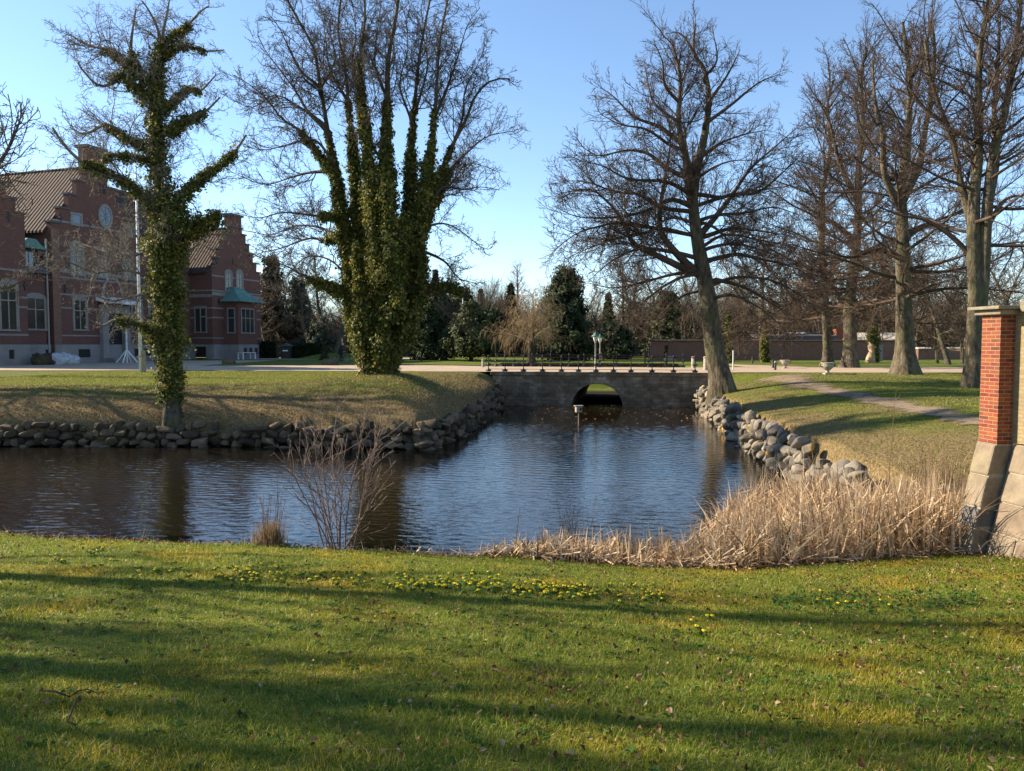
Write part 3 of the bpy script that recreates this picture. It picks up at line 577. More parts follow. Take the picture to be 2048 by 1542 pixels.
# ------------------------------------------------------------------ dry-stone banks of the moat
def stone_wall(name, label, line, mat, seed, size, courses, zb, ztop, lean, tilt=0.0):
    """rounded field stones piled along a line; one wall, one mesh. lean: (dx,dy) towards the land, per metre of height"""
    r = np.random.default_rng(seed); bm = bmesh.new(); bmesh.ops.create_icosphere(bm, subdivisions=3, radius=1.0)
    S0 = np.array([v.co[:] for v in bm.verts]); F0 = np.array([[v.index for v in f.verts] for f in bm.faces]); bm.free()
    line = np.array(line, float); seg = np.hypot(*np.diff(line, axis=0).T); cum = np.concatenate([[0], np.cumsum(seg)]); L = cum[-1]
    VV = []; FF = []; nb = 0
    for c in range(courses):
        s = r.uniform(-.3, 0)
        while s < L:
            sz = r.uniform(*size) * r.choice([.6, .8, 1, 1.1, 1.3], p=[.15, .2, .35, .2, .1]); w = sz * r.uniform(.9, 1.5); p = max(s + w * .5, .02)
            x = np.interp(p, cum, line[:, 0]); y = np.interp(p, cum, line[:, 1]); i = min(np.searchsorted(cum, min(p, L - 1e-3), 'right') - 1, len(seg) - 1)
            d = (line[i + 1] - line[i]) / seg[i]; nrm = np.array([-d[1], d[0]])
            zt = ztop(x, y); hcourse = (zt - zb) / courses; z = zb + hcourse * (c + .5) + r.normal(0, .04)
            if c == courses - 1 and r.random() < .1: s += w * r.uniform(.6, 1.0); continue
            off = lean * (z - zb) + r.normal(0, .028)
            e = S0 * (1 - .16 * np.abs(np.sin(S0 @ r.normal(0, 2.2, 3) + r.uniform(0, 6)))[:, None]) * (1 + .1 * np.sin(S0 @ r.normal(0, 3.5, 3))[:, None])
            e = np.sign(e) * np.abs(e) ** r.uniform(.6, .9); e = e + .05 * np.sin(S0 @ r.normal(0, 6, (3, 3)) + r.uniform(0, 6, 3)); nq = r.normal(size=(9, 3)); nq /= np.linalg.norm(nq, axis=1, keepdims=True)
            for pl_ in nq: dd = e @ pl_ - r.uniform(.45, .75); e = e - np.clip(dd, 0, None)[:, None] * pl_ * .93
            e = e * np.array([w * .58, sz * r.uniform(.5, .66), hcourse * r.uniform(.58, .76)])
            ta = r.normal(0, .16) + tilt * r.uniform(.3, 1); e = np.column_stack([e[:, 0] * math.cos(ta) - e[:, 2] * math.sin(ta), e[:, 1], e[:, 0] * math.sin(ta) + e[:, 2] * math.cos(ta)])
            P = np.column_stack([x + e[:, 0] * d[0] + (e[:, 1] + off) * nrm[0], y + e[:, 0] * d[1] + (e[:, 1] + off) * nrm[1], z + e[:, 2]])
            VV.append(P); FF.append(F0 + nb); nb += len(P); s += w * r.uniform(.86, .98)
    o = link(name, np_mesh(name, np.concatenate(VV), np.concatenate(FF)), mat); return tag(o, label, 'stone wall')
stone_wall('field_stone_wall', 'long low mossy and shaded field stone wall below the brown grass slope, under the smaller ivy tree', [(-30, 27.9), (-8.3, 27.9), (-4.2, 27.0), (-3.1, 26.9)], M['boulder_dark'], 3, (.3, .54), 4, -2.25, lambda x, y: -1.18 + .06 * math.sin(x * 2.1), .18)
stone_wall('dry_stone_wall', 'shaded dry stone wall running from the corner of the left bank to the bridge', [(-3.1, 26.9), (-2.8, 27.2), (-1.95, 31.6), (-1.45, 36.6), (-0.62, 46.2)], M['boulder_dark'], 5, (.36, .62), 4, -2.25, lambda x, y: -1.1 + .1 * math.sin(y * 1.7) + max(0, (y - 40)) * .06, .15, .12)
stone_wall('boulder_wall', 'sunlit grey boulder wall with orange lichen along the right bank', [(10.85, 45.0), (8.6, 30), (7.9, 23.3), (7.75, 20.4), (7.8, 18.3), (7.95, 17.6)], M['boulder'], 8, (.32, .56), 5, -2.3, lambda x, y: (-.78 if y > 21 else -.95 - (21 - y) * .1) + .1 * math.sin(y * 1.9), .05, .5)
for px, py, sz in [(1690, 945, .5), (1712, 940, .42), (1655, 955, .45), (1896, 978, .2), (1700, 958, .35)]:
    p = G(px, py, 12, 40); b = bmesh.new(); bmesh.ops.create_icosphere(b, subdivisions=3, radius=1.0)
    rr = random.Random(px)
    k = [Vector((rr.uniform(-2, 2), rr.uniform(-2, 2), rr.uniform(-2, 2))) for _ in range(3)]
    for v in b.verts:
        f = 1 + .13 * math.sin(v.co.dot(k[0]) * 1.3) + .08 * math.sin(v.co.dot(k[1]) * 2.7); v.co = Vector((v.co.x * sz * .75 * f, v.co.y * sz * .55 * f, v.co.z * sz * .45 * f))
    me = bpy.data.meshes.new('boulder'); b.to_mesh(me); b.free(); me.polygons.foreach_set('use_smooth', [True] * len(me.polygons))
    o = link('boulder', me, M['boulder']); o.location = (p[0], p[1], p[2] + sz * .12); o.rotation_euler = (0, 0, rr.uniform(0, 3))
    lab = {1690: 'flat grey boulder on the shore above the reeds at the end of the boulder wall', 1712: 'rightmost large grey boulder lying at the end of the boulder wall', 1655: 'grey boulder half hidden by the tallest reed tips beside the boulder wall',
           1896: 'small pale round stone lying in the dry grass left of the brick pier', 1700: 'low grey stone in front of the boulders at the end of the boulder wall'}[px]
    tag(o, lab, 'boulder')

# ------------------------------------------------------------------ bridge
def at_px(px, L0, L1):
    """point of the ground line L0-L1 seen at column px"""
    r = ray(px, 745); k = r[0] / r[1]; d = L1 - L0; t = (k * L0[1] - L0[0]) / (d[0] - k * d[1]); return L0 + d * t, t
PL, PR = np.array([-.62, 47.3]), np.array([10.95, 45.2]); BD = (PR - PL) / np.linalg.norm(PR - PL); BW = np.linalg.norm(PR - PL); BANG = math.atan2(BD[1], BD[0])
DEPTH = 10.8
def bridge():
    t = thing('stone_bridge', 'dark stone bridge with one round arch over the moat', 'bridge', (PL[0], PL[1], 0), BANG)
    _, u0 = at_px(1143, PL, PR); _, u1 = at_px(1246, PL, PR); u0 *= BW; u1 *= BW; uc, a = (u0 + u1) / 2, (u1 - u0) / 2
    zc = -2.15; hgt = 1.5
    arc = [(uc - a * math.cos(k * math.pi / 28), zc + hgt * math.sin(k * math.pi / 28) ** .9) for k in range(29)]
    out = [(-.6, -.16), (-.6, -2.7), (u0, -2.7)] + arc + [(u1, -2.7), (BW + .5, -2.7), (BW + .5, -.16)]
    m = MB(); n = len(out); vs = [(p[0], 0, p[1]) for p in out] + [(p[0], DEPTH, p[1]) for p in out]
    def poly_tri(off, rev):
        # front face split left / over / right of the arch so no face overlaps the opening
        L = [0, 1, 2, 3]; top_r = n - 1; fs = [(0, 1, 2, 3), ]
        mid = 3 + 14
        fs = [tuple([0, 1, 2] + list(range(3, mid + 1))), tuple([0] + [mid] + [n - 1]), tuple(list(range(mid, n)))]
        return [tuple(i + off for i in (reversed(f) if rev else f)) for f in fs]
    m.add(vs, poly_tri(0, False) + poly_tri(n, True) + [(i, i + n, (i + 1) % n + n, (i + 1) % n) for i in range(n)])
    m.build('abutment', M['bridge'], t)
    m = MB(); m.box(-.7, BW + .6, -.1, DEPTH + .1, -.16, 0.012); m.build('deck_slab', M['bridge'], t, bevel=.02)
    m = MB(); r0 = 1.0
    for k in range(24):
        a0, a1 = (k + .06) * math.pi / 24, (k + .94) * math.pi / 24
        q = [(uc - (a + e) * math.cos(b), zc + (hgt + e) * math.sin(b) ** .9) for b, e in ((a0, 0.0), (a1, 0.0), (a1, .3), (a0, .3))]
        m.prism(q, -.035, .1)
    m.build('arch_ring', M['bridge'], t)
    m = MB(); rr = random.Random(4)
    for k in range(15): m.box(-.68 + k * (BW + 1.2) / 15 + .01, -.68 + (k + 1) * (BW + 1.2) / 15 - .01, -.13 - rr.uniform(0, .02), .25, -.02, .045 + rr.uniform(0, .015))
    m.build('edge_stones', M['bridge'], t, bevel=.015)
bridge()
NRM = np.array([-BD[1], BD[0]])           # away from the camera
def railing(name, label, L0, L1, pxs, base_py, lamp_px, lamp_label):
    t = thing(name, label, 'railing', (L0[0], L0[1], 0))
    pts = []
    for px in pxs:
        p, _ = at_px(px, L0, L1); pts.append(p)
    proto = None
    for p in pts:
        m = MB(); m.box(-.14, .14, -.14, .14, .03, .075); m.lathe([(.15, .075), (.12, .12), (.05, .2), (.03, .24), (.028, .4), (.085, .43), (.1, .46), (.085, .49), (.028, .53), (.026, .84), (.05, .87), (.03, .9), (.055, .94), (.05, .98), (.012, 1.03)], n=10)
        for a in range(4):
            c, s_ = math.cos(a * math.pi / 2), math.sin(a * math.pi / 2)
            m.tube([(c * .05, s_ * .05, .5), (c * .14, s_ * .14, .53), (c * .15, s_ * .15, .47), (c * .06, s_ * .06, .38)], .018, 6)
            m.tube([(c * .08, s_ * .08, .1), (c * .16, s_ * .16, .14), (c * .17, s_ * .17, .08)], .02, 6)
            m.tube([(c * .02, s_ * .02, .93), (c * .1, s_ * .1, .94), (c * .11, s_ * .11, .98)], .014, 5)
        if proto is None: o = m.build('baluster_post', M['iron'], t); proto = o
        else:
            o = proto.copy(); COL.objects.link(o); o.parent = t
        o.location = (p[0] - L0[0], p[1] - L0[1], 0.03); o.rotation_euler = (0, 0, BANG)
    for z, r_ in ((.93, .022), (.5, .014), (.2, .014)):
        m = MB(); m.tube([(p[0] - L0[0], p[1] - L0[1], z) for p in pts], r_, 6); m.build('rail', M['iron'], t)
    p, _ = at_px(lamp_px, L0, L1); p = p + NRM * .1
    lp = thing('lamp_post', lamp_label, 'street lamp', (p[0], p[1], .03), BANG, 'lamp posts on the bridge railings')
    m = MB(); m.lathe([(.13, 0), (.13, .08), (.075, .14), (.06, .5), (.075, .52), (.045, .56), (.038, 1.75), (.07, 1.78), (.07, 1.81), (.035, 1.83), (.03, 1.86)], n=12); m.build('post', M['pole'], lp, True)
    m = MB(); m.lathe([(.03, 1.86), (.1, 1.87), (.1, 1.89)], n=6); m.lathe([(.1, 1.885), (.17, 2.14), (.17, 2.15)], n=6); m.build('lantern_glass', M['lampglass'], lp)
    m = MB()
    for k in range(6):
        a = k * math.pi / 3; m.tube([(.102 * math.cos(a), .102 * math.sin(a), 1.88), (.172 * math.cos(a), .172 * math.sin(a), 2.15)], .008, 4)
    m.build('lantern_frame', M['iron'], lp)
    m = MB(); m.lathe([(.2, 2.14), (.24, 2.16), (.23, 2.2), (.11, 2.27), (.1, 2.31), (.12, 2.33), (.06, 2.37), (.02, 2.4), (.025, 2.43), (.005, 2.47)], n=12); m.build('lamp_cap', M['copper'], lp, True)
F0, F1 = PL + NRM * -.02 + BD * -.0, PR + NRM * -.02
railing('iron_railing', 'black ornamental iron railing along the near edge of the bridge', F0 + NRM * .12, F1 + NRM * .12, [977, 1010, 1047, 1085, 1123, 1157, 1192, 1227, 1262, 1304, 1347, 1390], 745, 1190.5, 'green capped lamp post on the near bridge railing, the taller looking one on the left')
B0, B1 = PL + NRM * (DEPTH - .2), PR + NRM * (DEPTH - .2)
railing('iron_railing', 'farther black iron railing on the far edge of the bridge deck', B0, B1, [992, 1028, 1064, 1101, 1138, 1168, 1198.5, 1233, 1297, 1331, 1366], 735, 1199.5, 'green capped lamp post behind the other lamp, on the far bridge railing')
# short post standing before the far railing of the bridge (dark finial seen above the rail)

# duck house on a pole
p = W(1157, 836, 35.5); t = thing('duck_house', 'small wooden duck house on a pole in the moat before the arch', 'duck house', (p[0], p[1], ZW - .34), .25); t.scale = (.74, .74, 1)
m = MB(); m.tube([(0, 0, 0), (0.01, 0, .95)], .035, 8); m.build('pole', M['wood'], t)
m = MB(); m.box(-.19, .19, -.16, -.14, .93, 1.2); m.box(-.19, -.17, -.139, .14, .93, 1.2); m.box(.17, .19, -.139, .14, .93, 1.2); m.box(-.169, .169, .12, .14, .93, 1.2); m.box(-.169, .169, -.139, .119, .93, .95); m.build('box', M['wood'], t)
m = MB(); m.box(.02, .14, -.168, -.161, 1.0, 1.13); m.build('entrance', M['darkvoid'], t)
m = MB(); m.prism([(-.27, 1.2), (.27, 1.2), (.27, 1.24), (-.27, 1.24)], -.24, .2); m.build('roof', M['plaster'], t, bevel=.006)

# ------------------------------------------------------------------ garden wall and brick pier at the right edge
def pier_wall():
    base = W(1981, 700, 11.9); ox, oy = base[0], base[1]
    # local x runs along the wall towards the camera, local -y is the lit outer face
    ax = np.array([.14, -.99]); ax /= np.linalg.norm(ax); ang = math.atan2(ax[1], ax[0]); zt = W(1985, 630, 11.9)[2]; zb = W(1985, 885, 11.9)[2]; zg = -1.75
    t = thing('garden_wall', 'yellow brick garden wall on a stone foot, ending in an orange red brick pier', 'wall', (ox, oy, 0), ang)
    m = MB(); m.box(-.19, .19, 0, .5, zb, zt); m.build('pier', M['brick_pier'], t, bevel=.004)
    m = MB(); m.box(.1905, 7.0, .25, .6, zb + .02, zt + .03); m.build('wall', M['brick_yellow'], t)
    m = MB(); m.box(-.27, .27, -.08, .62, zt, zt + .075); m.build('pier_cap', M['coping'], t, bevel=.012)
    m = MB(); m.box(-.33, .33, -.16, .7, zt + .077, zt + .13); m.build('pier_cap', M['coping'], t, bevel=.012)
    m = MB()
    for k in range(5): m.box(.34 + k * 1.3, .34 + (k + 1) * 1.3 - .012, .17, .75, zt + .032, zt + .2)
    m.build('coping', M['coping'], t, bevel=.02)
    # battered stone foot in large dressed stones, widening downwards to the moat
    def foot(x0, x1, y0, seed, name, rows):
        rr = random.Random(seed); mm = MB(); hs = []; z = zb
        while z > zg:
            h = rr.uniform(.3, .5); hs.append((max(zg, z - h), z)); z -= h
        slope = .24
        for zi, (za, zc) in enumerate(hs):
            xs = [x0]
            while xs[-1] < x1 - .42:
                xs.append(min(x1, xs[-1] + rr.uniform(*rows)))
            if x1 - xs[-1] > .01: xs.append(x1)
            for xa, xb in zip(xs[:-1], xs[1:]):
                g = .007; ya, yc = y0 - (zb - za) * slope - rr.uniform(0, .02), y0 - (zb - zc) * slope - rr.uniform(0, .02)
                q = [(xa + g, yc, zc - g), (xb - g, yc, zc - g), (xb - g, ya, za + g), (xa + g, ya, za + g)]
                mm.add(q + [(x, y0 + .3, z_) for x, y, z_ in q], [(0, 1, 2, 3), (7, 6, 5, 4), (0, 4, 5, 1), (1, 5, 6, 2), (2, 6, 7, 3), (3, 7, 4, 0)])
        o = mm.build(name, M['wallstone'], t, bevel=.03)
        mo = MB(); yb = y0 - (zb - zg) * slope
        mo.add([(x0 + .01, y0 + .012, zb - .004), (x1 - .01, y0 + .012, zb - .004), (x1 - .01, yb + .012, zg), (x0 + .01, yb + .012, zg), (x0 + .01, y0 + .29, zb - .004), (x1 - .01, y0 + .29, zb - .004), (x1 - .01, y0 + .29, zg), (x0 + .01, y0 + .29, zg)],
               [(0, 1, 2, 3), (7, 6, 5, 4), (0, 4, 5, 1), (1, 5, 6, 2), (2, 6, 7, 3), (3, 7, 4, 0)]); mo.build('mortar_core', M['mortar'], t)
    foot(-.205, .205, -.02, 2, 'stone_foot', (.5, .6)); foot(.22, 7.0, .235, 5, 'stone_foot', (.45, .85))
pier_wall()

# ------------------------------------------------------------------ trees
def resample(P, R, K):
    P = np.asarray(P, float); R = np.asarray(R, float); n = len(P)
    # smooth the polyline with Catmull-Rom, then take K even stations
    Q = np.vstack([2 * P[0] - P[1], P, 2 * P[-1] - P[-2]]); ts = np.linspace(0, n - 1 - 1e-6, 60); i = ts.astype(int); f = (ts - i)[:, None]
    a, b, c, d = Q[i], Q[i + 1], Q[i + 2], Q[i + 3]
    C = .5 * (2 * b + (c - a) * f + (2 * a - 5 * b + 4 * c - d) * f ** 2 + (3 * b - a - 3 * c + d) * f ** 3)
    rr = np.interp(ts, range(n), R); L = np.concatenate([[0], np.cumsum(np.linalg.norm(np.diff(C, axis=0), axis=1))]); s = np.linspace(0, L[-1], K)
    return np.column_stack([np.interp(s, L, C[:, k]) for k in range(3)]), np.interp(s, L, rr)
def tubes(P, R, S):
    """P (N,K,3), R (N,K) -> verts, quads"""
    N, K, _ = P.shape; T = np.gradient(P, axis=1); T /= np.linalg.norm(T, axis=2, keepdims=True) + 1e-12
    u = np.cross(T[:, 0], np.where(np.abs(T[:, 0, 2:3]) < .8, np.array([[0, 0, 1.]]), np.array([[1., 0, 0]]))); U = np.empty_like(P)
    for k in range(K):
        u = u - T[:, k] * np.sum(u * T[:, k], 1, keepdims=True); u /= np.linalg.norm(u, axis=1, keepdims=True) + 1e-12; U[:, k] = u
    Vv = np.cross(T, U); a = np.arange(S) * 2 * np.pi / S
    V = P[:, :, None] + R[:, :, None, None] * (np.cos(a)[None, None, :, None] * U[:, :, None] + np.sin(a)[None, None, :, None] * Vv[:, :, None])
    b = (np.arange(N)[:, None, None] * K + np.arange(K - 1)[None, :, None]) * S; i = np.arange(S)[None, None]; j = (i + 1) % S
    q = np.stack([b + i, b + j, b + S + j, b + S + i], -1).reshape(-1, 4)
    return V.reshape(-1, 3), q
def spawn(rng, P, R, dens, t0, t1, ang, lf, K, wob, trop, rf=.55, rtip=.004, lmin=.1, lmax=9, rl=.012, nmin=1, taper=.6, flat=0.0, curl=0.0, rmin=None):
    N, KP, _ = P.shape; L = np.sum(np.linalg.norm(np.diff(P, axis=1), axis=2), 1)
    cnt = np.maximum(nmin, np.round(L * dens * rng.uniform(.75, 1.25, N))).astype(int); idx = np.repeat(np.arange(N), cnt); M_ = len(idx)
    first = np.concatenate([[0], np.cumsum(cnt)[:-1]]); rank = np.arange(M_) - np.repeat(first, cnt)
    t = t0 + (t1 - t0) * (rank + rng.uniform(0, 1, M_)) / np.repeat(cnt, cnt); f = t * (KP - 1); k = np.minimum(f.astype(int), KP - 2); g = (f - k)[:, None]
    B = P[idx, k] * (1 - g) + P[idx, k + 1] * g; D = P[idx, k + 1] - P[idx, k]; D /= np.linalg.norm(D, axis=1, keepdims=True) + 1e-12; r0 = R[idx, k] * (1 - g[:, 0]) + R[idx, k + 1] * g[:, 0]
    X = rng.normal(size=(M_, 3)); X[:, 2] *= (1 - flat); X -= D * np.sum(X * D, 1, keepdims=True); X /= np.linalg.norm(X, axis=1, keepdims=True) + 1e-12
    an = R_(1) * rng.normal(ang[0], ang[1], M_)[:, None]; D = D * np.cos(an) + X * np.sin(an)
    l = np.clip(L[idx] * lf * (1 - taper * t) * rng.uniform(.55, 1.35, M_), lmin, lmax)
    C = np.empty((M_, K, 3)); C[:, 0] = B; st = (l / (K - 1))[:, None]; cv = rng.normal(0, curl, (M_, 3))
    for s in range(1, K):
        D = D + rng.normal(0, wob, (M_, 3)) + cv + np.array([0, 0, trop]); D /= np.linalg.norm(D, axis=1, keepdims=True); C[:, s] = C[:, s - 1] + D * st
    ra = np.minimum(r0 * rf, np.maximum(l * rl, rtip)); ra = np.maximum(ra, rtip * 1.1)
    return C, ra[:, None] + (rtip - ra[:, None]) * np.linspace(0, 1, K)[None] ** .9
def merge(parts):
    V = []; Q = []; n = 0
    for v, q in parts: V.append(v); Q.append(q + n); n += len(v)
    return np.concatenate(V), np.concatenate(Q)
def ivy_leaves(rng, limbs, per_m, size=(.07, .13)):
    """limbs: list of (P,R,thick0,thick1) covered with ivy"""
    CC = []; NN = []
    for P, R, a, b in limbs:
        P, R = resample(P, R, 40); L = np.sum(np.linalg.norm(np.diff(P, axis=0), axis=1)); n = int(L * per_m * (0.12 + 1.4 * (a + b + R.mean() * 1.2)))
        t = rng.random(n); f = t * 39; k = np.minimum(f.astype(int), 38); g = (f - k)[:, None]; B = P[k] * (1 - g) + P[k + 1] * g; r = R[k]
        T = P[k + 1] - P[k]; T /= np.linalg.norm(T, axis=1, keepdims=True); X = rng.normal(size=(n, 3)); X -= T * np.sum(X * T, 1, keepdims=True); X /= np.linalg.norm(X, axis=1, keepdims=True)
        ph = np.arctan2(X[:, 1], X[:, 0]); lump = .62 + .38 * np.sin(t * L * 2.3 + 1.7 * np.sin(ph * 2 + t * L)) + .22 * np.sin(t * L * 7.1 + ph * 3)
        th = (a + (b - a) * t) * np.clip(lump, .15, 1.4); d = r + th * rng.random(n) ** .55 * np.where(rng.random(n) < .1, rng.uniform(1, 1.9, n), 1)
        pos = B + X * d[:, None]; nc = max(1, n // 22); ci = rng.integers(0, n, nc)[rng.integers(0, nc, n)]; own = rng.random(n) < .3
        sg = (.05 + .22 * th)[:, None]; pos = np.where(own[:, None], pos + rng.normal(0, .03, (n, 3)), pos[ci] + rng.normal(0, 1, (n, 3)) * sg * [1, 1, 1.25] - np.array([0, 0, .05]))
        CC.append(pos); NN.append(np.where(own[:, None], X, X[ci]) * .9 + np.array([0, 0, .35]))
    C = np.concatenate(CC); N = np.concatenate(NN)
    return cards(rng, C, size[0] * .8 + (size[1] * 1.35 - size[0] * .8) * rng.random(len(C)) ** 2, N, 1.15, .6)
def tree_parts(name, label, group, base, trunk, limbs, rng, bark, twig, lv, ivy=None, ivymat=None, flare=1.5, trunk_sides=14, crown_sides=(6, 4, 3, 3), cat='tree', flareh=.8, stem_from=.3):
    """trunk: list of (P,R) stems; limbs: list of (P,R) main limbs; lv: list of spawn() settings, one per level"""
    t = thing(name, label, cat, tuple(base), 0, group); b = np.array(base)
    TR = []
    for i, (P, R) in enumerate(trunk):
        P, R = resample(P, R, 28); P = P - b
        if i == 0 and flare > 1:
            h = P[:, 2]; R = R * (1 + (flare - 1) * np.exp(-np.clip(h, 0, None) / flareh * 2.2)); P[0, 2] -= .35
        v, q = tubes(P[None], R[None], trunk_sides); 
        # uneven bole and root flare
        c = np.repeat(P, trunk_sides, 0); dv = v - c; ang = np.arctan2(dv[:, 1], dv[:, 0]); hz = v[:, 2]; ph = rng.uniform(0, 6, 3)
        w = 1 + .06 * np.sin(3 * ang + hz * .5 + ph[0]) + .04 * np.sin(5 * ang - hz * .9 + ph[1]) + (.22 * np.sin(4 * ang + ph[2]) + .1 * np.sin(7 * ang + ph[0])) * np.exp(-np.clip(hz, 0, None) * 1.9) * (i == 0)
        TR.append((c + dv * w[:, None], q))
    link('trunk', np_mesh('trunk', *merge(TR)), bark, t)
    SP, SR = zip(*[resample(P, R, 60) for P, R in trunk]); SP = np.concatenate([q[8:] for q in SP]); SR = np.concatenate([q[8:] for q in SR]); JL = []
    for P, R in limbs:
        dd = np.linalg.norm((SP - P[0]) * [1, .6, 1], axis=1) + np.clip(SP[:, 2] - P[0][2], 0, None) * 1.5; k = int(np.argmin(dd)); g = np.linalg.norm(SP[k] - P[0])
        if g > SR[k] * .5 and g < 4: P = np.vstack([SP[k] - [0, 0, .15 * g], P]); R = np.concatenate([[min(SR[k] * .8, R[0] * 1.15)], R])
        JL.append((P, R))
    limbs = JL
    L0 = [resample(P, R, 20) for P, R in limbs] + [[q[int(len(q) * stem_from):] for q in resample(P, R, 60)] for P, R in trunk]; L0 = [resample(P, R, 20) for P, R in L0]; nl = len(limbs)
    parts = []
    if nl: parts.append(tubes(np.stack([x[0] for x in L0[:nl]]) - b, np.stack([x[1] for x in L0[:nl]]), 8))
    P = np.stack([x[0] for x in L0]) - b; R = np.stack([x[1] for x in L0]); twigs = []
    for i, kw in enumerate(lv):
        kw = dict(kw); extra = kw.pop('also', False); P2, R2 = spawn(rng, P, R, **kw)
        parts.append(tubes(P2, R2, crown_sides[min(i, 3)]) if i < len(lv) - 1 else tubes(P2, R2, 3))
        P, R = P2, R2
    V, q = merge(parts); link('crown', np_mesh('crown', V, q), twig, t)
    if ivy:
        per, lims, size = ivy; V, q = ivy_leaves(rng, [(np.asarray(P_, float) - b, R_2, a_, b_) for P_, R_2, a_, b_ in lims], per, size); link('ivy', np_mesh('ivy', V, q, False), ivymat, t)
    return t
def limb(Y, pts, r0, r1, dy0=0.0, dy1=0.0, ex=1.25):
    """pixel polyline at depth Y; the far end swings dy1 metres nearer or farther. radii in photo pixels"""
    n = len(pts); P = []; R = []
    for i, p in enumerate(pts):
        s = i / max(1, n - 1); yy = Y + dy0 + (dy1 - dy0) * s ** .9; P.append(W(p[0], p[1], yy)); R.append((r1 + (r0 - r1) * (1 - s) ** ex) * yy / F)
    return np.array(P), np.array(R)
rt = np.random.default_rng(21)

# --- tree 1: the smaller ivy-clad tree by the left stone bank
def ivy_tree_small():
    Y = 28.35; D = lambda pts, a, b, d0=0., d1=0.: limb(Y, pts, a, b, d0, d1)
    tr = [D([(346, 858), (343, 800), (338, 700), (335, 600), (327, 480), (319, 380), (313, 280), (311, 200), (317, 130), (322, 90)], 17, 5)]
    L = [D([(328, 432), (368, 388), (410, 350), (440, 330), (470, 303), (492, 270)], 8, 2, 0, 1.2), D([(312, 420), (280, 385), (225, 350), (185, 332), (165, 325), (130, 292), (105, 255)], 8, 2, 0, -1.5),
         D([(308, 300), (270, 285), (235, 265), (210, 250), (170, 268), (140, 255)], 6, 1.5, 0, 1.5), D([(308, 318), (265, 313), (230, 310), (205, 318), (190, 300)], 4, 1.2, 0, -2), D([(322, 272), (360, 247), (395, 230), (412, 222), (440, 195)], 6, 1.5, 0, -1.4),
         D([(318, 225), (345, 205), (372, 180), (400, 182), (432, 150)], 5, 1.3, 0, 1.7), D([(300, 205), (262, 165), (238, 150), (222, 168), (195, 170), (165, 140), (155, 125)], 6, 1.2, 0, -1.2), D([(292, 165), (272, 130), (262, 100), (265, 60), (272, 18)], 6, 1.4, 0, .8),
         D([(278, 150), (240, 115), (205, 98), (170, 88), (145, 72)], 5, 1.3, 0, 1.6), D([(318, 122), (338, 82), (365, 60), (378, 48), (402, 22), (418, 12)], 5, 1.3, 0, -1), D([(321, 112), (345, 98), (375, 92), (410, 102), (448, 100)], 4, 1.2, 0, 1.5),
         D([(321, 100), (316, 60), (300, 25), (285, 2)], 4, 1.2, 0, -.9), D([(322, 92), (328, 55), (335, 20), (340, -8)], 4, 1.2, 0, .6), D([(328, 690), (300, 660), (270, 645), (230, 640), (205, 652), (180, 640)], 6, 1.3, 0, -1.8), D([(320, 585), (270, 592), (225, 602), (190, 592), (150, 600)], 3, 1, 0, -2.2),
         D([(317, 492), (262, 512), (205, 502), (150, 482)], 3.4, 1, 0, 1.8), D([(345, 470), (388, 452), (418, 442), (440, 428)], 5, 1.5, 0, -.8), D([(335, 500), (380, 500), (420, 470), (470, 470)], 3, 1, 0, 1.9), D([(318, 560), (250, 540), (190, 545), (120, 520), (60, 540)], 3, .9, 0, -2.6)]
    gn = dict(wob=.28, ang=(52, 16), rl=.013)
    lv = [dict(dens=6.0, t0=.2, t1=1., lf=.45, K=8, trop=.05, lmin=.3, lmax=1.8, rtip=.006, **gn), dict(dens=7.5, t0=.1, t1=1., lf=.5, K=6, trop=.02, lmin=.16, lmax=.8, rtip=.0045, wob=.34, ang=(50, 18), rl=.013), dict(dens=10.5, t0=.1, t1=1., lf=.45, K=5, trop=.02, lmin=.12, lmax=.42, rtip=.005, wob=.38, ang=(48, 18), rl=.013)]
    iv = [(tr[0][0][1:], tr[0][1][1:], .16, .12)]; full = tr[0]
    iv = [(full[0][2:5], full[1][2:5], .42, .5), (full[0][3:6], full[1][3:6], .42, .34), (full[0][5:], full[1][5:], .3, .12), (full[0][1:3], full[1][1:3], .12, .46)]
    for i, (a, b, n) in {0: (.26, .03, 5), 1: (.18, .01, 5), 2: (.15, .01, 4), 3: (.15, .01, 4), 4: (.2, .01, 4), 5: (.16, .01, 4), 6: (.2, .01, 4), 7: (.16, .01, 3), 8: (.14, .01, 3), 9: (.15, .01, 4), 10: (.1, .01, 4), 13: (.2, .01, 4), 16: (.42, .26, 4)}.items(): iv.append((L[i][0][:n], L[i][1][:n], a, b))
    c = D([(335, 520), (340, 470), (348, 440), (372, 442)], 10, 10); iv.append((c[0], c[1], .5, .4))
    tree_parts('ivy_tree', 'slim tree wrapped in ivy growing on the low stone bank, in front of the manor', 'ivy covered trees', W(345, 850, Y), tr, L, rt, M['bark_grey'], M['twig_pale'], lv, (1500, iv, (.055, .1)), M['ivy'], 1.35)
ivy_tree_small()
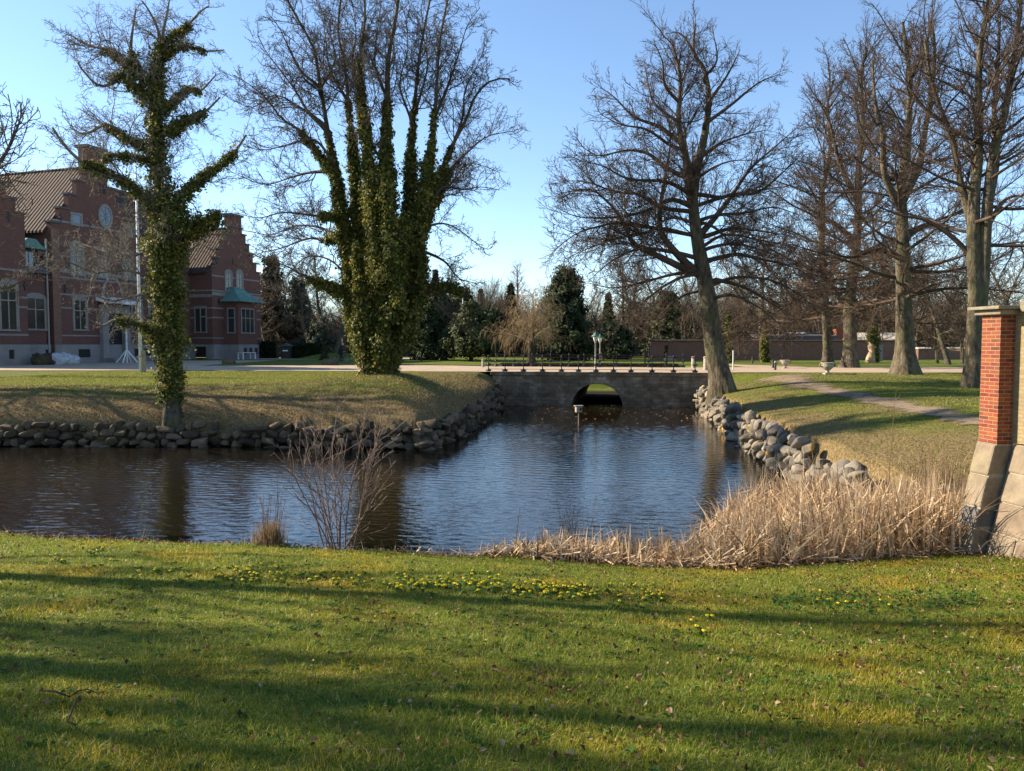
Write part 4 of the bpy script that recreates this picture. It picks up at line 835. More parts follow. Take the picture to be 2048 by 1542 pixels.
# --- tree 2: the great many-stemmed ivy tree
def ivy_tree_big():
    Y = 34.0; D = lambda pts, a, b, d0=0., d1=0.: limb(Y, pts, a, b, d0, d1, 2.1)
    S = [D([(764, 762), (765, 650), (770, 540), (772, 430), (770, 320), (775, 200), (776, 120), (790, 45), (800, -30)], 26, 3, 0, -.5),
         D([(748, 745), (716, 660), (704, 560), (690, 470), (678, 400), (668, 330), (655, 260), (640, 170), (628, 100), (602, 50), (572, -5)], 17, 2.2, 0, .8),
         D([(755, 700), (736, 600), (722, 480), (713, 380), (704, 280), (696, 200), (690, 130), (676, 60), (684, -20)], 13, 2, 0, 2.2),
         D([(755, 690), (750, 560), (744, 420), (735, 300), (722, 200), (720, 120), (730, 40), (728, -30)], 13, 2, 0, -1.9),
         D([(776, 735), (806, 600), (815, 500), (820, 400), (822, 300), (830, 200), (838, 120), (850, 50), (864, -20)], 15, 2, 0, 1.4),
         D([(780, 700), (822, 530), (845, 400), (862, 300), (870, 220), (875, 140), (880, 80), (896, -5)], 12, 2, 0, -1.6),
         D([(790, 660), (818, 560), (852, 430), (880, 350), (905, 290), (932, 240), (952, 190), (985, 160), (1020, 158)], 11, 1.6, 0, .5)]
    D0 = D; D = lambda pts, a, b, d0=0., d1=0.: D0(pts, a * .72, b * .5, d0, d1)
    L = [D([(672, 362), (640, 310), (600, 262), (562, 236), (535, 200), (500, 170), (468, 150)], 8, 1.5, 0, -1), D([(664, 345), (620, 345), (582, 355), (530, 369), (480, 352)], 6, 1.3, 0, 2.2), D([(682, 430), (640, 432), (568, 425), (518, 436), (470, 425)], 6, 1.3, 0, -2.3),
         D([(688, 470), (650, 480), (617, 477), (560, 497), (518, 507), (490, 530)], 6, 1.3, 0, 1.8), D([(700, 592), (656, 572), (617, 556), (568, 530), (520, 515), (490, 500)], 7, 1.3, 0, -1), D([(690, 480), (640, 455), (590, 452), (540, 470), (500, 462)], 5, 1.2, 0, 3),
         D([(655, 265), (615, 222), (590, 180), (560, 140), (530, 100), (515, 70)], 6, 1.3, 0, 1.4), D([(640, 175), (600, 140), (575, 90), (555, 50), (530, 20)], 5, 1.2, 0, -1.7), D([(650, 250), (600, 215), (550, 190), (505, 215), (465, 200)], 5, 1.2, 0, 2.6),
         D([(830, 480), (870, 400), (900, 340), (940, 300), (970, 275), (1002, 266), (1030, 262)], 8, 1.4, 0, 1.7), D([(850, 432), (883, 376), (927, 379), (962, 374), (1000, 380)], 5, 1.2, 0, -1.8), D([(838, 478), (860, 452), (893, 448), (927, 466), (967, 497), (985, 495)], 5, 1.2, 0, 1),
         D([(840, 500), (888, 522), (917, 556), (945, 565), (955, 570)], 5, 1.2, 0, -2), D([(812, 600), (860, 575), (900, 572), (925, 585)], 6, 2, 0, -1), D([(860, 600), (895, 630), (925, 660), (935, 640)], 3, 1, -.6, -1.6), D([(905, 292), (925, 235), (930, 180), (955, 130), (970, 90)], 5, 1.2, 0, 1.6),
         D([(875, 222), (900, 160), (920, 100), (935, 50), (960, 15)], 5, 1.2, 0, -1.7), D([(822, 240), (800, 170), (815, 100), (812, 30)], 4, 1.2, 0, -2), D([(775, 200), (750, 130), (755, 60), (765, -20)], 5, 1.4, 0, 2.4), D([(696, 205), (660, 140), (650, 70), (640, 10)], 5, 1.3, 0, 2.8),
         D([(722, 200), (705, 130), (712, 60), (700, -20)], 5, 1.3, 0, -2.6), D([(838, 200), (855, 130), (845, 70), (830, 20)], 4, 1.2, 0, 2.6), D([(770, 330), (730, 260), (750, 200), (740, 130)], 5, 1.5, 0, -3), D([(845, 410), (900, 370), (930, 330), (960, 330), (1000, 345)], 4, 1.1, 0, 3),
         D([(668, 330), (630, 280), (575, 290), (520, 300), (470, 280)], 5, 1.1, 0, -3.2), D([(700, 560), (660, 520), (610, 515), (570, 560), (540, 600)], 4, 1, 0, 2.6), D([(640, 180), (670, 120), (660, 60), (668, 0)], 4, 1.2, 0, -1)]
    lv = [dict(dens=4.8, t0=.22, t1=1., ang=(44, 14), lf=.33, K=9, wob=.2, trop=.05, lmin=.4, lmax=2.6, rtip=.009, rl=.0125, rf=.5), dict(dens=7.0, t0=.1, t1=1., ang=(46, 17), lf=.5, K=6, wob=.3, trop=.03, lmin=.2, lmax=1.0, rtip=.0068, rl=.013), dict(dens=8.5, t0=.1, t1=1., ang=(46, 18), lf=.48, K=5, wob=.36, trop=.03, lmin=.12, lmax=.45, rtip=.0055, rl=.013)]
    iv = []
    for i, (n, a, b) in enumerate([(5, .62, .26), (6, .36, .08), (5, .48, .1), (5, .48, .12), (5, .48, .1), (4, .48, .1), (4, .42, .09)]): iv += [(S[i][0][:2], S[i][1][:2], .1, a * .8), (S[i][0][1:n], S[i][1][1:n], a * .8, b)]
    for i, (n, m, a, b) in enumerate([(5, 6, .2, .0), (6, 7, .06, .0), (5, 6, .08, .0), (5, 6, .1, .0), (5, 6, .08, .0), (4, 5, .08, .0), (4, 5, .07, .0)]): iv.append((S[i][0][n - 1:m], S[i][1][n - 1:m], a, b))
    for i, n, a, b in [(9, 3, .2, .08), (13, 4, .3, .12), (4, 3, .3, .05), (0, 3, .12, .04), (2, 2, .25, .08), (3, 2, .3, .1)]: iv.append((L[i][0][:n], L[i][1][:n], a, b))
    for pts, dy in [([(770, 720), (765, 600), (785, 480)], -1.2), ([(740, 690), (722, 600), (712, 490)], -1.0), ([(800, 690), (838, 600), (845, 500)], -.8), ([(790, 640), (800, 520), (812, 430)], -1.5), ([(760, 560), (745, 440), (742, 350)], -1.5), ([(785, 560), (775, 440), (772, 350)], -1.8)]:
        c = D(pts, 3, 3, dy, dy); iv.append((c[0], c[1], .55, .08))
    t = tree_parts('ivy_tree', 'huge fan shaped many stemmed tree smothered in ivy on the lawn left of the bridge', 'ivy covered trees', W(763, 751, Y), S, L, rt, M['bark_grey'], M['twig'], lv, (1500, iv, (.06, .12)), M['ivy'], 1.3, stem_from=.55)
    # the left flank carries extra warm toned ivy
    c1 = D([(738, 735), (712, 660), (703, 600)], 3, 3, -.2, -.2); c2 = D([(700, 600), (690, 480), (682, 420)], 3, 3, 0, 0); c3 = D([(728, 700), (715, 640), (720, 570)], 3, 3, -1., -1.); b = np.array(W(763, 751, Y))
    V, q = ivy_leaves(rt, [(c1[0] - b, c1[1], .36, .36), (c2[0] - b, c2[1], .25, .16), (c3[0] - b, c3[1], .3, .25)], 1500, (.06, .11)); o = link('ivy', np_mesh('ivy', V, q, False), M['ivy_warm'], t); o['label'] = 'warm toned ivy on the left side'
ivy_tree_big()
BE = [dict(dens=4.6, t0=.2, t1=1., ang=(46, 13), lf=.36, K=9, wob=.13, trop=.03, lmin=.5, lmax=3.0, rtip=.0085, rl=.0125, rf=.6, taper=.5), dict(dens=6.4, t0=.12, t1=1., ang=(42, 14), lf=.44, K=6, wob=.14, trop=.05, lmin=.28, lmax=1.25, rtip=.0068, rl=.0105), dict(dens=7.4, t0=.12, t1=1., ang=(40, 14), lf=.44, K=4, wob=.16, trop=.07, lmin=.15, lmax=.5, rtip=.0058, rl=.0115)]
# --- tree 3: the leaning beech at the right end of the bridge
def beech_leaning():
    Y = 37.4; D = lambda pts, a, b, d0=0., d1=0.: limb(Y, pts, a, b, d0, d1); Z = lambda *p: [(1050 + x / 1.928, y / 1.928) for x, y in p]
    tr = [D([(1450, 788), (1437, 730), (1427, 680), (1419, 620), (1409, 560), (1398, 500), (1390, 451), (1384, 389), (1375, 332), (1363, 280), (1357, 233), (1361, 156), (1345, 90)], 23, 2.5), D([(1384, 400), (1392, 340), (1403, 301), (1413, 249), (1418, 197), (1409, 140), (1388, 104), (1390, 50)], 11, 2, 0, .9)]
    L = [(Z((650, 1040), (560, 950), (520, 880), (525, 780), (540, 680), (560, 560), (555, 450)), 12, 2.5, -.6), (Z((645, 1050), (520, 990), (420, 940), (380, 860), (330, 790), (250, 730), (140, 745)), 11, 1.6, -1.4), (Z((680, 900), (740, 830), (800, 750), (870, 650), (960, 570), (1045, 495)), 10, 1.5, .8),
         (Z((700, 910), (800, 880), (900, 890), (1030, 910)), 7, 1.5, -2), (Z((670, 750), (760, 760), (850, 740), (1000, 720)), 7, 1.3, 2.4), (Z((630, 690), (550, 650), (470, 590), (390, 580), (280, 600), (215, 560)), 8, 1.4, 1.6), (Z((625, 740), (540, 700), (400, 690), (300, 640), (210, 620)), 7, 1.3, -2.2),
         (Z((600, 550), (520, 490), (420, 450), (350, 380), (290, 335)), 7, 1.3, 1.2), (Z((630, 790), (560, 770), (480, 810), (400, 830), (300, 840), (200, 835), (120, 800)), 8, 1.3, -.6), (Z((640, 1050), (560, 1060), (450, 1090), (340, 1110), (240, 1090)), 6, 1.2, 1.8), (Z((560, 970), (440, 960), (330, 1010), (250, 1080)), 6, 1.2, .6),
         (Z((600, 400), (540, 330), (530, 240), (500, 165)), 6, 1.3, -1), (Z((705, 400), (780, 290), (830, 190)), 6, 1.3, .6), (Z((695, 480), (800, 400), (900, 320), (985, 285)), 6, 1.3, -1.4), (Z((735, 1080), (850, 1110), (950, 1170), (1050, 1230)), 7, 1.2, 1.5), (Z((725, 1000), (830, 980), (920, 1020), (1000, 1100)), 7, 1.2, -1.8),
         (Z((700, 960), (800, 940), (900, 960), (1000, 1000)), 6, 1.2, 2.6), (Z((590, 470), (500, 400), (470, 300), (460, 230)), 5, 1.2, 2), (Z((560, 560), (470, 500), (370, 480), (290, 440)), 5, 1.2, -1.8), (Z((690, 300), (740, 230), (720, 100)), 5, 1.2, -.5), (Z((650, 200), (600, 130), (540, 130)), 4, 1.1, .6),
         (Z((525, 800), (440, 750), (350, 740), (230, 700), (130, 700)), 6, 1.2, 2.6), (Z((380, 860), (300, 870), (200, 900), (120, 960)), 5, 1.1, -2.2), (Z((520, 880), (460, 900), (350, 920), (240, 960), (150, 1000)), 5, 1.1, 2), (Z((800, 750), (900, 740), (1000, 660), (1060, 600)), 5, 1.2, -1.2), (Z((740, 830), (850, 820), (960, 800), (1060, 830)), 5, 1.2, 2.2),
         (Z((640, 640), (740, 560), (840, 520), (940, 500)), 6, 1.2, 2.6), (Z((650, 700), (720, 650), (800, 620), (900, 620)), 5, 1.2, -2.8), (Z((655, 860), (560, 840), (480, 900), (400, 1000), (360, 1060)), 5, 1.2, -3), (Z((690, 860), (760, 900), (830, 1000), (900, 1090)), 5, 1.2, -3)]
    L += [([(1418, 600), (1460, 590), (1510, 610), (1560, 650), (1590, 690)], 6, 1.2, -3), ([(1412, 575), (1470, 555), (1540, 560), (1600, 590), (1640, 630)], 6, 1.2, 1), ([(1405, 545), (1350, 560), (1290, 600), (1250, 640)], 6, 1.2, -2), ([(1400, 530), (1460, 510), (1530, 520), (1600, 540), (1660, 580)], 6, 1.2, -1.5), ([(1395, 500), (1450, 470), (1520, 480), (1610, 500)], 6, 1.2, 3.4), ([(1412, 580), (1370, 590), (1330, 620), (1310, 650)], 5, 1.1, 2)]
    L = [D(p, a * .7, b * .45, 0, d) for p, a, b, d in L]
    tree_parts('beech_tree', 'leaning bare beech on the bank at the right end of the bridge', 'bare beeches right of the moat', W(1448, 783, Y), tr, L, rt, M['bark_beech'], M['twig_beech'], BE, None, None, 1.35, 16)
beech_leaning()
def auto_limbs(rng, P, R, n, t0, t1, ang, l0, l1, up, wob=.12, rf=.5, r_end=.02):
    """limbs growing out of a stem: low ones long and flat, high ones short and steep"""
    P, R = resample(P, R, 40); out = []
    for i in range(n):
        t = t0 + (t1 - t0) * (i + rng.random()) / n; k = min(int(t * 39), 38); s = (t - t0) / (t1 - t0); az = i * 2.4 + rng.uniform(-.5, .5); e = R_(ang[0] + (ang[1] - ang[0]) * s + rng.normal(0, 7)); d = np.array([math.cos(az) * math.cos(e), math.sin(az) * math.cos(e), math.sin(e)])
        l = (l0 + (l1 - l0) * s) * rng.uniform(.7, 1.15); p = P[k].copy(); pts = [p.copy()]; 
        for j in range(6):
            d = d + rng.normal(0, wob, 3) + np.array([0, 0, up]); d /= np.linalg.norm(d); p = p + d * l / 6; pts.append(p.copy())
        r0 = min(R[k] * rf, l * .0125 + .016); out.append((np.array(pts), r_end + (r0 - r_end) * np.linspace(1, 0, 7) ** 1.2))
    return out
BR_ = [dict(BE[0], dens=3.4), dict(BE[1], dens=5.4), dict(BE[2], dens=6.4)]
# --- the other beeches right of the moat
def beech_centre():
    Y = 43.0; D = lambda pts, a, b, d0=0., d1=0.: limb(Y, pts, a, b, d0, d1)
    tr = [D([(1812, 757), (1809, 690), (1807, 616), (1806, 517), (1805, 443), (1801, 375), (1812, 315), (1817, 246), (1820, 160), (1812, 90), (1805, 45)], 19, 2.5), D([(1806, 400), (1838, 332), (1850, 260), (1862, 190), (1870, 110), (1865, 50)], 8, 2, 0, 1), D([(1803, 420), (1770, 350), (1765, 270), (1750, 200), (1745, 120)], 8, 2, 0, -1)]
    L = auto_limbs(rt, *tr[0], 28, .3, .97, (2, 58), 7.4, 3.0, .04) + auto_limbs(rt, *tr[1], 8, .2, .95, (25, 60), 4, 2, .06) + auto_limbs(rt, *tr[2], 8, .2, .95, (25, 60), 4, 2, .06)
    L += auto_limbs(rt, *tr[0], 8, .22, .36, (0, 14), 8.0, 7.5, .0) + [D([(1808, 520), (1760, 500), (1700, 515), (1650, 500)], 7, 1.4, 0, -2), D([(1806, 600), (1850, 575), (1900, 560)], 5, 1.2, 0, -3), D([(1806, 480), (1860, 450), (1920, 470)], 6, 1.2, 0, 2), D([(1802, 360), (1760, 352), (1725, 330), (1690, 300)], 6, 1.3, 0, 1)]
    tree_parts('beech_tree', 'tall thick grey trunked beech beside the drive, with a wide root flare and black scar', 'bare beeches right of the moat', W(1812, 750, Y), tr, L, rt, M['bark_beech'], M['twig_beech'], BR_, None, None, 1.75, 16, flareh=1.3)
def beech_right():
    Y = 31.5; D = lambda pts, a, b, d0=0., d1=0.: limb(Y, pts, a, b, d0, d1)
    tr = [D([(1947, 788), (1949, 700), (1952, 591), (1947, 493), (1948, 394), (1957, 320), (1957, 197), (1960, 99), (1974, 20), (1980, -60)], 19, 3), D([(1956, 650), (1966, 567), (1973, 443), (1985, 320), (2010, 222), (2022, 148), (2034, 74), (2045, -30)], 14, 3, 0, -.6), D([(1948, 470), (1938, 429), (1919, 355), (1904, 276), (1879, 212), (1860, 150), (1850, 80)], 9, 2, 0, .8), D([(1975, 420), (1992, 320), (1988, 222), (1996, 130), (2000, 30)], 8, 2, 0, 1)]
    L = []
    for i, n in ((0, 16), (1, 14), (2, 9), (3, 7)): L += auto_limbs(rt, *tr[i], n, .34 if i < 2 else .2, .97, (4, 58), 5.4 if i < 2 else 3.8, 2.2, .045)
    L += [D([(1950, 520), (1900, 470), (1850, 440), (1800, 430), (1750, 410)], 6, 1.2, 0, 1), D([(1972, 460), (2010, 400), (2060, 390)], 6, 1.4, 0, -1)]
    tree_parts('beech_tree', 'twin stemmed beech just left of the brick pier', 'bare beeches right of the moat', W(1947, 780, Y), tr, L, rt, M['bark_beech'], M['twig_beech'], BR_, None, None, 1.4, 14)
def beech_rear():
    for Y, tp, lab, seed in ((56.0, [(1700, 741), (1701, 680), (1700, 616), (1709, 517), (1716, 443), (1717, 345), (1726, 246), (1722, 148), (1735, 100)], 'thick straight trunked bare tree beyond the drive, left of the biggest beech', 24), (59.5, [(1656, 736), (1654, 680), (1649, 591), (1644, 493), (1642, 400), (1660, 300), (1655, 210), (1668, 160)], 'slender straight bare tree beyond the drive, right behind the garden urns', 20)):
        D = lambda pts, a, b, d0=0., d1=0.: limb(Y, pts, a, b, d0, d1); tr = [D(tp, 15 if Y < 58 else 10, 2)]
        L = auto_limbs(rt, *tr[0], seed + 14, .25, .97, (2, 58), 8.2, 3.2, .04)
        L += auto_limbs(rt, *tr[0], 9, .17, .34, (-2, 14), 9.5, 8.0, .0)
        if Y < 58: L += [D([(1712, 490), (1680, 455), (1630, 425), (1590, 400)], 7, 1.5, 0, -1), D([(1708, 520), (1750, 508), (1800, 515)], 6, 1.4, 0, 1), D([(1716, 400), (1680, 330), (1660, 250), (1630, 190)], 6, 1.3, 0, 1)]
        tree_parts('beech_tree', lab, 'bare beeches right of the moat', np.append(tr[0][0][0][:2], 0.0), tr, L, rt, M['bark_grey'], M['twig_beech'], [dict(BE[0], dens=3.2, rtip=.01), dict(BE[1], dens=4.8, rtip=.0085), dict(BE[2], dens=5.2, rtip=.0075)], None, None, 1.6, 12)
beech_centre(); beech_right(); beech_rear()

# --- bare trees of the park and the wood behind: a few kinds, copied
def proto_bare(name, seed, h, rad, spread, mat, lean=.0, dens=1.0, cat='tree', nl=22, bark='bark_grey', low=.22, rt_=.012, stems=1):
    r = np.random.default_rng(seed); tr = []
    for s in range(stems):
        dx = r.normal(0, .25) if stems > 1 else 0; pts = [(dx * .3, 0, -.2)]; p = np.array([dx, 0, 0.]); d = np.array([lean + (r.normal(0, .18) if stems > 1 else 0), r.normal(0, .06), 1.])
        for k in range(8): d = d + r.normal(0, .09, 3) * [1, 1, .2]; d /= np.linalg.norm(d); p = p + d * h * .95 / 8; pts.append(tuple(p))
        tr.append((np.array(pts), np.linspace(rad, .03, 9) * (1 if s == 0 else .7)))
    L = []
    for q in tr: L += auto_limbs(r, *q, nl // stems, low, .97, (10, 62), spread, spread * .38, .06)
    lv = [dict(BE[0], dens=2.6 * dens, rtip=rt_ * 1.2, rl=.011), dict(BE[1], dens=3.6 * dens, rtip=rt_, lmax=1.4), dict(BE[2], dens=4.6 * dens, rtip=rt_ * .85, lmax=.8, lmin=.25)]
    return tree_parts(name, None, None, (0, 0, 0), tr, L, r, M[bark], mat, lv, None, None, 1.5, 10, (5, 3, 3, 3), cat)
PROTO = {'a': proto_bare('bare_tree', 101, 15, .34, 5.2, M['twig_far']), 'b': proto_bare('bare_tree', 102, 12, .26, 4.4, M['twig_far'], .08), 'c': proto_bare('bare_tree', 103, 17, .4, 6.0, M['twig_far'], -.05, nl=26), 'd': proto_bare('bare_tree', 104, 9, .16, 3.4, M['twig_far'], stems=3, nl=24, low=.12)}
USED = set()
def place(kind, px, Y, sc, label, group=None, rot=None, loc=None, z=None):
    p = PROTO[kind]; o = p if kind not in USED else copy_tree(p); USED.add(kind)
    x = loc[0] if loc else (px - 1024) / F * Y; zz = (H1(x, Y) if Y < 100 else 0.0) if z is None else z
    o.location = (x, Y, zz); o.scale = (sc, sc, sc); o.rotation_euler = (0, 0, (px * .37 + Y) % 6.28 if rot is None else rot); tag(o, label, None, group); return o
GB = 'bare trees of the park and wood'
LW = 'bare brown tree in the dense wood beyond the long garden wall'
for kind, px, Y, sc in [('a', 1250, 118, 1.0), ('b', 1195, 112, .9), ('c', 1330, 122, .95), ('a', 1400, 110, 1.0), ('d', 1450, 104, 1.2), ('c', 1500, 116, 1.0), ('b', 1545, 100, 1.1), ('a', 1600, 112, 1.0), ('d', 1640, 98, 1.3), ('c', 1690, 120, 1.05), ('b', 1740, 104, 1.15), ('a', 1790, 114, 1.05), ('d', 1830, 100, 1.3), ('c', 1880, 116, 1.0), ('b', 1925, 102, 1.1), ('a', 1975, 110, 1.0), ('c', 2030, 114, 1.05), ('b', 2090, 104, 1.1), ('d', 1560, 92, 1.0), ('d', 1760, 92, 1.1), ('b', 1290, 106, .8), ('d', 1370, 100, 1.0), ('a', 1860, 128, 1.1), ('a', 1660, 130, 1.1), ('c', 1450, 132, 1.0), ('c', 2000, 96, .85)]:
    place(kind, px, Y, sc, LW, GB)
for kind, px, Y, sc, lab in [('b', 1898, 66, .85, 'bare tree with a pale fluted trunk beyond the drive, left of the twin stemmed beech'), ('d', 1875, 70, .8, 'small slim bare tree standing left of the fluted trunk on the far lawn'), ('d', 1925, 68, .85, 'small bare tree between the fluted trunk and the twin stemmed beech'),
                         ('a', 1528, 74, .9, 'bare tree with an ivy covered trunk before the long brick wall'), ('b', 1458, 72, .85, 'bare tree with a dark ivy trunk directly behind the leaning beech'), ('b', 668, 92, 1.2, 'big bare tree on a small mound beside the clipped hedge, behind the cyclist'),
                         ('b', 1422, 90, .85, 'bare tree left of the leaning beech behind the garden wall'), ('b', 540, 104, 1.0, 'dense bare bush like tree right beside the far end of the manor'), ('d', 1207, 84, .7, 'thin young bare tree right of the bridge lamps'), ('d', 1262, 96, .9, 'small bare tree standing left of the end of the garden wall')]:
    place(kind, px, Y, sc, lab)
for px, Y, sc, k in [(560, 112, .85, 'a'), (625, 104, .9, 'b'), (650, 118, 1.0, 'c'), (690, 108, .9, 'a'), (575, 135, 1.0, 'a'), (640, 140, 1.0, 'c'), (700, 130, 1.0, 'a'), (610, 120, .9, 'b')]: place(k, px, Y, sc, 'bare tree in the distance between the manor and the great ivy tree', GB)
for px, Y, sc, k in [(985, 112, .8, 'b'), (1075, 108, .75, 'a'), (1165, 100, .8, 'b'), (1240, 96, .85, 'a'), (1275, 112, .9, 'c'), (1305, 102, .85, 'b'), (1352, 112, .9, 'a'), (905, 118, .9, 'c'), (1010, 150, .9, 'a'), (960, 155, .9, 'c'), (1100, 150, .9, 'b'), (1160, 140, .9, 'a')]: place(k, px, Y, sc, 'bare tree of the far wood showing between the conifers above the bridge', GB)
# trees of the park to the left of the picture, which shade the lawn; the nearest reaches in at the left edge
place('b', 0, 31.5, 1.1, 'bare tree reaching in from the left edge, before the manor roof', None, 1.0, (-24.7, 31.5))
PROTO['f'] = proto_bare('bare_tree', 106, 13, .3, 3.6, M['twig_far'], dens=1.0, nl=22, low=.3)
PROTO['e'] = proto_bare('bare_tree', 105, 16, .36, 4.2, M['twig_far'], dens=1.0, nl=20, low=.34)
for i, (x, y, sc, k) in enumerate([(-16.4, 16.2, .72, 'e'), (-15.4, 10.1, 1.0, 'e'), (-14.0, 9.3, .85, 'e'), (-14.5, 6.0, 1.05, 'e'), (-17.6, 8.4, .9, 'f'), (-21.5, 11.2, .9, 'f'), (-26.0, 9.5, 1.0, 'f'), (-20.0, 6.6, 1.0, 'f'), (-29.0, 12.0, 1.1, 'f'), (-36, 33, .9, 'a'), (-33, 42, .8, 'b')]):
    place(k, 0, y, sc, 'bare tree standing outside the left edge of the picture', GB, i * 1.3, (x, y))

# ivy on two of the trunks by the wall and the carved stump
def ivy_on(loc, h, r0, th, label_tree, seed):
    r = np.random.default_rng(seed); P = np.array([(0, 0, 0), (.1, 0, h * .5), (0, .1, h)]); V, q = ivy_leaves(r, [(P, np.array([r0, r0 * .9, r0 * .6]), th, th * .5)], 900, (.1, .18)); o = link('ivy', np_mesh('ivy', V, q, False), M['ivy']); o.location = loc; return o
for o in list(COL.objects):
    if o.get('label', '').startswith('bare tree with a') and 'ivy' in o['label']:
        iv = ivy_on((0, 0, 0), 5.2, .3, .22, '', 7); iv.parent = o

# --- evergreens and the willow
def evergreen(name, label, px, Y, top_py, wpx, mat, kind='cone', n=9000, card=.28, group=None, seed=0, skirt=0.0, cat='tree'):
    r = np.random.default_rng(seed + int(px)); x = (px - 1024) / F * Y; z0 = H1(x, Y) if Y < 100 else 0.; top = W(px, top_py, Y)[2] - z0; Rm = wpx * Y / F / 2
    t = thing(name, label, cat, (x, Y, z0), 0, group); m = MB(); m.tube([(0, 0, -.2), (.05, 0, top * .45), (0, 0, top * .9)], [max(.12, Rm * .1), max(.09, Rm * .07), .03], 8); m.build('trunk', M['bark_dark'], t, True)
    CC = []; NN = []
    nb = 26 if kind != 'spruce' else 60
    for i in range(n // 60):
        if kind == 'spruce':
            s = r.random() ** .8; zz = skirt + (top - skirt) * s; rad = Rm * (1 - s) ** .85 * (0.75 + .35 * math.sin(s * 40 + 0) * .5 + .2 * r.random()); az = r.uniform(0, 6.28); k = 60; u = r.random(k) ** .7
            c = np.column_stack([np.cos(az) * rad * u, np.sin(az) * rad * u, zz - u * rad * .28 + r.normal(0, .1, k)]) + r.normal(0, .12 + .02 * rad, (k, 3)) * [1, 1, .5]; nn = np.tile([math.cos(az) * .4, math.sin(az) * .4, .8], (k, 1))
        else:
            s = r.random(); prof = {'cone': (1 - s) ** .7 * (.65 + .6 * min(1, s * 5 + .25)), 'oval': math.sqrt(max(.02, 1 - (2 * s - .95) ** 2)) * (1 if s < .55 else .93), 'dome': math.sqrt(max(.02, 1 - s ** 1.8))}[kind]
            az = r.uniform(0, 6.28); lump = .74 + .24 * math.sin(az * 2 + s * 8 + seed) + .2 * math.sin(az * 5 - s * 21 + seed * 2) + .1 * math.sin(az * 11 + s * 43); rad = Rm * prof * max(.15, lump) * r.random() ** .25; cl = np.array([math.cos(az) * rad, math.sin(az) * rad, skirt + (top - skirt) * s]); k = 60
            sg = .08 + .05 * Rm; dr = np.array([math.cos(az), math.sin(az), r.uniform(.1, 1.1)]) * r.uniform(.1, .28) * Rm; c = cl + r.random((k, 1)) ** 1.5 * dr + r.normal(0, sg, (k, 3)) * [1, 1, 1.1]; nn = np.tile([math.cos(az), math.sin(az), .5], (k, 1))
        CC.append(c); NN.append(nn)
    C = np.concatenate(CC); C[:, 2] = np.maximum(C[:, 2], .05); V, q = cards(r, C, r.uniform(card * .6, card * 1.3, len(C)), np.concatenate(NN), 1.9, .5); link('foliage', np_mesh('foliage', V, q, False), mat, t); return t
evergreen('yew_tree', 'broad dark yew behind the bridge lamps, the biggest evergreen right of the willow', 1132, 82, 548, 128, M['conifer'], 'cone', 22000, .2, seed=1, skirt=.1)
evergreen('yew_tree', 'dark green yew with a trimmed narrow base on the lawn left of the bridge', 942, 78, 612, 92, M['yew'], 'cone', 15000, .17, seed=2, skirt=.7)
evergreen('yew_tree', 'very dark tall yew right of the great ivy tree, left of the trimmed yew', 868, 84, 590, 130, M['conifer'], 'dome', 20000, .2, seed=3, skirt=.2)
evergreen('conifer', 'tall pointed spruce behind the dark yews, right of the great ivy tree', 872, 125, 542, 75, M['conifer_blue'], 'spruce', 12000, .3, seed=4, skirt=1.)
evergreen('conifer', 'slim grey green conifer in the far row between the spruce and the larch', 962, 130, 580, 45, M['conifer_blue'], 'spruce', 8000, .3, seed=5, skirt=.5)
evergreen('conifer', 'bushy conifer right behind the distant white flagpole', 925, 108, 585, 90, M['yew'], 'cone', 12000, .26, seed=6)
evergreen('conifer', 'small dark conifer rising before the pink brown larch', 1022, 112, 570, 40, M['conifer'], 'spruce', 6000, .26, seed=7, skirt=4.)
evergreen('conifer', 'pointed conifer right of the broad yew behind the lamps', 1216, 112, 588, 55, M['yew'], 'spruce', 9000, .26, seed=8)
evergreen('conifer', 'rounded olive green conifer left of the leaning beech', 1334, 105, 592, 100, M['yew'], 'cone', 12000, .26, seed=9)
evergreen('conifer', 'blue green conifer between the manor and the great ivy tree', 596, 112, 566, 74, M['conifer_blue'], 'cone', 12000, .27, seed=10)
evergreen('conifer', 'brownish conifer close against the end of the manor', 545, 108, 520, 80, M['twig_brush'], 'cone', 11000, .27, seed=12)
evergreen('conifer', 'low broad dark conifer filling the gap right of the pointed conifer', 1272, 116, 612, 80, M['yew'], 'cone', 9000, .26, seed=21)
evergreen('conifer', 'rounded dark evergreen just left of the pink brown larch', 985, 104, 622, 60, M['conifer'], 'dome', 8000, .24, seed=22)
evergreen('evergreen_shrub', 'rounded grey green shrub behind the clipped hedge', 645, 98, 640, 60, M['conifer_blue'], 'dome', 6000, .2, seed=11, cat='shrub')
evergreen('evergreen_shrub', 'dark low shrubs below the broad yew, right of the lamps', 1225, 88, 655, 90, M['conifer'], 'dome', 7000, .2, seed=14, cat='shrub')
evergreen('evergreen_shrub', 'small light green bush at the right end of the clipped hedge', 649, 84, 700, 14, M['yew'], 'dome', 900, .1, seed=13, cat='shrub')
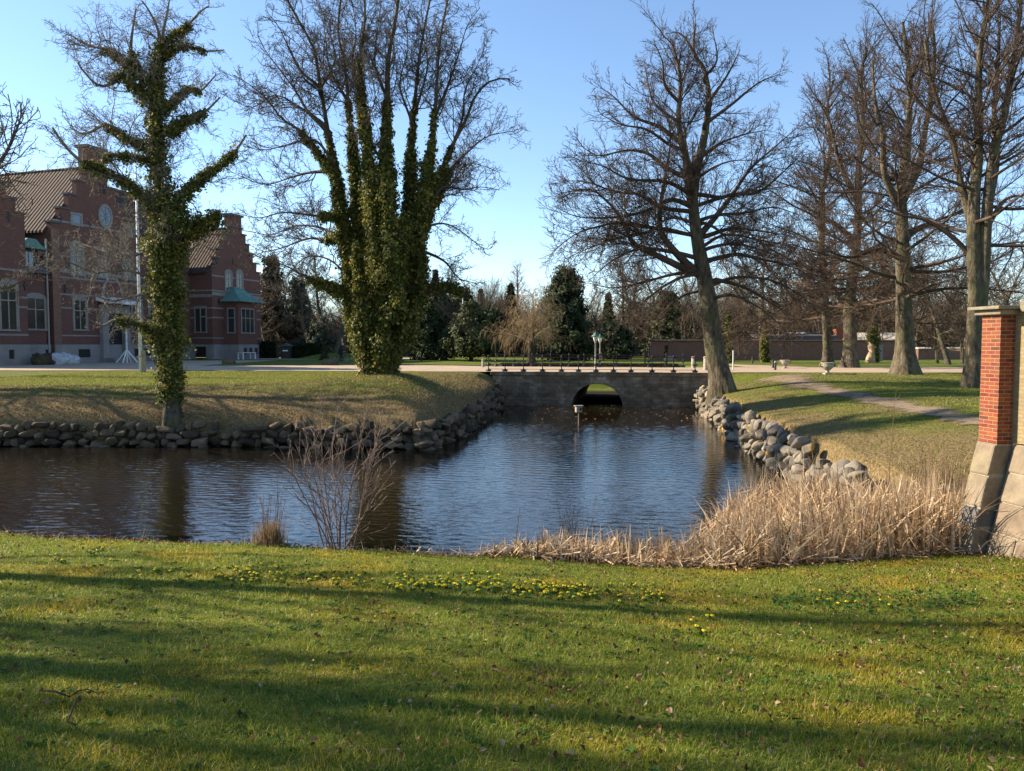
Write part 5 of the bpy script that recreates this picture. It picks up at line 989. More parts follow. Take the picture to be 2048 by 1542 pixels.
def larch():
    r = np.random.default_rng(77); Y = 128.; x = (1034 - 1024) / F * Y; top = W(1034, 526, Y)[2]; P = np.array([(0, 0, -.2), (.1, 0, top * .5), (0, 0, top)]); tr = [(P, np.array([.35, .2, .03]))]; L = auto_limbs(r, *tr[0], 80, .08, .97, (10, 50), 6.2, 1.2, .03, .08, r_end=.015)
    t = tree_parts('larch_tree', 'tall feathery pink brown larch above the willow', None, (0, 0, 0), tr, L, r, M['bark_grey'], M['twig_pink'], [dict(BE[0], dens=2.2, rtip=.016, lmax=1.8), dict(BE[1], dens=3.0, rtip=.014), ], None, None, 1.3, 8, (4, 3, 3, 3)); t.location = (x, Y, 0)
    t2 = copy_tree(t); t2.location = ((1000 - 1024) / F * 118, 118, 0); t2.scale = (.62, .62, .58); t2['label'] = 'lower reddish brown larch left of the willow'
    t3 = copy_tree(t); t3.location = ((1082 - 1024) / F * 132, 132, 0); t3.scale = (.7, .7, .62); t3['label'] = 'lower pinkish larch between the willow and the broad yew'
larch()
def willow():
    r = np.random.default_rng(5); Y = 71.; x = (1062 - 1024) / F * Y; tr = [(np.array([(0, 0, -.2), (.05, 0, 1.2), (.15, 0, 2.6), (.2, 0, 3.8)]), np.array([.34, .3, .26, .12]))]
    L = auto_limbs(r, *tr[0], 22, .45, 1., (20, 70), 3.9, 3.4, -.01, .1, r_end=.02)
    lv = [dict(dens=3.6, t0=.15, t1=1., ang=(40, 14), lf=.55, K=9, wob=.1, trop=-.06, lmin=.8, lmax=2.6, rtip=.009, rl=.008), dict(dens=3.6, t0=.1, t1=1., ang=(35, 14), lf=.75, K=9, wob=.07, trop=-.22, lmin=.8, lmax=2.4, rtip=.007, rl=.005), dict(dens=2.2, t0=.1, t1=1., ang=(25, 10), lf=.6, K=6, wob=.06, trop=-.25, lmin=.5, lmax=1.6, rtip=.006, rl=.005)]
    t = tree_parts('willow_tree', 'weeping willow with golden drooping twigs behind the left part of the bridge', None, (0, 0, 0), tr, L, r, M['bark_dark'], M['twig_willow'], lv, None, None, 1.4, 10, (5, 3, 3, 3)); t.location = (x, Y, 0)
willow()
def far_wood():
    # the wooded skyline: nobody could count it
    r = np.random.default_rng(9); parts = []
    me = [c for c in PROTO['a'].children if c.name.startswith('crown')][0].data; v = np.empty(len(me.vertices) * 3, np.float32); me.vertices.foreach_get('co', v); v = v.reshape(-1, 3); nq = len(me.polygons); q = np.empty(nq * 4, np.int32); me.loops.foreach_get('vertex_index', q); q = q.reshape(-1, 4)
    k = r.random(len(q) // 12) < .5; q = q[:len(k) * 12].reshape(-1, 12, 4)[k].reshape(-1, 4)
    for i in range(92):
        x = -80 + i * 3.1 + r.normal(0, 1.5); Y = r.uniform(140, 180); s = r.uniform(.75, 1.1); a = r.uniform(0, 6.28); p = v * s; parts.append((np.column_stack([p[:, 0] * math.cos(a) - p[:, 1] * math.sin(a) + x, p[:, 0] * math.sin(a) + p[:, 1] * math.cos(a) + Y, p[:, 2] * .95]), q))
    tag(link('far_wood', np_mesh('far_wood', *merge(parts)), M['twig_far']), kind='stuff')
    # undergrowth: a belt of bare brush and evergreen scrub at the foot of the wood
    for nm, mat, n, hh, y0, y1, sd_ in (('undergrowth', M['twig_brush'], 190000, 12.5, 112, 160, 3), ('evergreen_scrub', M['yew'], 26000, 4.2, 118, 150, 4)):
        r = np.random.default_rng(sd_); x = r.uniform(-75, 125, n); y = r.uniform(y0, y1, n); lump = np.clip(.66 + .5 * fbm(x, y, .12, sd_), .12, 1.15); keep = np.abs(x) < y * .8; x, y, lump = x[keep], y[keep], lump[keep]; n = len(x)
        if nm == 'undergrowth': V, q = blades(r, np.column_stack([x, y, np.zeros(n)]), hh * lump * r.uniform(.3, 1, n), r.uniform(.035, .1, n), r.uniform(.05, .55, n), .4, 2)
        else: V, q = cards(r, np.column_stack([x, y, hh * np.clip(lump - .25, .02, 1) * r.random(n)]), r.uniform(.2, .5, n), None, 1.8, 1.)
        tag(link(nm, np_mesh(nm, V, q, False), mat), kind='stuff')
far_wood()

# ------------------------------------------------------------------ the manor house on the left
HU = np.array([.304, .953]); HU /= np.linalg.norm(HU); HO = np.array([-38.8, 72.0]); HZ = 0.25
def ht(px):                       # facade station seen at column px
    k = -(px - 1024) / F; return (38.8 - 72 * k) / (HU[0] + HU[1] * k)
def hz(py, t):                    # height on the facade seen at row py
    return W(0, py, HO[1] + HU[1] * t)[2] - HZ
def gable_outline(t0, t1, zb, ze, zp, steps, cap):
    """stepped gable: shoulders climb from (t0,ze) to the peak block of width cap"""
    tc = (t0 + t1) / 2; hw = (t1 - t0) / 2; L = [(t0, zb), (t0, ze)]; R = []
    n = steps
    for k in range(n):
        xa = hw - (hw - cap / 2) * k / n; xb = hw - (hw - cap / 2) * (k + 1) / n; za = ze + (zp - ze) * (k + .35) / n; 
        L += [(tc - xa, za), (tc - xb, za)]; R = [(tc + xb, za), (tc + xa, za)] + R
    L += [(tc - cap / 2, zp), (tc + cap / 2, zp)]
    out = L + R + [(t1, ze), (t1, zb)]; q = []
    for p in out:
        if not q or abs(p[0] - q[-1][0]) + abs(p[1] - q[-1][1]) > 1e-6: q.append(p)
    return q
def manor():
    T = thing('manor_house', 'red brick manor with stepped gables, tiled roofs and pale window surrounds', 'manor house', (HO[0], HO[1], HZ), math.atan2(HU[1], HU[0]))
    BR, PLT = M['brick_house'], M['plaster']
    pl = 1.45
    def step_caps(out, y0, y1, name='coping_stone'):
        for a, b in zip(out[:-1], out[1:]):
            if abs(a[1] - b[1]) < 1e-6 and a[1] > 8: m = MB(); m.box(min(a[0], b[0]) - .12, max(a[0], b[0]) + .12, y0 - .12, y1 + .1, a[1] + .003, a[1] + .16); m.build(name, M['slate'], T)
    def window(t, z0, z1, w, y, rows=2, cols=2, arch=False, blue=False, name='window', hood=True):
        m = MB(); s = .16
        m.box(t - w / 2 - s, t - w / 2, y - .07, y + .05, z0 - .1, z1 + .05); m.box(t + w / 2, t + w / 2 + s, y - .07, y + .05, z0 - .1, z1 + .05); m.box(t - w / 2 - s - .06, t + w / 2 + s + .06, y - .12, y + .05, z0 - .26, z0 - .102)
        if hood: m.prism([(t - w / 2 - s, z1 + .052), (t + w / 2 + s, z1 + .052)] + [(t + (w / 2 + s) * math.cos(a), z1 + .052 + .5 * math.sin(a)) for a in np.linspace(.12, math.pi - .12, 9)], y - .06, y + .05)
        else: m.box(t - w / 2 - s, t + w / 2 + s, y - .07, y + .05, z1 + .052, z1 + .25)
        f = m.build(name, PLT, T)
        m = MB(); b = .045
        m.box(t - w / 2 + .003, t - w / 2 + .09, y - .05, y, z0 - .098, z1 + .046); m.box(t + w / 2 - .09, t + w / 2 - .003, y - .05, y, z0 - .098, z1 + .046)
        for c in range(1, cols): x = t - w / 2 + w * c / cols; m.box(x - b, x + b, y - .048, y, z0 - .096, z1 + .044)
        for r_ in range(1, rows): z = z0 + (z1 - z0) * (.64 if rows == 2 else r_ / rows); m.box(t - w / 2 + .091, t + w / 2 - .091, y - .044, y - .002, z - b, z + b)
        m.build('frame', M['wood'] if not blue else PLT, f); m = MB(); m.box(t - w / 2 + .01, t + w / 2 - .01, y - .018, y - .006, z0 - .09, z1 + .04); m.build('pane', M['pane_blue' if blue else 'pane'], f)
        return f
    def bands(t0, t1, y, zs, holes=()):
        m = MB()
        for z, h in zs:
            xs = [t0]; 
            for a, b, za, zb in holes:
                if za - .35 < z < zb + .3: xs += [a, b]
            xs.append(t1); xs = sorted(xs)
            for a, b in zip(xs[::2], xs[1::2]):
                if b - a > .05: m = MB(); m.box(a, b, y - .03, y + .02, z, z + h); m.build('string_course', PLT, T)
    def anchors(pts, y):
        for t, z in pts:
            m = MB(); m.box(t - .05, t + .05, y - .06, y - .001, z - .4, z + .4); m.prism([(t - .22, z), (t, z - .2), (t + .22, z), (t, z + .2)], y - .055, y - .002); m.build('wall_anchor', M['iron'], T)
    def plinth(t0, t1, y, holes, name='plinth'):
        m = MB(); xs = [t0] + sorted(sum([[a, b] for a, b in holes], [])) + [t1]
        for a, b in zip(xs[::2], xs[1::2]): m.box(a, b, y - .12, y + .1, -.4, pl)
        for a, b in holes: m.box(a, b, y - .12, y + .1, 1.02, pl); m.box(a, b, y - .12, y + .1, -.4, .28)
        m.build(name, M['plinth'], T)
        for a, b in holes:
            m = MB(); m.box(a + .003, b - .003, y - .02, y - .005, .283, 1.017); m.build('cellar_window', M['darkvoid'], T)
    def roof(t0, t1, ya, yb, ze, zr, name='roof', hips=False):
        tc = (t0 + t1) / 2; o = .35
        m = MB(); sl = (zr - ze) / (tc - t0)
        m.add([(t0 - o, ya, ze - o * sl), (tc, ya, zr), (tc, yb, zr), (t0 - o, yb, ze - o * sl), (t0 - o, ya, ze - o * sl + .18), (tc, ya, zr + .18), (tc, yb, zr + .18), (t0 - o, yb, ze - o * sl + .18)], [(0, 3, 2, 1), (4, 5, 6, 7), (0, 1, 5, 4), (3, 7, 6, 2), (0, 4, 7, 3)])
        m.add([(t1 + o, ya, ze - o * sl), (tc, ya, zr), (tc, yb, zr), (t1 + o, yb, ze - o * sl), (t1 + o, ya, ze - o * sl + .18), (tc, ya, zr + .18), (tc, yb, zr + .18), (t1 + o, yb, ze - o * sl + .18)], [(0, 1, 2, 3), (4, 7, 6, 5), (0, 4, 5, 1), (3, 2, 6, 7), (0, 3, 7, 4)])
        r = m.build(name, M['tile'], T); m = MB(); m.tube([(tc, ya, zr + .19), (tc, yb, zr + .19)], .13, 8); m.build('ridge', M['tile'], r); return r
    # gabled wing with the entrance
    a0, a1 = ht(110), ht(284); ea = hz(455, a0); za = hz(330, 1.0)
    g = gable_outline(a0, a1, 0, ea, hz(352, .8), 4, 2.6)
    m = MB(); m.prism(g, 0, .5); m.box(a0, a1, .5, 16, 0, ea); m.build('gable_wall', BR, T); step_caps(g, 0, .5)
    roof(a0, a1, .51, 16, ea, za - .4)
    m = MB(); tc = (a0 + a1) / 2; m.box(tc - 1.0, tc + 1.0, -.05, 1.0, hz(352, .8) + .17, hz(300, .8)); c = m.build('chimney', BR, T); m = MB(); m.box(tc - 1.2, tc + 1.2, -.25, 1.2, hz(300, .8) + .003, hz(300, .8) + .26); m.build('chimney_cap', M['slate'], c)
    ws = []
    for px, y0, y1, wpx in ((160, 493, 546, 1.25), (213, 505, 552, 1.25), (261, 508, 555, 1.2)):
        t = ht(px); ws.append((t - .8, t + .8, hz(y1, t), hz(y0, t))); window(t, hz(y1, t), hz(y0, t), wpx, 0)
    t = ht(163); ws.append((t - .85, t + .85, hz(656, t), hz(600, t))); window(t, hz(656, t), hz(602, t), 1.35, 0)
    t = ht(276); ws.append((t - .85, t + .85, hz(660, t), hz(606, t))); window(t, hz(660, t), hz(608, t), 1.2, 0)
    for px, py in ((161, 439), (266, 463)):
        t = ht(px); window(t, hz(py + 7, t), hz(py - 8, t), 1.0, 0, 1, 1, blue=True, name='attic_window', hood=False)
    t = ht(218); z = hz(433, t); m = MB(); m.lathe([(1.06, -.06), (1.06, .06), (.8, .07), (.8, -.06)], n=24); f = m.build('round_window', PLT, T); f.matrix_local = Matrix.Translation((t, -.06, z)) @ Matrix.Rotation(math.pi / 2, 4, 'X') @ Matrix.Diagonal((.78, 1.1, 1, 1))
    m = MB(); m.lathe([(.79, .0), (.79, .03)], n=24); m.build('pane', M['pane_blue'], f)
    m = MB()
    for k in range(4): a = k * math.pi / 4; m.tube([(-.78 * math.cos(a), -.78 * math.sin(a), .045), (.78 * math.cos(a), .78 * math.sin(a), .045)], .035, 5)
    m.build('glazing_bar', PLT, f)
    for dx in (-.28, .28):
        t = ht(213) + dx; z0 = hz(388, t); z1 = hz(370, t); m = MB(); m.prism([(t - .17, z0), (t + .17, z0), (t + .17, z1)] + [(t + .17 * math.cos(q), z1 + .17 * math.sin(q)) for q in (.8, 1.57, 2.3)] + [(t - .17, z1)], -.02, .02); m.build('slit_window', M['darkvoid'], T)
    bands(a0, a1, 0, [(hz(y, 0), h) for y, h in ((455, .18), (551, .34), (562, .16), (594, .14), (620, .14), (673, .12), (520, .12))] , ws + [(ht(203), ht(252), 0, hz(598, 2))])
    anchors([(ht(130), hz(437, -3)), (ht(187), hz(448, 0)), (ht(134), hz(577, -3)), (ht(293), hz(592, 6))][:3], 0)
    plinth(a0, a1, 0, [(ht(156), ht(180)), (ht(268), ht(279))])
    # entrance: stone portal, dark door, white canopy and a carved arch over it
    e0, e1 = ht(200), ht(255); zt = hz(610, 2); em = (e0 + e1) / 2
    m = MB(); m.box(e0, e0 + .7, -.5, -.001, -.3, zt); m.box(e1 - .7, e1, -.5, -.001, -.3, zt); m.box(e0 + .7, e1 - .7, -.5, -.001, zt - .8, zt - .01); m.build('portal', M['plinth'], T, bevel=.03)
    m = MB(); m.prism([(e0 + .701, 0), (e1 - .701, 0), (e1 - .701, zt - 1.6)] + [(em + (e1 - e0 - 1.4) / 2 * math.cos(q), zt - 1.6 + .8 * math.sin(q)) for q in np.linspace(.2, 2.94, 8)] + [(e0 + .701, zt - 1.6)], -.1, -.002); d = m.build('door', M['darkvoid'], T); m = MB(); m.tube([(em + .1, -.14, 1.6), (em + .1, -.14, 1.9)], .03, 6); m.build('handle', M['iron'], d)
    m = MB(); m.prism([(-.0, zt + .75), (-1.5, zt + .28), (-1.5, zt + .05), (-1.35, zt + .05), (0, zt + .35)], e0 - .3, e1 + .3, 'x'); m.build('canopy', M['white'], T)
    m = MB(); m.prism([(em + (1.3 if s else 1.05) * math.cos(q), zt + .8 + (1.9 if s else 1.65) * math.sin(q)) for s, rng_ in ((1, np.linspace(0, math.pi, 14)), (0, np.linspace(math.pi, 0, 14))) for q in rng_], -.1, .05); m.build('door_arch', PLT, T)
    m = MB(); m.box(em - 1.6, em + 1.6, -1.6, -.501, -.3, .18); m.box(em - 1.9, em + 1.9, -2.0, -1.601, -.3, .02); m.build('step', M['plinth'], T, bevel=.02)
    # low linking part with a dormer, and its pipe
    m = MB(); l0 = ht(30); m.box(l0, a0 - .003, .45, 9, 0, hz(548, -5)); m.build('link_wall', BR, T)
    t = ht(82); window(t, hz(655, t), hz(598, t), 1.9, .45, 2, 2)
    zl = hz(545, -5); m = MB(); m.prism([(.1, zl - .1), (.1, zl + .1), (5.0, hz(440, -5)), (8, hz(440, -5)), (8, zl - .1)], l0, a0 - .004, 'x'); m.build('link_roof', M['slate'], T)
    t = ht(72); m = MB(); m.box(t - .7, t + .7, .5, 3.5, hz(537, t), hz(496, t)); f = m.build('dormer', M['wood_dark'], T)
    m = MB(); z = hz(496, t); m.prism([(t - 1.5, z), (t + 1.5, z), (t + .9, z + .35), (t + .4, z + .8), (t - .4, z + .8), (t - .9, z + .35)], .0, 3.5); m.build('dormer_roof', M['copper'], f)
    m = MB(); m.box(t - .45, t - .04, .46, .497, hz(533, t), hz(503, t)); m.box(t + .04, t + .45, .46, .497, hz(533, t), hz(503, t)); m.build('pane', M['pane_blue'], f)
    plinth(l0, a0 - .01, .45, [(ht(98), ht(104))])
    m = MB(); m.tube([(a0 - .25, .3, 0), (a0 - .25, .3, zl - .2), (a0 - .25, .3, ea - 1)], .08, 8); m.build('drain_pipe', M['pole'], T)
    m = MB(); m.box(a0 - .02, a0 + .75, -.06, -.001, pl + .01, ea); m.build('corner_pilaster', M['brick_garden'], T)
    # left wing, cut by the picture edge
    c1 = ht(44); c0 = c1 - 8.5; ec = hz(500, c1); g = gable_outline(c0, c1, 0, hz(440, c1), hz(330, c1), 4, 2.2)
    m = MB(); m.prism(g, -.8, -.3); m.box(c0, c1, -.3, 12, 0, hz(440, c1)); m.build('gable_wall', BR, T); step_caps(g, -.8, -.3); roof(c0, c1, -.29, 12, hz(440, c1), hz(325, c1) - 1.0)
    t = ht(6); window(t, hz(656, t), hz(570, t), 1.5, -.8, 2, 2); bands(c0, c1, -.8, [(hz(y, c1), .16) for y in (545, 598, 617, 672)], [(t - .9, t + .9, hz(660, t), hz(560, t))]); plinth(c0, c1, -.8, [(ht(2), ht(13))]); anchors([(ht(40), hz(572, c1)), (ht(12), hz(440, c1))], -.8)
    # main range behind and the far wing
    b0, b1 = ht(427), ht(523); em_ = hz(470, 12)
    m = MB(); m.box(a1 + .003, b0 - .003, 3.0, 13, 0, em_); m.build('range_wall', BR, T)
    tm0, tm1 = a1 + .4, b0 - .4; m = MB(); zr = em_ + 5.2
    m.prism([(2.6, em_ - .3), (2.6, em_ - .1), (8, zr), (13.4, em_ - .1), (13.4, em_ - .3)], tm0, tm1, 'x'); m.build('roof', M['tile'], T)
    for k, px in enumerate((310, 340, 370, 398)):
        k_ = -(px - 1024) / F; t = (38.8 + 3 * HU[1] - k_ * (72 + 3 * -HU[0] * -1)) / (HU[0] + HU[1] * k_)
        if tm0 + 1 < t < tm1 - 1: window(t, hz(662, t), hz(608, t), 1.3, 3.0); window(t, hz(560, t), hz(520, t), 1.2, 3.0)
    bands(tm0, tm1, 3.0, [(hz(y, 12), .16) for y in (560, 575)]); plinth(a1 + .01, b0 - .01, 3.0, [(tm0 + 3, tm0 + 4)])
    eb = hz(540, b0); g = gable_outline(b0, b1, 0, eb, hz(456, (b0 + b1) / 2), 5, 2.2)
    m = MB(); m.prism(g, 0, .5); m.box(b0, b1, .5, 14, 0, eb); m.build('gable_wall', BR, T); step_caps(g, 0, .5); roof(b0, b1, .51, 14, eb, hz(452, 20) - .3)
    tb = (b0 + b1) / 2; m = MB(); m.box(tb - .95, tb + .95, -.05, .9, hz(456, tb) + .17, hz(433, tb)); c = m.build('chimney', BR, T); m = MB(); m.box(tb - 1.15, tb + 1.15, -.25, 1.1, hz(433, tb) + .003, hz(433, tb) + .25); m.build('chimney_cap', M['slate'], c)
    # side wall of the far wing, turned towards us: a window and bands
    sw = MB(); z0, z1 = hz(663, b0), hz(615, b0)
    m = MB(); X = b0
    m.box(X - .06, X + .02, .75, .92, z0, z1); m.box(X - .06, X + .02, 2.3, 2.47, z0, z1); m.box(X - .06, X + .02, .75, 2.47, z1 + .002, z1 + .2); m.box(X - .08, X + .02, .65, 2.57, z0 - .15, z0 - .002); f = m.build('window', PLT, T)
    m = MB(); m.box(X - .05, X - .01, 1.55, 1.67, z0 + .01, z1 - .01); m.box(X - .045, X - .01, .93, 1.549, z0 + (z1 - z0) * .6, z0 + (z1 - z0) * .65); m.build('frame', M['wood'], f); m = MB(); m.box(X - .012, X - .004, .925, 2.29, z0 + .005, z1 - .005); m.build('pane', M['pane'], f)
    for py, h in ((582, .16), (594, .35), (617, .15), (637, .15), (677, .13)):
        for ya, yb in (((.001, 2.99),) if py != 637 else ((.001, .74), (2.58, 2.99))): m = MB(); m.box(X - .03, X + .01, ya, yb, hz(py, b0), hz(py, b0) + h); m.build('string_course', PLT, T)
    m = MB(); m.box(X - .12, X - .001, .001, .9, -.3, pl); m.box(X - .12, X - .001, 2.4, 2.99, -.3, pl); m.box(X - .12, X - .001, .901, 2.399, 1.2, pl); m.build('plinth', M['plinth'], T)
    m = MB(); m.box(X - .03, X - .002, .901, 2.399, 0, 1.199); m.build('cellar_window', M['darkvoid'], T)
    hw = []
    for px in (460, 482):
        t = ht(px); hw.append((t - .75, t + .75, hz(578, t), hz(548, t))); window(t, hz(577, t), hz(548, t), 1.05, 0, 2, 2)
    bands(b0, b1, 0, [(hz(y, b0), h) for y, h in ((552, .16), (582, .16), (590, .35), (617, .15), (636, .15), (677, .13))], hw)
    anchors([(ht(440), hz(602, b0)), (ht(438), hz(520, b0)), (ht(470), hz(524, tb))], 0); plinth(b0, b1, 0, [(ht(458), ht(470))])
    # bay window with a copper roof
    y0 = ht(449); y1 = ht(489); zt = hz(606, tb); bay = [(y0, -.001), (y0 + .1, -1.9), (y1 - .1, -1.9), (y1 - .1 + .1, -.001)]
    m = MB(); m.prism([(p[0], p[1]) for p in bay], pl, zt, 'z'); bw = m.build('bay_window', BR, T); m = MB(); m.prism([(y0 - .1, -.001), (y0, -2.02), (y1, -2.02), (y1 + .1, -.001)], -.3, pl - .002, 'z'); m.build('plinth', M['plinth'], bw)
    m = MB(); prof = [(1.32, 0), (1.3, .12), (1.0, .45), (.72, 1.0), (.5, 1.5), (.25, 1.8)]; bc = (y0 + y1) / 2; hw_ = (y1 - y0) / 2; vs = []; fs = []
    for s, z in prof: vs += [(bc - hw_ * s, -.002, zt + z), (bc - hw_ * s, -2.05 * s + .25 * (1 - s), zt + z), (bc + hw_ * s, -2.05 * s + .25 * (1 - s), zt + z), (bc + hw_ * s, -.002, zt + z)]
    for k in range(len(prof) - 1):
        for i in range(4): fs.append((k * 4 + i, k * 4 + (i + 1) % 4, (k + 1) * 4 + (i + 1) % 4, (k + 1) * 4 + i))
    fs += [(3, 2, 1, 0), tuple(range(len(vs) - 4, len(vs)))]; m.add(vs, fs)
    m.build('copper_roof', M['copper'], bw)
    zA, zB = hz(665, tb), hz(620, tb)
    def bayw(name, p, q, cols):
        p, q = np.array(p), np.array(q); d = (q - p) / np.linalg.norm(q - p); nv = np.array([d[1], -d[0]]); L = np.linalg.norm(q - p)
        o = thing_part = None
        m = MB()
        def bar(u0, u1, za_, zb_, o0, o1):
            P = [p + d * u0 + nv * o0, p + d * u1 + nv * o0, p + d * u1 + nv * o1, p + d * u0 + nv * o1]; m.add([(a[0], a[1], za_) for a in P] + [(a[0], a[1], zb_) for a in P], [(3, 2, 1, 0), (4, 5, 6, 7), (0, 1, 5, 4), (1, 2, 6, 5), (2, 3, 7, 6), (3, 0, 4, 7)])
        bar(0, .14, zA, zB, -.02, .07); bar(L - .14, L, zA, zB, -.02, .07); bar(0, L, zB + .001, zB + .16, -.02, .07); bar(-.05, L + .05, zA - .16, zA - .001, -.02, .1)
        for c in range(1, cols): bar(L * c / cols - .05, L * c / cols + .05, zA + .001, zB - .001, -.02, .06)
        bar(.141, L - .141, zA + (zB - zA) * .6, zA + (zB - zA) * .6 + .09, -.02, .055); f = m.build(name, PLT, bw)
        m = MB(); bar(.142, L - .142, zA + .002, zB - .002, .005, .014); m.build('pane', M['pane'], f)
    bayw('window', (y0 + .1 + .5, -1.9), (y1 - .1 - .5, -1.9), 3); bayw('window', (y0 + .03, -.5), (y0 + .09, -1.55), 1)
    m = MB()
    for px in (478, 490, 502): t = y0 + .9 + (px - 478) * .085; m.box(t, t + .5, -2.035, -2.021, .3, 1.05)
    m.build('cellar_window', M['darkvoid'], bw)
manor()
def local_house(t, y, z=0.0):
    p = HO + HU * t + np.array([-HU[1], HU[0]]) * y; return (p[0], p[1], HZ + z)
HANG = math.atan2(HU[1], HU[0])

# ------------------------------------------------------------------ things in the courtyard
def base_at(px, py, Y=None):
    if Y is None: return G(px, py, 20, 150)
    p = W(px, py, Y); return np.array([p[0], p[1], H1(p[0], p[1])])
def flagpole(px, py, top_py, Y, r, label, base_box):
    b = W(px, py, Y); z0 = H1(b[0], b[1]); h = W(px, top_py, Y)[2] - z0; t = thing('flagpole', label, 'flagpole', (b[0], b[1], z0)); m = MB(); m.tube([(0, 0, -.2), (0, 0, h * .5), (0, 0, h)], [r, r * .8, r * .4], 10); m.build('pole', M['white'], t, True)
    m = MB(); m.lathe([(.01, h - .02), (.07, h + .04), (.08, h + .1), (.05, h + .17), (.01, h + .2)], n=10); m.build('finial', M['white'], t, True)
    if base_box: m = MB(); m.box(r + .01, r + .17, -.09, .09, -.2, 1.35); m.box(-r - .06, r + .17, -.11, -.091, .95, 1.02); m.build('base_post', M['wood'], t, bevel=.01)
flagpole(282, 744, 318, 47.0, .11, 'white flagpole left of the slim ivy tree, with a wooden post at its foot', True)
flagpole(926, 700, 575, 100.0, .08, 'distant thin white flagpole among the conifers left of the bridge', False)
def trestle_pole():
    x, y, z = local_house(ht(196), -3.4); t = thing('post_stand', 'white painted post on splayed legs left of the manor entrance', 'post stand', (x, y, H1(x, y)), HANG); m = MB(); m.box(-.05, .05, -.05, .05, .02, 4.1); m.build('post', M['white'], t)
    for k in range(4):
        a = k * math.pi / 2 + .4; m = MB(); m.tube([(0.06 * math.cos(a), .06 * math.sin(a), 1.15), (.95 * math.cos(a), .95 * math.sin(a), .03)], .06, 6); m.build('leg', M['white'], t)
trestle_pole()
def sacks():
    for i, (px, Y, s, mat, lab) in enumerate([(142, 66, .55, 'sack', 'pale plastic covered heap at the right end of the row by the entrance'), (131, 65.5, .6, 'sack', 'grey plastic covered heap, second from the right in the row by the manor'), (119, 65, .6, 'sack', 'bluish plastic covered heap in the middle of the row by the manor'), (102, 64.8, .62, 'boulder_dark', 'dark lumpy heap in the left half of the row by the manor'), (82, 64, .6, 'boulder_dark', 'dark lumpy heap at the left end of the row by the manor')]):
        x = (px - 1024) / F * Y; b = bmesh.new(); bmesh.ops.create_icosphere(b, subdivisions=4, radius=1.0); r = random.Random(i); k = [Vector((r.uniform(-3, 3), r.uniform(-3, 3), r.uniform(-3, 3))) for _ in range(4)]
        for v in b.verts:
            f = 1 + .14 * math.sin(v.co.dot(k[0])) + .09 * math.sin(v.co.dot(k[1]) * 2) + .05 * math.sin(v.co.dot(k[2]) * 4 + 2 * v.co.x); v.co = Vector((v.co.x * .75 * f, v.co.y * .6 * f, max(-.1, v.co.z * .62 * f + .25))) * (s / .6)
        me = bpy.data.meshes.new('covered_heap'); b.to_mesh(me); b.free(); me.polygons.foreach_set('use_smooth', [True] * len(me.polygons)); o = link('covered_heap', me, M[mat]); o.location = (x, Y, .1); tag(o, lab, 'heap', 'heaps before the manor')
sacks()
def table_white():
    x, y, z = local_house(ht(447), -3.2); t = thing('garden_table', 'white garden table against the plinth left of the bay window', 'table', (x, y, H1(x, y)), HANG); m = MB(); m.box(-1.2, 1.2, -.4, .4, .74, .8); m.build('tabletop', M['white'], t)
    for sx in (-1.1, 1.1):
        for sy in (-.32, .32): m = MB(); m.box(sx - .05, sx + .05, sy - .05, sy + .05, 0, .738); m.build('leg', M['white'], t)
table_white()
def hedge(name, label, px0, px1, Y, h, depth, seed):
    r = np.random.default_rng(seed); x0, x1 = (px0 - 1024) / F * Y, (px1 - 1024) / F * Y; n = int((x1 - x0) * 900); C = np.column_stack([r.uniform(0, x1 - x0, n), r.uniform(0, depth, n), r.uniform(0, h, n)]); f = r.integers(0, 3, n); C[f == 0, 1] = r.normal(0, .06, (f == 0).sum()); C[f == 1, 2] = h + r.normal(0, .05, (f == 1).sum()); C[f == 2, 1] = depth * r.random((f == 2).sum())
    t = thing(name, label, 'hedge', (x0, Y, 0)); V, q = cards(r, C, r.uniform(.08, .2, n), None, 1.6, 1.); link('foliage', np_mesh('foliage', V, q, False), M['hedge'], t); m = MB(); m.box(.1, x1 - x0 - .1, .12, depth - .1, -.05, h - .12); m.build('core', M['hedge'], t)
hedge('clipped_hedge', 'clipped dark hedge left of the tree on the mound', 581, 646, 93, 1.75, 1.4, 3)
hedge('clipped_hedge', 'clipped dark hedge touching the far end of the manor', 521, 553, 95, 2.0, 1.4, 4)
hedge('clipped_hedge', 'very dark low hedge under the broad yew right of the lamps', 1205, 1262, 92, 2.1, 1.4, 5)
def chest():
    x, Y = (573 - 1024) / F * 92, 92; t = thing('garden_shed', 'low dark shed with a pale panel between the hedges', 'shed', (x, Y, 0)); m = MB(); m.box(-.55, .55, -.4, .5, 0, 1.5); m.build('wall', M['wood_dark'], t); m = MB(); m.prism([(-.7, 1.5), (.7, 1.5), (0, 1.85)], -.5, .6); m.build('roof', M['slate'], t); m = MB(); m.box(-.3, .3, -.43, -.402, .9, 1.05); m.build('panel', M['white'], t)
chest()
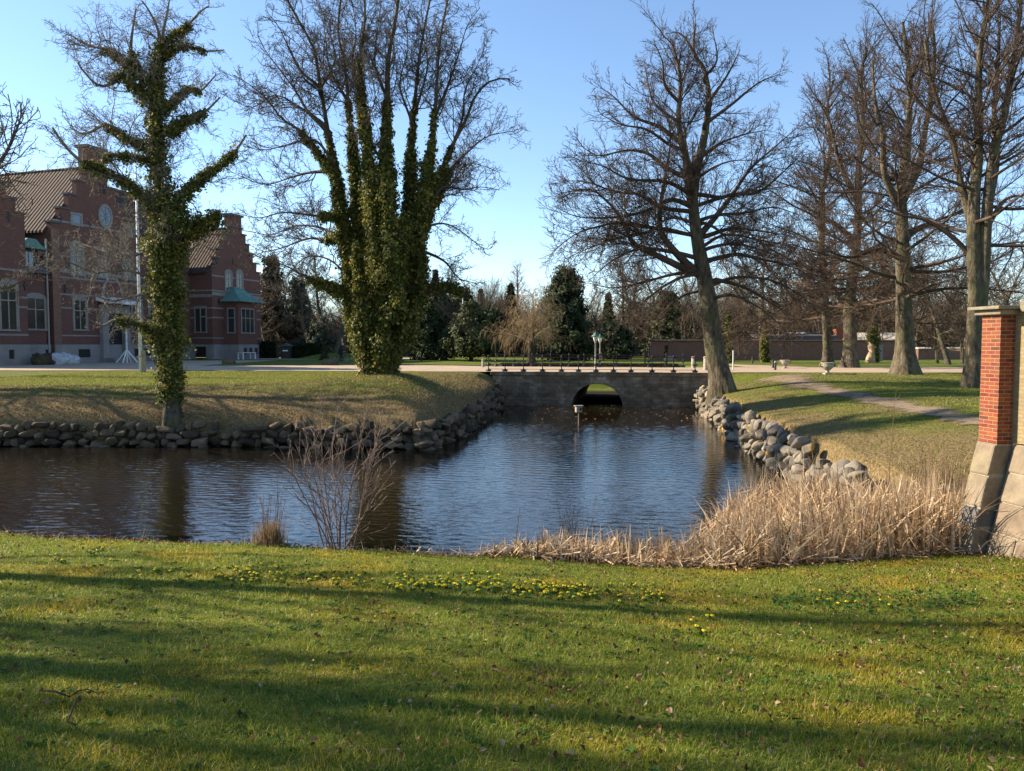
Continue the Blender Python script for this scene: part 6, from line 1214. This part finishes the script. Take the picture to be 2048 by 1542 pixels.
for px, py, s, lab in [(457, 728, .42, 'round boulder on the grass strip in front of the bay window'), (659, 730, .5, 'low flat boulder on the grass strip left of the cyclist'), (626, 712, .55, 'pale boulder at the foot of the clipped hedge')]:
    p = G(px, py, 30, 140); b = bmesh.new(); bmesh.ops.create_icosphere(b, subdivisions=3, radius=1.0)
    for v in b.verts: f = 1 + .12 * math.sin(v.co.x * 3 + px) + .08 * math.sin(v.co.y * 4 + v.co.z * 3); v.co = Vector((v.co.x * s * 1.3 * f, v.co.y * s * f, v.co.z * s * .85 * f))
    me = bpy.data.meshes.new('boulder'); b.to_mesh(me); b.free(); me.polygons.foreach_set('use_smooth', [True] * len(me.polygons)); o = link('boulder', me, M['boulder_dark']); o.location = (p[0], p[1], p[2] + s * .3); tag(o, lab, 'boulder')
def rubble():
    p = G(605, 714, 40, 140); b = MB(); r = random.Random(3)
    for k in range(9): x = -1.6 + k * .32; b.tube([(x, r.uniform(-.3, .3), .08), (x + r.uniform(.5, 1.3), r.uniform(-.3, .3), .2 + .1 * k * r.random())], .09, 6)
    o = b.build('log_pile', M['wood'], None, True); o.location = p; tag(o, 'small untidy pile of pale logs and branches before the clipped hedge', 'log pile')
rubble()
def mound(px, Y, r_, h, label):
    x = (px - 1024) / F * Y; V = []; n, k = 40, 10
    for i in range(k + 1):
        for j in range(n): rr = r_ * i / k; V.append((x + rr * math.cos(j * 6.2832 / n), Y + rr * .7 * math.sin(j * 6.2832 / n), h * (1 - (i / k) ** 2) ** 2 - .012))
    kk = np.arange((k + 1) * n).reshape(k + 1, n); q = np.stack([kk[:-1], np.roll(kk[:-1], -1, 1), np.roll(kk[1:], -1, 1), kk[1:]], -1).reshape(-1, 4); tag(link('grass_mound', np_mesh('grass_mound', np.array(V), q[:, ::-1]), M['ground']), kind='structure')
mound(672, 92, 5.5, .75, '')
def stump_branch():
    p = W(733, 747, 33.6); z = H1(p[0], p[1]); t = MB(); t.tube([(-.42, -.1, -.05), (-.25, -.05, .2), (-.05, 0, .38), (.15, .05, .47), (.4, .1, .45)], [.02, .06, .11, .13, .1], 10); t.tube([(.12, .05, .42), (.05, -.1, .2), (-.02, -.16, -.04)], [.05, .03, .02], 7); o = t.build('cut_branch', M['carved'], None, True); o.location = (p[0], p[1], z); tag(o, 'pale barkless branch stub leaning at the foot of the great ivy tree', 'branch')
stump_branch()

# ------------------------------------------------------------------ cyclist
def skin_mesh(name, verts, edges, radii, mat, parent, sub=1, root=0):
    me = bpy.data.meshes.new(name); me.from_pydata(verts, edges, []); o = link(name, me, mat, parent); o.modifiers.new('skin', 'SKIN'); 
    for v, r in zip(me.skin_vertices[0].data if me.skin_vertices else [], radii): v.radius = (r, r) if not hasattr(r, '__len__') else r
    if me.skin_vertices: me.skin_vertices[0].data[root].use_root = True
    s = o.modifiers.new('sub', 'SUBSURF'); s.levels = sub; s.render_levels = sub; return o
def cyclist():
    p = G(682, 726.5, 40, 120); x, Y, z = p
    t = thing('bicycle', 'black bicycle ridden to the right across the grass before the mound', 'bicycle', (x, Y, z))
    for wx in (-.52, .55):
        m = MB(); m.tube([(wx + .33 * math.cos(a), 0, .34 + .33 * math.sin(a)) for a in np.linspace(0, 2 * math.pi, 29)], .02, 6); w = m.build('wheel', M['iron'], t, True); m = MB()
        for k in range(9): a = k * math.pi / 9; m.tube([(wx - .32 * math.cos(a), 0, .34 - .32 * math.sin(a)), (wx + .32 * math.cos(a), 0, .34 + .32 * math.sin(a))], .004, 4)
        m.build('spoke', M['pole'], w)
    m = MB(); m.tube([(-.52, 0, .34), (-.08, 0, .3), (-.22, 0, .82), (-.52, 0, .34)], .018, 6); m.tube([(-.08, 0, .3), (.4, 0, .78)], .02, 6); m.tube([(-.2, 0, .74), (.37, 0, .86)], .018, 6); m.tube([(.55, 0, .34), (.42, 0, .72), (.36, 0, .98)], .017, 6); m.build('frame', M['iron'], t, True)
    m = MB(); m.tube([(.22, -.24, 1.02), (.36, -.2, 1.04), (.37, 0, 1.0), (.36, .2, 1.04), (.22, .24, 1.02)], .014, 6); m.build('handlebar', M['iron'], t, True)
    m = MB(); m.prism([(-.36, -.08), (-.36, .08), (-.2, .06), (-.02, .02), (-.02, -.02), (-.2, -.06)], .83, .89, 'z'); m.build('saddle', M['iron'], t, bevel=.015)
    m = MB(); m.tube([(-.08, -.1, .3), (-.08, .1, .3)], .06, 10); m.tube([(-.08, -.1, .3), (.02, -.1, .16)], .012, 5); m.tube([(-.08, .1, .3), (-.18, .1, .44)], .012, 5); m.build('crank', M['iron'], t); m = MB(); m.box(-.04, .08, -.2, -.1, .14, .17); m.build('pedal', M['iron'], t); m = MB(); m.box(-.24, -.12, .1, .2, .43, .46); m.build('pedal', M['iron'], t)
    P = thing('person', 'person in dark clothing riding a bicycle across the lawn, leaning forward', 'person', (x, Y, z))
    V = [(-.2, 0, .95), (-.14, 0, 1.1), (-.03, 0, 1.3), (.06, 0, 1.46), (.1, 0, 1.54), (.13, 0, 1.6)]; E = [(0, 1), (1, 2), (2, 3), (3, 4), (4, 5)]; Rr = [(.15, .12), (.15, .12), (.17, .12), (.13, .1), (.055, .055), (.05, .05)]
    def ch(start, pts, rad):
        prev = start
        for q, r in zip(pts, rad): V.append(q); Rr.append(r); E.append((prev, len(V) - 1)); prev = len(V) - 1
        return prev
    for s in (-1, 1):
        ch(3, [(.06, s * .19, 1.44), (.1, s * .22, 1.2), (.22, s * .22, 1.06)], [.06, .048, .034])
    ch(0, [(-.18, -.1, .9), (.14, -.11, .66), (.02, -.13, .24), (.1, -.14, .19), (.14, -.14, .185)], [.09, .07, .045, .045, .035]); ch(0, [(-.18, .1, .9), (.18, .11, .86), (-.14, .13, .52), (-.07, .14, .475), (-.03, .14, .47)], [.09, .07, .045, .045, .035])
    skin_mesh('body', V, E, Rr, M['cloth'], P)
    b = bmesh.new(); bmesh.ops.create_icosphere(b, subdivisions=3, radius=.1)
    for v in b.verts:
        v.co.z *= 1.22; v.co.y *= .82
        if v.co.x > .05 and abs(v.co.y) < .02 and -.03 < v.co.z < .01: v.co.x += .022           # nose
        if v.co.x > .04 and .015 < abs(v.co.y) < .05 and .01 < v.co.z < .035: v.co.x -= .012      # eye sockets
        if v.co.x > .04 and abs(v.co.y) < .035 and -.065 < v.co.z < -.05: v.co.x -= .008           # mouth
        if v.co.z < -.06: v.co.x *= .9; v.co.y *= .85
    me = bpy.data.meshes.new('head'); b.to_mesh(me); b.free(); me.polygons.foreach_set('use_smooth', [True] * len(me.polygons)); h = link('head', me, M['skin'], P); h.location = (.17, 0, 1.71)
    m = MB()
    for s in (-1, 1): m.lathe([(.004, -.03), (.016, -.02), (.02, 0), (.014, .025), (.004, .03)], (-.005, s * .083, 0), 8)
    m.build('ear', M['skin'], h, True)
    b = bmesh.new(); bmesh.ops.create_icosphere(b, subdivisions=3, radius=.106)
    for v in list(b.verts):
        v.co.z = v.co.z * 1.2 + .012; v.co.y *= .86
    bmesh.ops.delete(b, geom=[v for v in b.verts if v.co.x > .03 and v.co.z < .06 or v.co.z < -.06], context='VERTS'); me = bpy.data.meshes.new('hair'); b.to_mesh(me); b.free(); me.polygons.foreach_set('use_smooth', [True] * len(me.polygons)); link('hair', me, M['hair'], h)
    for s in (-1, 1):
        hv = [(.22, s * .22, 1.06), (.26, s * .22, 1.05), (.3, s * .215, 1.048)]; he = [(0, 1), (1, 2)]; hr = [.028, .034, .03]
        for f in range(4):
            yy = s * (.19 + .017 * f); hv += [(.335, yy, 1.052 - .002 * f), (.352, yy, 1.035), (.345, yy, 1.012)]; k = len(hv); he += [(2, k - 3), (k - 3, k - 2), (k - 2, k - 1)]; hr += [.009, .008, .007]
        hv += [(.29, s * .185, 1.04), (.32, s * .178, 1.018), (.345, s * .19, 1.008)]; k = len(hv); he += [(1, k - 3), (k - 3, k - 2), (k - 2, k - 1)]; hr += [.011, .009, .008]
        skin_mesh('hand', hv, he, hr, M['skin'], P)
cyclist()

# ------------------------------------------------------------------ right of the bridge: posts, urns, garden wall and sheds
def bollard(px, py, h, r, label, mat='wood_dark', capmat=None):
    p = G(px, py, 20, 120); t = thing('bollard', label, 'bollard', tuple(p)); m = MB(); m.lathe([(r * 1.1, -.1), (r * 1.1, .06), (r, .08), (r, h - .1)], n=12); m.build('post', M[mat], t, True); m = MB(); m.lathe([(r * 1.15, h - .098), (r * 1.15, h - .04), (r * .8, h), (.01, h + .02)], n=12); m.build('cap', M[capmat or mat], t, True)
for px, py, h, r, lab, mat, cm in [(966, 735, .62, .1, 'stubby stone bollard at the left end of the bridge railing', 'stone_urn', None), (1386.5, 740, .95, .15, 'stone chain post beside the right end of the railing, left of its pair', 'stone_urn', None), (1411, 742, .95, .14, 'stone chain post nearest to the leaning beech', 'stone_urn', None), (1546, 737, .62, .07, 'dark bollard, left of the close pair beside the urns', 'wood_dark', None), (1550.5, 741, .6, .075, 'dark bollard with a pale front, right of the close pair beside the urns', 'wood_dark', 'stone_urn'), (1505, 727, .6, .08, 'lone dark bollard beside the garden path before the long wall', 'wood_dark', None), (843, 722, .75, .1, 'dark bollard on the edge of the drive right of the great ivy tree', 'wood_dark', None), (963, 713, .7, .3, 'mossy tree stump on the lawn left of the willow', 'bark_grey', None)]:
    bollard(px, py, h, r, lab, mat, cm)
def chain():
    a = G(1386.5, 740, 20, 120); b = G(1411, 742, 20, 120); m = MB(); pts = []
    for i in range(15): s = i / 14; p = a * (1 - s) + b * s; pts.append((p[0], p[1], p[2] + .82 - .45 * (1 - (2 * s - 1) ** 2)))
    m.tube(pts, .022, 6); o = m.build('chain', M['iron'], None, True); tag(o, 'black chain hanging between the two stone posts by the leaning beech', 'chain')
chain()
def marker():
    p = G(1466, 740, 20, 120); t = thing('marker_post', 'slim white marker post right of the leaning beech', 'post', tuple(p)); m = MB(); m.box(-.04, .04, -.03, .03, -.1, 1.3); m.build('post', M['white'], t, bevel=.008); m = MB(); m.box(-.042, .042, -.032, .032, 1.302, 1.34); m.build('cap', M['pole'], t)
marker()
def urn(px, py, label, s):
    p = G(px, py, 20, 120); t = thing('stone_urn', label, 'urn', tuple(p)); m = MB(); m.box(-.2 * s, .2 * s, -.2 * s, .2 * s, -.08, .07 * s); m.build('base', M['stone_urn'], t, bevel=.01)
    m = MB(); prof = [(.15, .07), (.09, .14), (.08, .19), (.13, .22), (.22, .3), (.29, .4), (.32, .5), (.3, .53), (.35, .58), (.35, .62), (.29, .62), (.27, .55), (.05, .5)]; m.lathe([(r * s, z * s) for r, z in prof], n=20); m.build('bowl', M['stone_urn'], t, True)
    for k in range(2): m = MB(); c = 1 if k else -1; m.tube([(c * .3 * s, 0, .56 * s), (c * .41 * s, 0, .54 * s), (c * .4 * s, 0, .42 * s), (c * .27 * s, 0, .38 * s)], .03 * s, 6); m.build('handle', M['stone_urn'], t, True)
    m = MB(); m.lathe([(.28 * s, .545 * s), (.2 * s, .57 * s), (.02, .6 * s)], n=16); m.build('soil', M['darkvoid'], t, True)
urn(1570, 737.5, 'pale stone urn on the far edge of the drive, beside the dark bollards', 1.0); urn(1655, 748.5, 'stone urn on the near edge of the drive, nearer and darker than the other', 1.0)
def gwall(label, pts, z0, z1, th, cap, mat, capmat, opening=None, name='garden_wall'):
    P = [np.array([(px - 1024) / F * Y, Y]) for px, Y in pts]; a, b = P; d = (b - a) / np.linalg.norm(b - a); L = np.linalg.norm(b - a); t = thing(name, label, 'wall', (a[0], a[1], 0), math.atan2(d[1], d[0])); m = MB()
    if opening:
        k = []
        for px in opening[:2]:
            r = (px - 1024) / F; k.append((r * a[1] - a[0]) / (d[0] - r * d[1]))
        m.box(0, k[0], 0, th, z0, z1); m.box(k[1], L, 0, th, z0, z1); m.box(k[0], k[1], 0, th, opening[2], z1)
    else: m.box(0, L, 0, th, z0, z1)
    m.build('wall', mat, t); m = MB(); m.prism([(-.12, z1 + .003), (th + .12, z1 + .003), (th + .12, z1 + .06), (th / 2, z1 + .2), (-.12, z1 + .06)], -.1, L + .1, 'x'); m.build('coping', capmat, t); return t
gwall('long shaded brown brick garden wall behind the beeches, with a doorway at its left end', [(1302, 82), (1830, 86)], -.3, 2.02, .45, .2, M['brick_garden'], M['tile'], (1328, 1342, 1.6))
gwall('lower brick wall continuing to the right of the biggest beech', [(1836, 88), (2150, 92)], -.3, 1.2, .4, .2, M['brick_garden'], M['pale_roof'])
def sheds():
    x0, x1, Y = (1532 - 1024) / F * 90, (1685 - 1024) / F * 90, 92.; t = thing('greenhouse_range', 'low range with a flat dark roof showing above the long garden wall', 'shed', (x0, Y, 0)); m = MB(); m.box(0, x1 - x0, 0, 3, 0, 2.35); m.build('wall', M['brick_house'], t); m = MB(); m.prism([(-.3, 2.36), (3.4, 2.7), (3.4, 2.95), (-.3, 2.75)], -.2, x1 - x0 + .2, 'x'); m.build('roof', M['slate'], t)
    m = MB(); rr = random.Random(2)
    for k in range(4): m.lathe([(.5, 0), (.45, .18), (.25, .3), (.02, .34)], (3.4 + k * .75 + rr.uniform(-.1, .1), 1.5, 2.88), 10)
    m.build('roof_dome', M['plaster'], t, True)
    x0, x1 = (1708 - 1024) / F * 94, (1800 - 1024) / F * 94; t = thing('outbuilding', 'outbuilding with a pale sloping roof behind the garden wall', 'outbuilding', (x0, 93., 0)); m = MB(); m.box(0, x1 - x0, 0, 4, 0, 2.0); m.build('wall', M['brick_garden'], t); m = MB(); m.prism([(-.4, 1.99), (2, 3.15), (4.4, 1.99), (4.4, 1.9), (-.4, 1.9)], -.3, x1 - x0 + .3, 'x'); m.build('roof', M['pale_roof'], t)
    x = (1675 - 1024) / F * 96; t = thing('brick_chimney', 'slim orange brick chimney rising behind the dark flat roof', 'chimney', (x, 96, 0)); m = MB(); m.box(-.4, .4, -.4, .4, 0, 3.4); m.build('shaft', M['brick_pier'], t); m = MB(); m.box(-.47, .47, -.47, .47, 3.402, 3.6); m.build('cap', M['brick_pier'], t)
    x = (1759 - 1024) / F * 80; t = thing('gate_post', 'pale stone gate post right of the carved stump', 'gate post', (x, 80, 0)); m = MB(); m.box(-.22, .22, -.2, .2, -.1, 1.55); m.build('post', M['plaster'], t, bevel=.01); m = MB(); m.box(-.28, .28, -.26, .26, 1.552, 1.68); m.build('cap', M['plaster'], t)
sheds()
def carved_stump():
    p = G(1742, 725, 20, 120); t = thing('carved_stump', 'barkless gnarled tree stump topped with ivy before the garden wall', 'tree stump', tuple(p)); m = MB(); m.tube([(-.05, 0, -.1), (-.05, 0, .4), (.1, 0, 1.0), (.02, 0, 1.5), (.1, 0, 2.0), (.12, 0, 2.7)], [.5, .42, .3, .36, .27, .2], 12); m.tube([(-.3, -.2, .5), (-.42, -.3, .1), (-.5, -.35, -.1)], [.14, .13, .15], 8); m.build('trunk', M['carved'], t, True)
    r = np.random.default_rng(3); V, q = ivy_leaves(r, [(np.array([(.35, .1, 0), (.35, .1, 1.2), (.25, 0, 2.2)]), np.array([.2, .22, .25]), .2, .25), (np.array([(.05, 0, 2.0), (.1, 0, 2.9), (.12, 0, 4.2)]), np.array([.2, .2, .1]), .35, .25)], 1000, (.09, .16)); link('ivy', np_mesh('ivy', V, q, False), M['ivy'], t)
carved_stump()
def pillar():
    p = G(1339, 721, 20, 120); t = thing('sundial_pillar', 'slim red pillar on a stone base before the doorway of the garden wall', 'pillar', tuple(p)); m = MB(); m.box(-.7, .7, -.5, .5, -.05, .1); m.box(-.32, .32, -.32, .32, .1, .5); m.build('base', M['stone_urn'], t, bevel=.02); m = MB(); m.box(-.16, .16, -.16, .16, .5, 2.05); m.build('shaft', M['brick_garden'], t, bevel=.01); m = MB(); m.box(-.2, .2, -.2, .2, 2.052, 2.13); m.build('cap', M['stone_urn'], t)
pillar()
def gate_frame():
    p = G(1312, 733, 20, 120); t = thing('iron_gate', 'dark low iron gate and grating beyond the right half of the bridge', 'gate', tuple(p)); m = MB()
    for k in range(9): m.tube([(-.9 + k * .22, 0, -.05), (-.9 + k * .22, 0, 1.5 if k < 5 else .9)], .02, 5)
    for z in (.25, .85): m.tube([(-.9, 0, z), (.86, 0, z)], .02, 5)
    m.build('grille', M['iron'], t); m = MB(); m.box(-1.0, -.93, -.05, .05, -.1, 1.75); m.build('gate_post', M['iron'], t); m = MB(); m.box(.9, .97, -.05, .05, -.1, 1.2); m.build('gate_post', M['iron'], t)
gate_frame()

# ------------------------------------------------------------------ shrubs
def shrub(name, label, loc, seed, nst, h, spread, r0, mat, lv, tilt=.35, cat='shrub', zz=None, lean=(0, 0)):
    r = np.random.default_rng(seed); L = []
    for i in range(nst):
        az = r.uniform(0, 6.28); rr = abs(r.normal(0, spread * .18)); p = np.array([rr * math.cos(az), rr * math.sin(az), -.05]); e = r.uniform(.03, tilt); d = np.array([math.cos(az) * e + lean[0], math.sin(az) * e + lean[1], 1.0]); d /= np.linalg.norm(d); l = h * r.uniform(.55, 1.0); pts = [p.copy()]
        for k in range(7): d = d + r.normal(0, .05, 3); d /= np.linalg.norm(d); p = p + d * l / 7; pts.append(p.copy())
        L.append((np.array(pts), np.linspace(r0 * r.uniform(.6, 1.1), .003, 8)))
    t = thing(name, label, cat, loc); Q = [resample(P, R, 14) for P, R in L]; P = np.stack([q[0] for q in Q]); R = np.stack([q[1] for q in Q]); link('stem', np_mesh('stem', *tubes(P, R, 6)), mat, t); parts = []
    for kw in lv: P, R = spawn(r, P, R, **kw); parts.append(tubes(P, R, 4))
    if parts: link('twig', np_mesh('twig', *merge(parts)), mat, t)
    return t
M['shrub'] = m_plain('reddish_shrub_bark', (0.135, 0.085, 0.066), 0.6, var=.35, scale=9)
p = ((672 - 1024) / F * 11.75, 11.5); shrub('bare_shrub', 'many stemmed leafless shrub on the near shore in front of the left bank', (p[0], p[1] + .25, H1(p[0], p[1] + .25)), 4, 15, 2.7, 1.0, .0125, M['shrub'], [dict(dens=5.5, t0=.15, t1=.98, ang=(38, 10), lf=.36, K=8, wob=.07, trop=.04, lmin=.2, lmax=.9, rtip=.0034, rl=.01), dict(dens=6, t0=.15, t1=.98, ang=(38, 12), lf=.4, K=5, wob=.1, trop=.03, lmin=.08, lmax=.35, rtip=.0026, rl=.009)], .72)
p = ((536 - 1024) / F * 11.8, 11.5); shrub('bare_shrub', 'small tuft of thin bare stems in dry grass, left of the many stemmed shrub', (p[0], p[1] + .25, H1(p[0], p[1] + .25)), 9, 12, .95, .45, .006, M['shrub'], [dict(dens=5, t0=.2, t1=.98, ang=(32, 10), lf=.35, K=6, wob=.07, trop=.04, lmin=.1, lmax=.4, rtip=.0018, rl=.008)], .3, lean=(.06, 0))
shrub('dead_stalk', 'single tall bare stalk rising above the dry grass tuft left of the shrub', (p[0] + .06, p[1] + .3, H1(p[0], p[1] + .3)), 19, 1, 2.0, .05, .008, M['shrub'], [dict(dens=3, t0=.3, t1=.9, ang=(30, 8), lf=.16, K=5, wob=.06, trop=.05, lmin=.08, lmax=.3, rtip=.002)], .2, 'plant', lean=(.18, 0))
def tuft(px, py, label, n, h, spread, seed):
    r = np.random.default_rng(seed); p = ((px - 1024) / F * 11.7, 11.45); b = np.column_stack([r.normal(0, spread, (n, 2)), np.zeros(n)]); V, q = blades(r, b, r.uniform(.4, 1, n) * h, r.uniform(.005, .012, n), np.abs(r.normal(.25, .25, n)), .6, 3); o = link('dry_tuft', np_mesh('dry_tuft', V, q, False), M['straw']); o.location = (p[0], p[1] + .2, H1(p[0], p[1] + .2) - .02); tag(o, label, 'grass tuft')
tuft(536, 1094, 'dense tan grass tuft at the foot of the thin bare stems', 700, .42, .09, 4); tuft(128, 1080, 'low flattened straw tuft at the far left edge of the near lawn', 260, .16, .16, 5); tuft(850, 1112, 'small grey straw tuft at the shore right of the shrub', 260, .16, .1, 6)
for px, Y, h, lab, seed in [(1780, 13.2, 2.65, 'tallest single brown stalk standing in the right part of the reeds', 3), (1030, 12.1, .95, 'thin brown stalk standing alone over the left end of the reeds', 5), (1485, 13.4, 1.15, 'brown stalk with a few twigs over the middle of the reeds', 7), (1690, 13.6, 1.5, 'thin bending stalk left of the tallest stalk in the reeds', 8), (1728, 13.0, 1.55, 'straight thin stalk just left of the tallest stalk', 11)]:
    x = (px - 1024) / F * Y; shrub('dead_stalk', lab, (x, Y, max(H1(x, Y), -2.05)), seed, 1, h / .78, .02, .009, M['stem'], [dict(dens=4, t0=.3, t1=.95, ang=(30, 8), lf=.1, K=4, wob=.06, trop=.05, lmin=.04, lmax=.3, rtip=.002)], .05, 'plant')
shrub('dead_stalk', 'cluster of thin dark seed stalks standing in the water behind the reeds', (1.1, 12.9, -2.0), 31, 26, 1.15, 1.6, .004, M['stem'], [dict(dens=8, t0=.55, t1=.98, ang=(35, 8), lf=.12, K=4, wob=.06, trop=.04, lmin=.03, lmax=.15, rtip=.0016)], .15, 'plant')
p = G(1386, 720, 30, 120); shrub('orange_shrub', 'orange twigged shrub before the garden wall left of the leaning beech', (p[0], p[1], 0), 6, 40, 1.7, 1.5, .014, M['twig_orange'], [dict(dens=5, t0=.3, t1=.98, ang=(25, 8), lf=.35, K=5, wob=.08, trop=.04, lmin=.2, lmax=.7, rtip=.006)], .75)
p = G(880, 713, 30, 140); shrub('arching_shrub', 'low mound of arching pinkish bare twigs right of the great ivy tree', (p[0], p[1], 0), 8, 60, 1.6, 3.2, .014, M['twig_pink'], [dict(dens=6, t0=.2, t1=.98, ang=(40, 12), lf=.4, K=6, wob=.1, trop=-.12, lmin=.2, lmax=.8, rtip=.008)], 1.2)
def ground_twig(pts, label, r):
    P = [G(a, b, 2.3, 12) for a, b in pts]; m = MB(); m.tube([(q[0], q[1], q[2] + .035 + .015 * math.sin(i * 2.)) for i, q in enumerate(P)], [r * (1 - .12 * i) for i in range(len(P))], 6); o = m.build('fallen_twig', M['bark_dark'], None, True); tag(o, label, 'twig')
ground_twig([(80, 1393), (110, 1400), (140, 1402), (158, 1392), (176, 1396), (196, 1396), (215, 1390), (236, 1387)], 'long dark twig lying across the grass at lower left', .006); ground_twig([(160, 1405), (150, 1425), (138, 1445), (135, 1455), (152, 1470)], 'short pale twig bent like a hook below the long twig', .006)
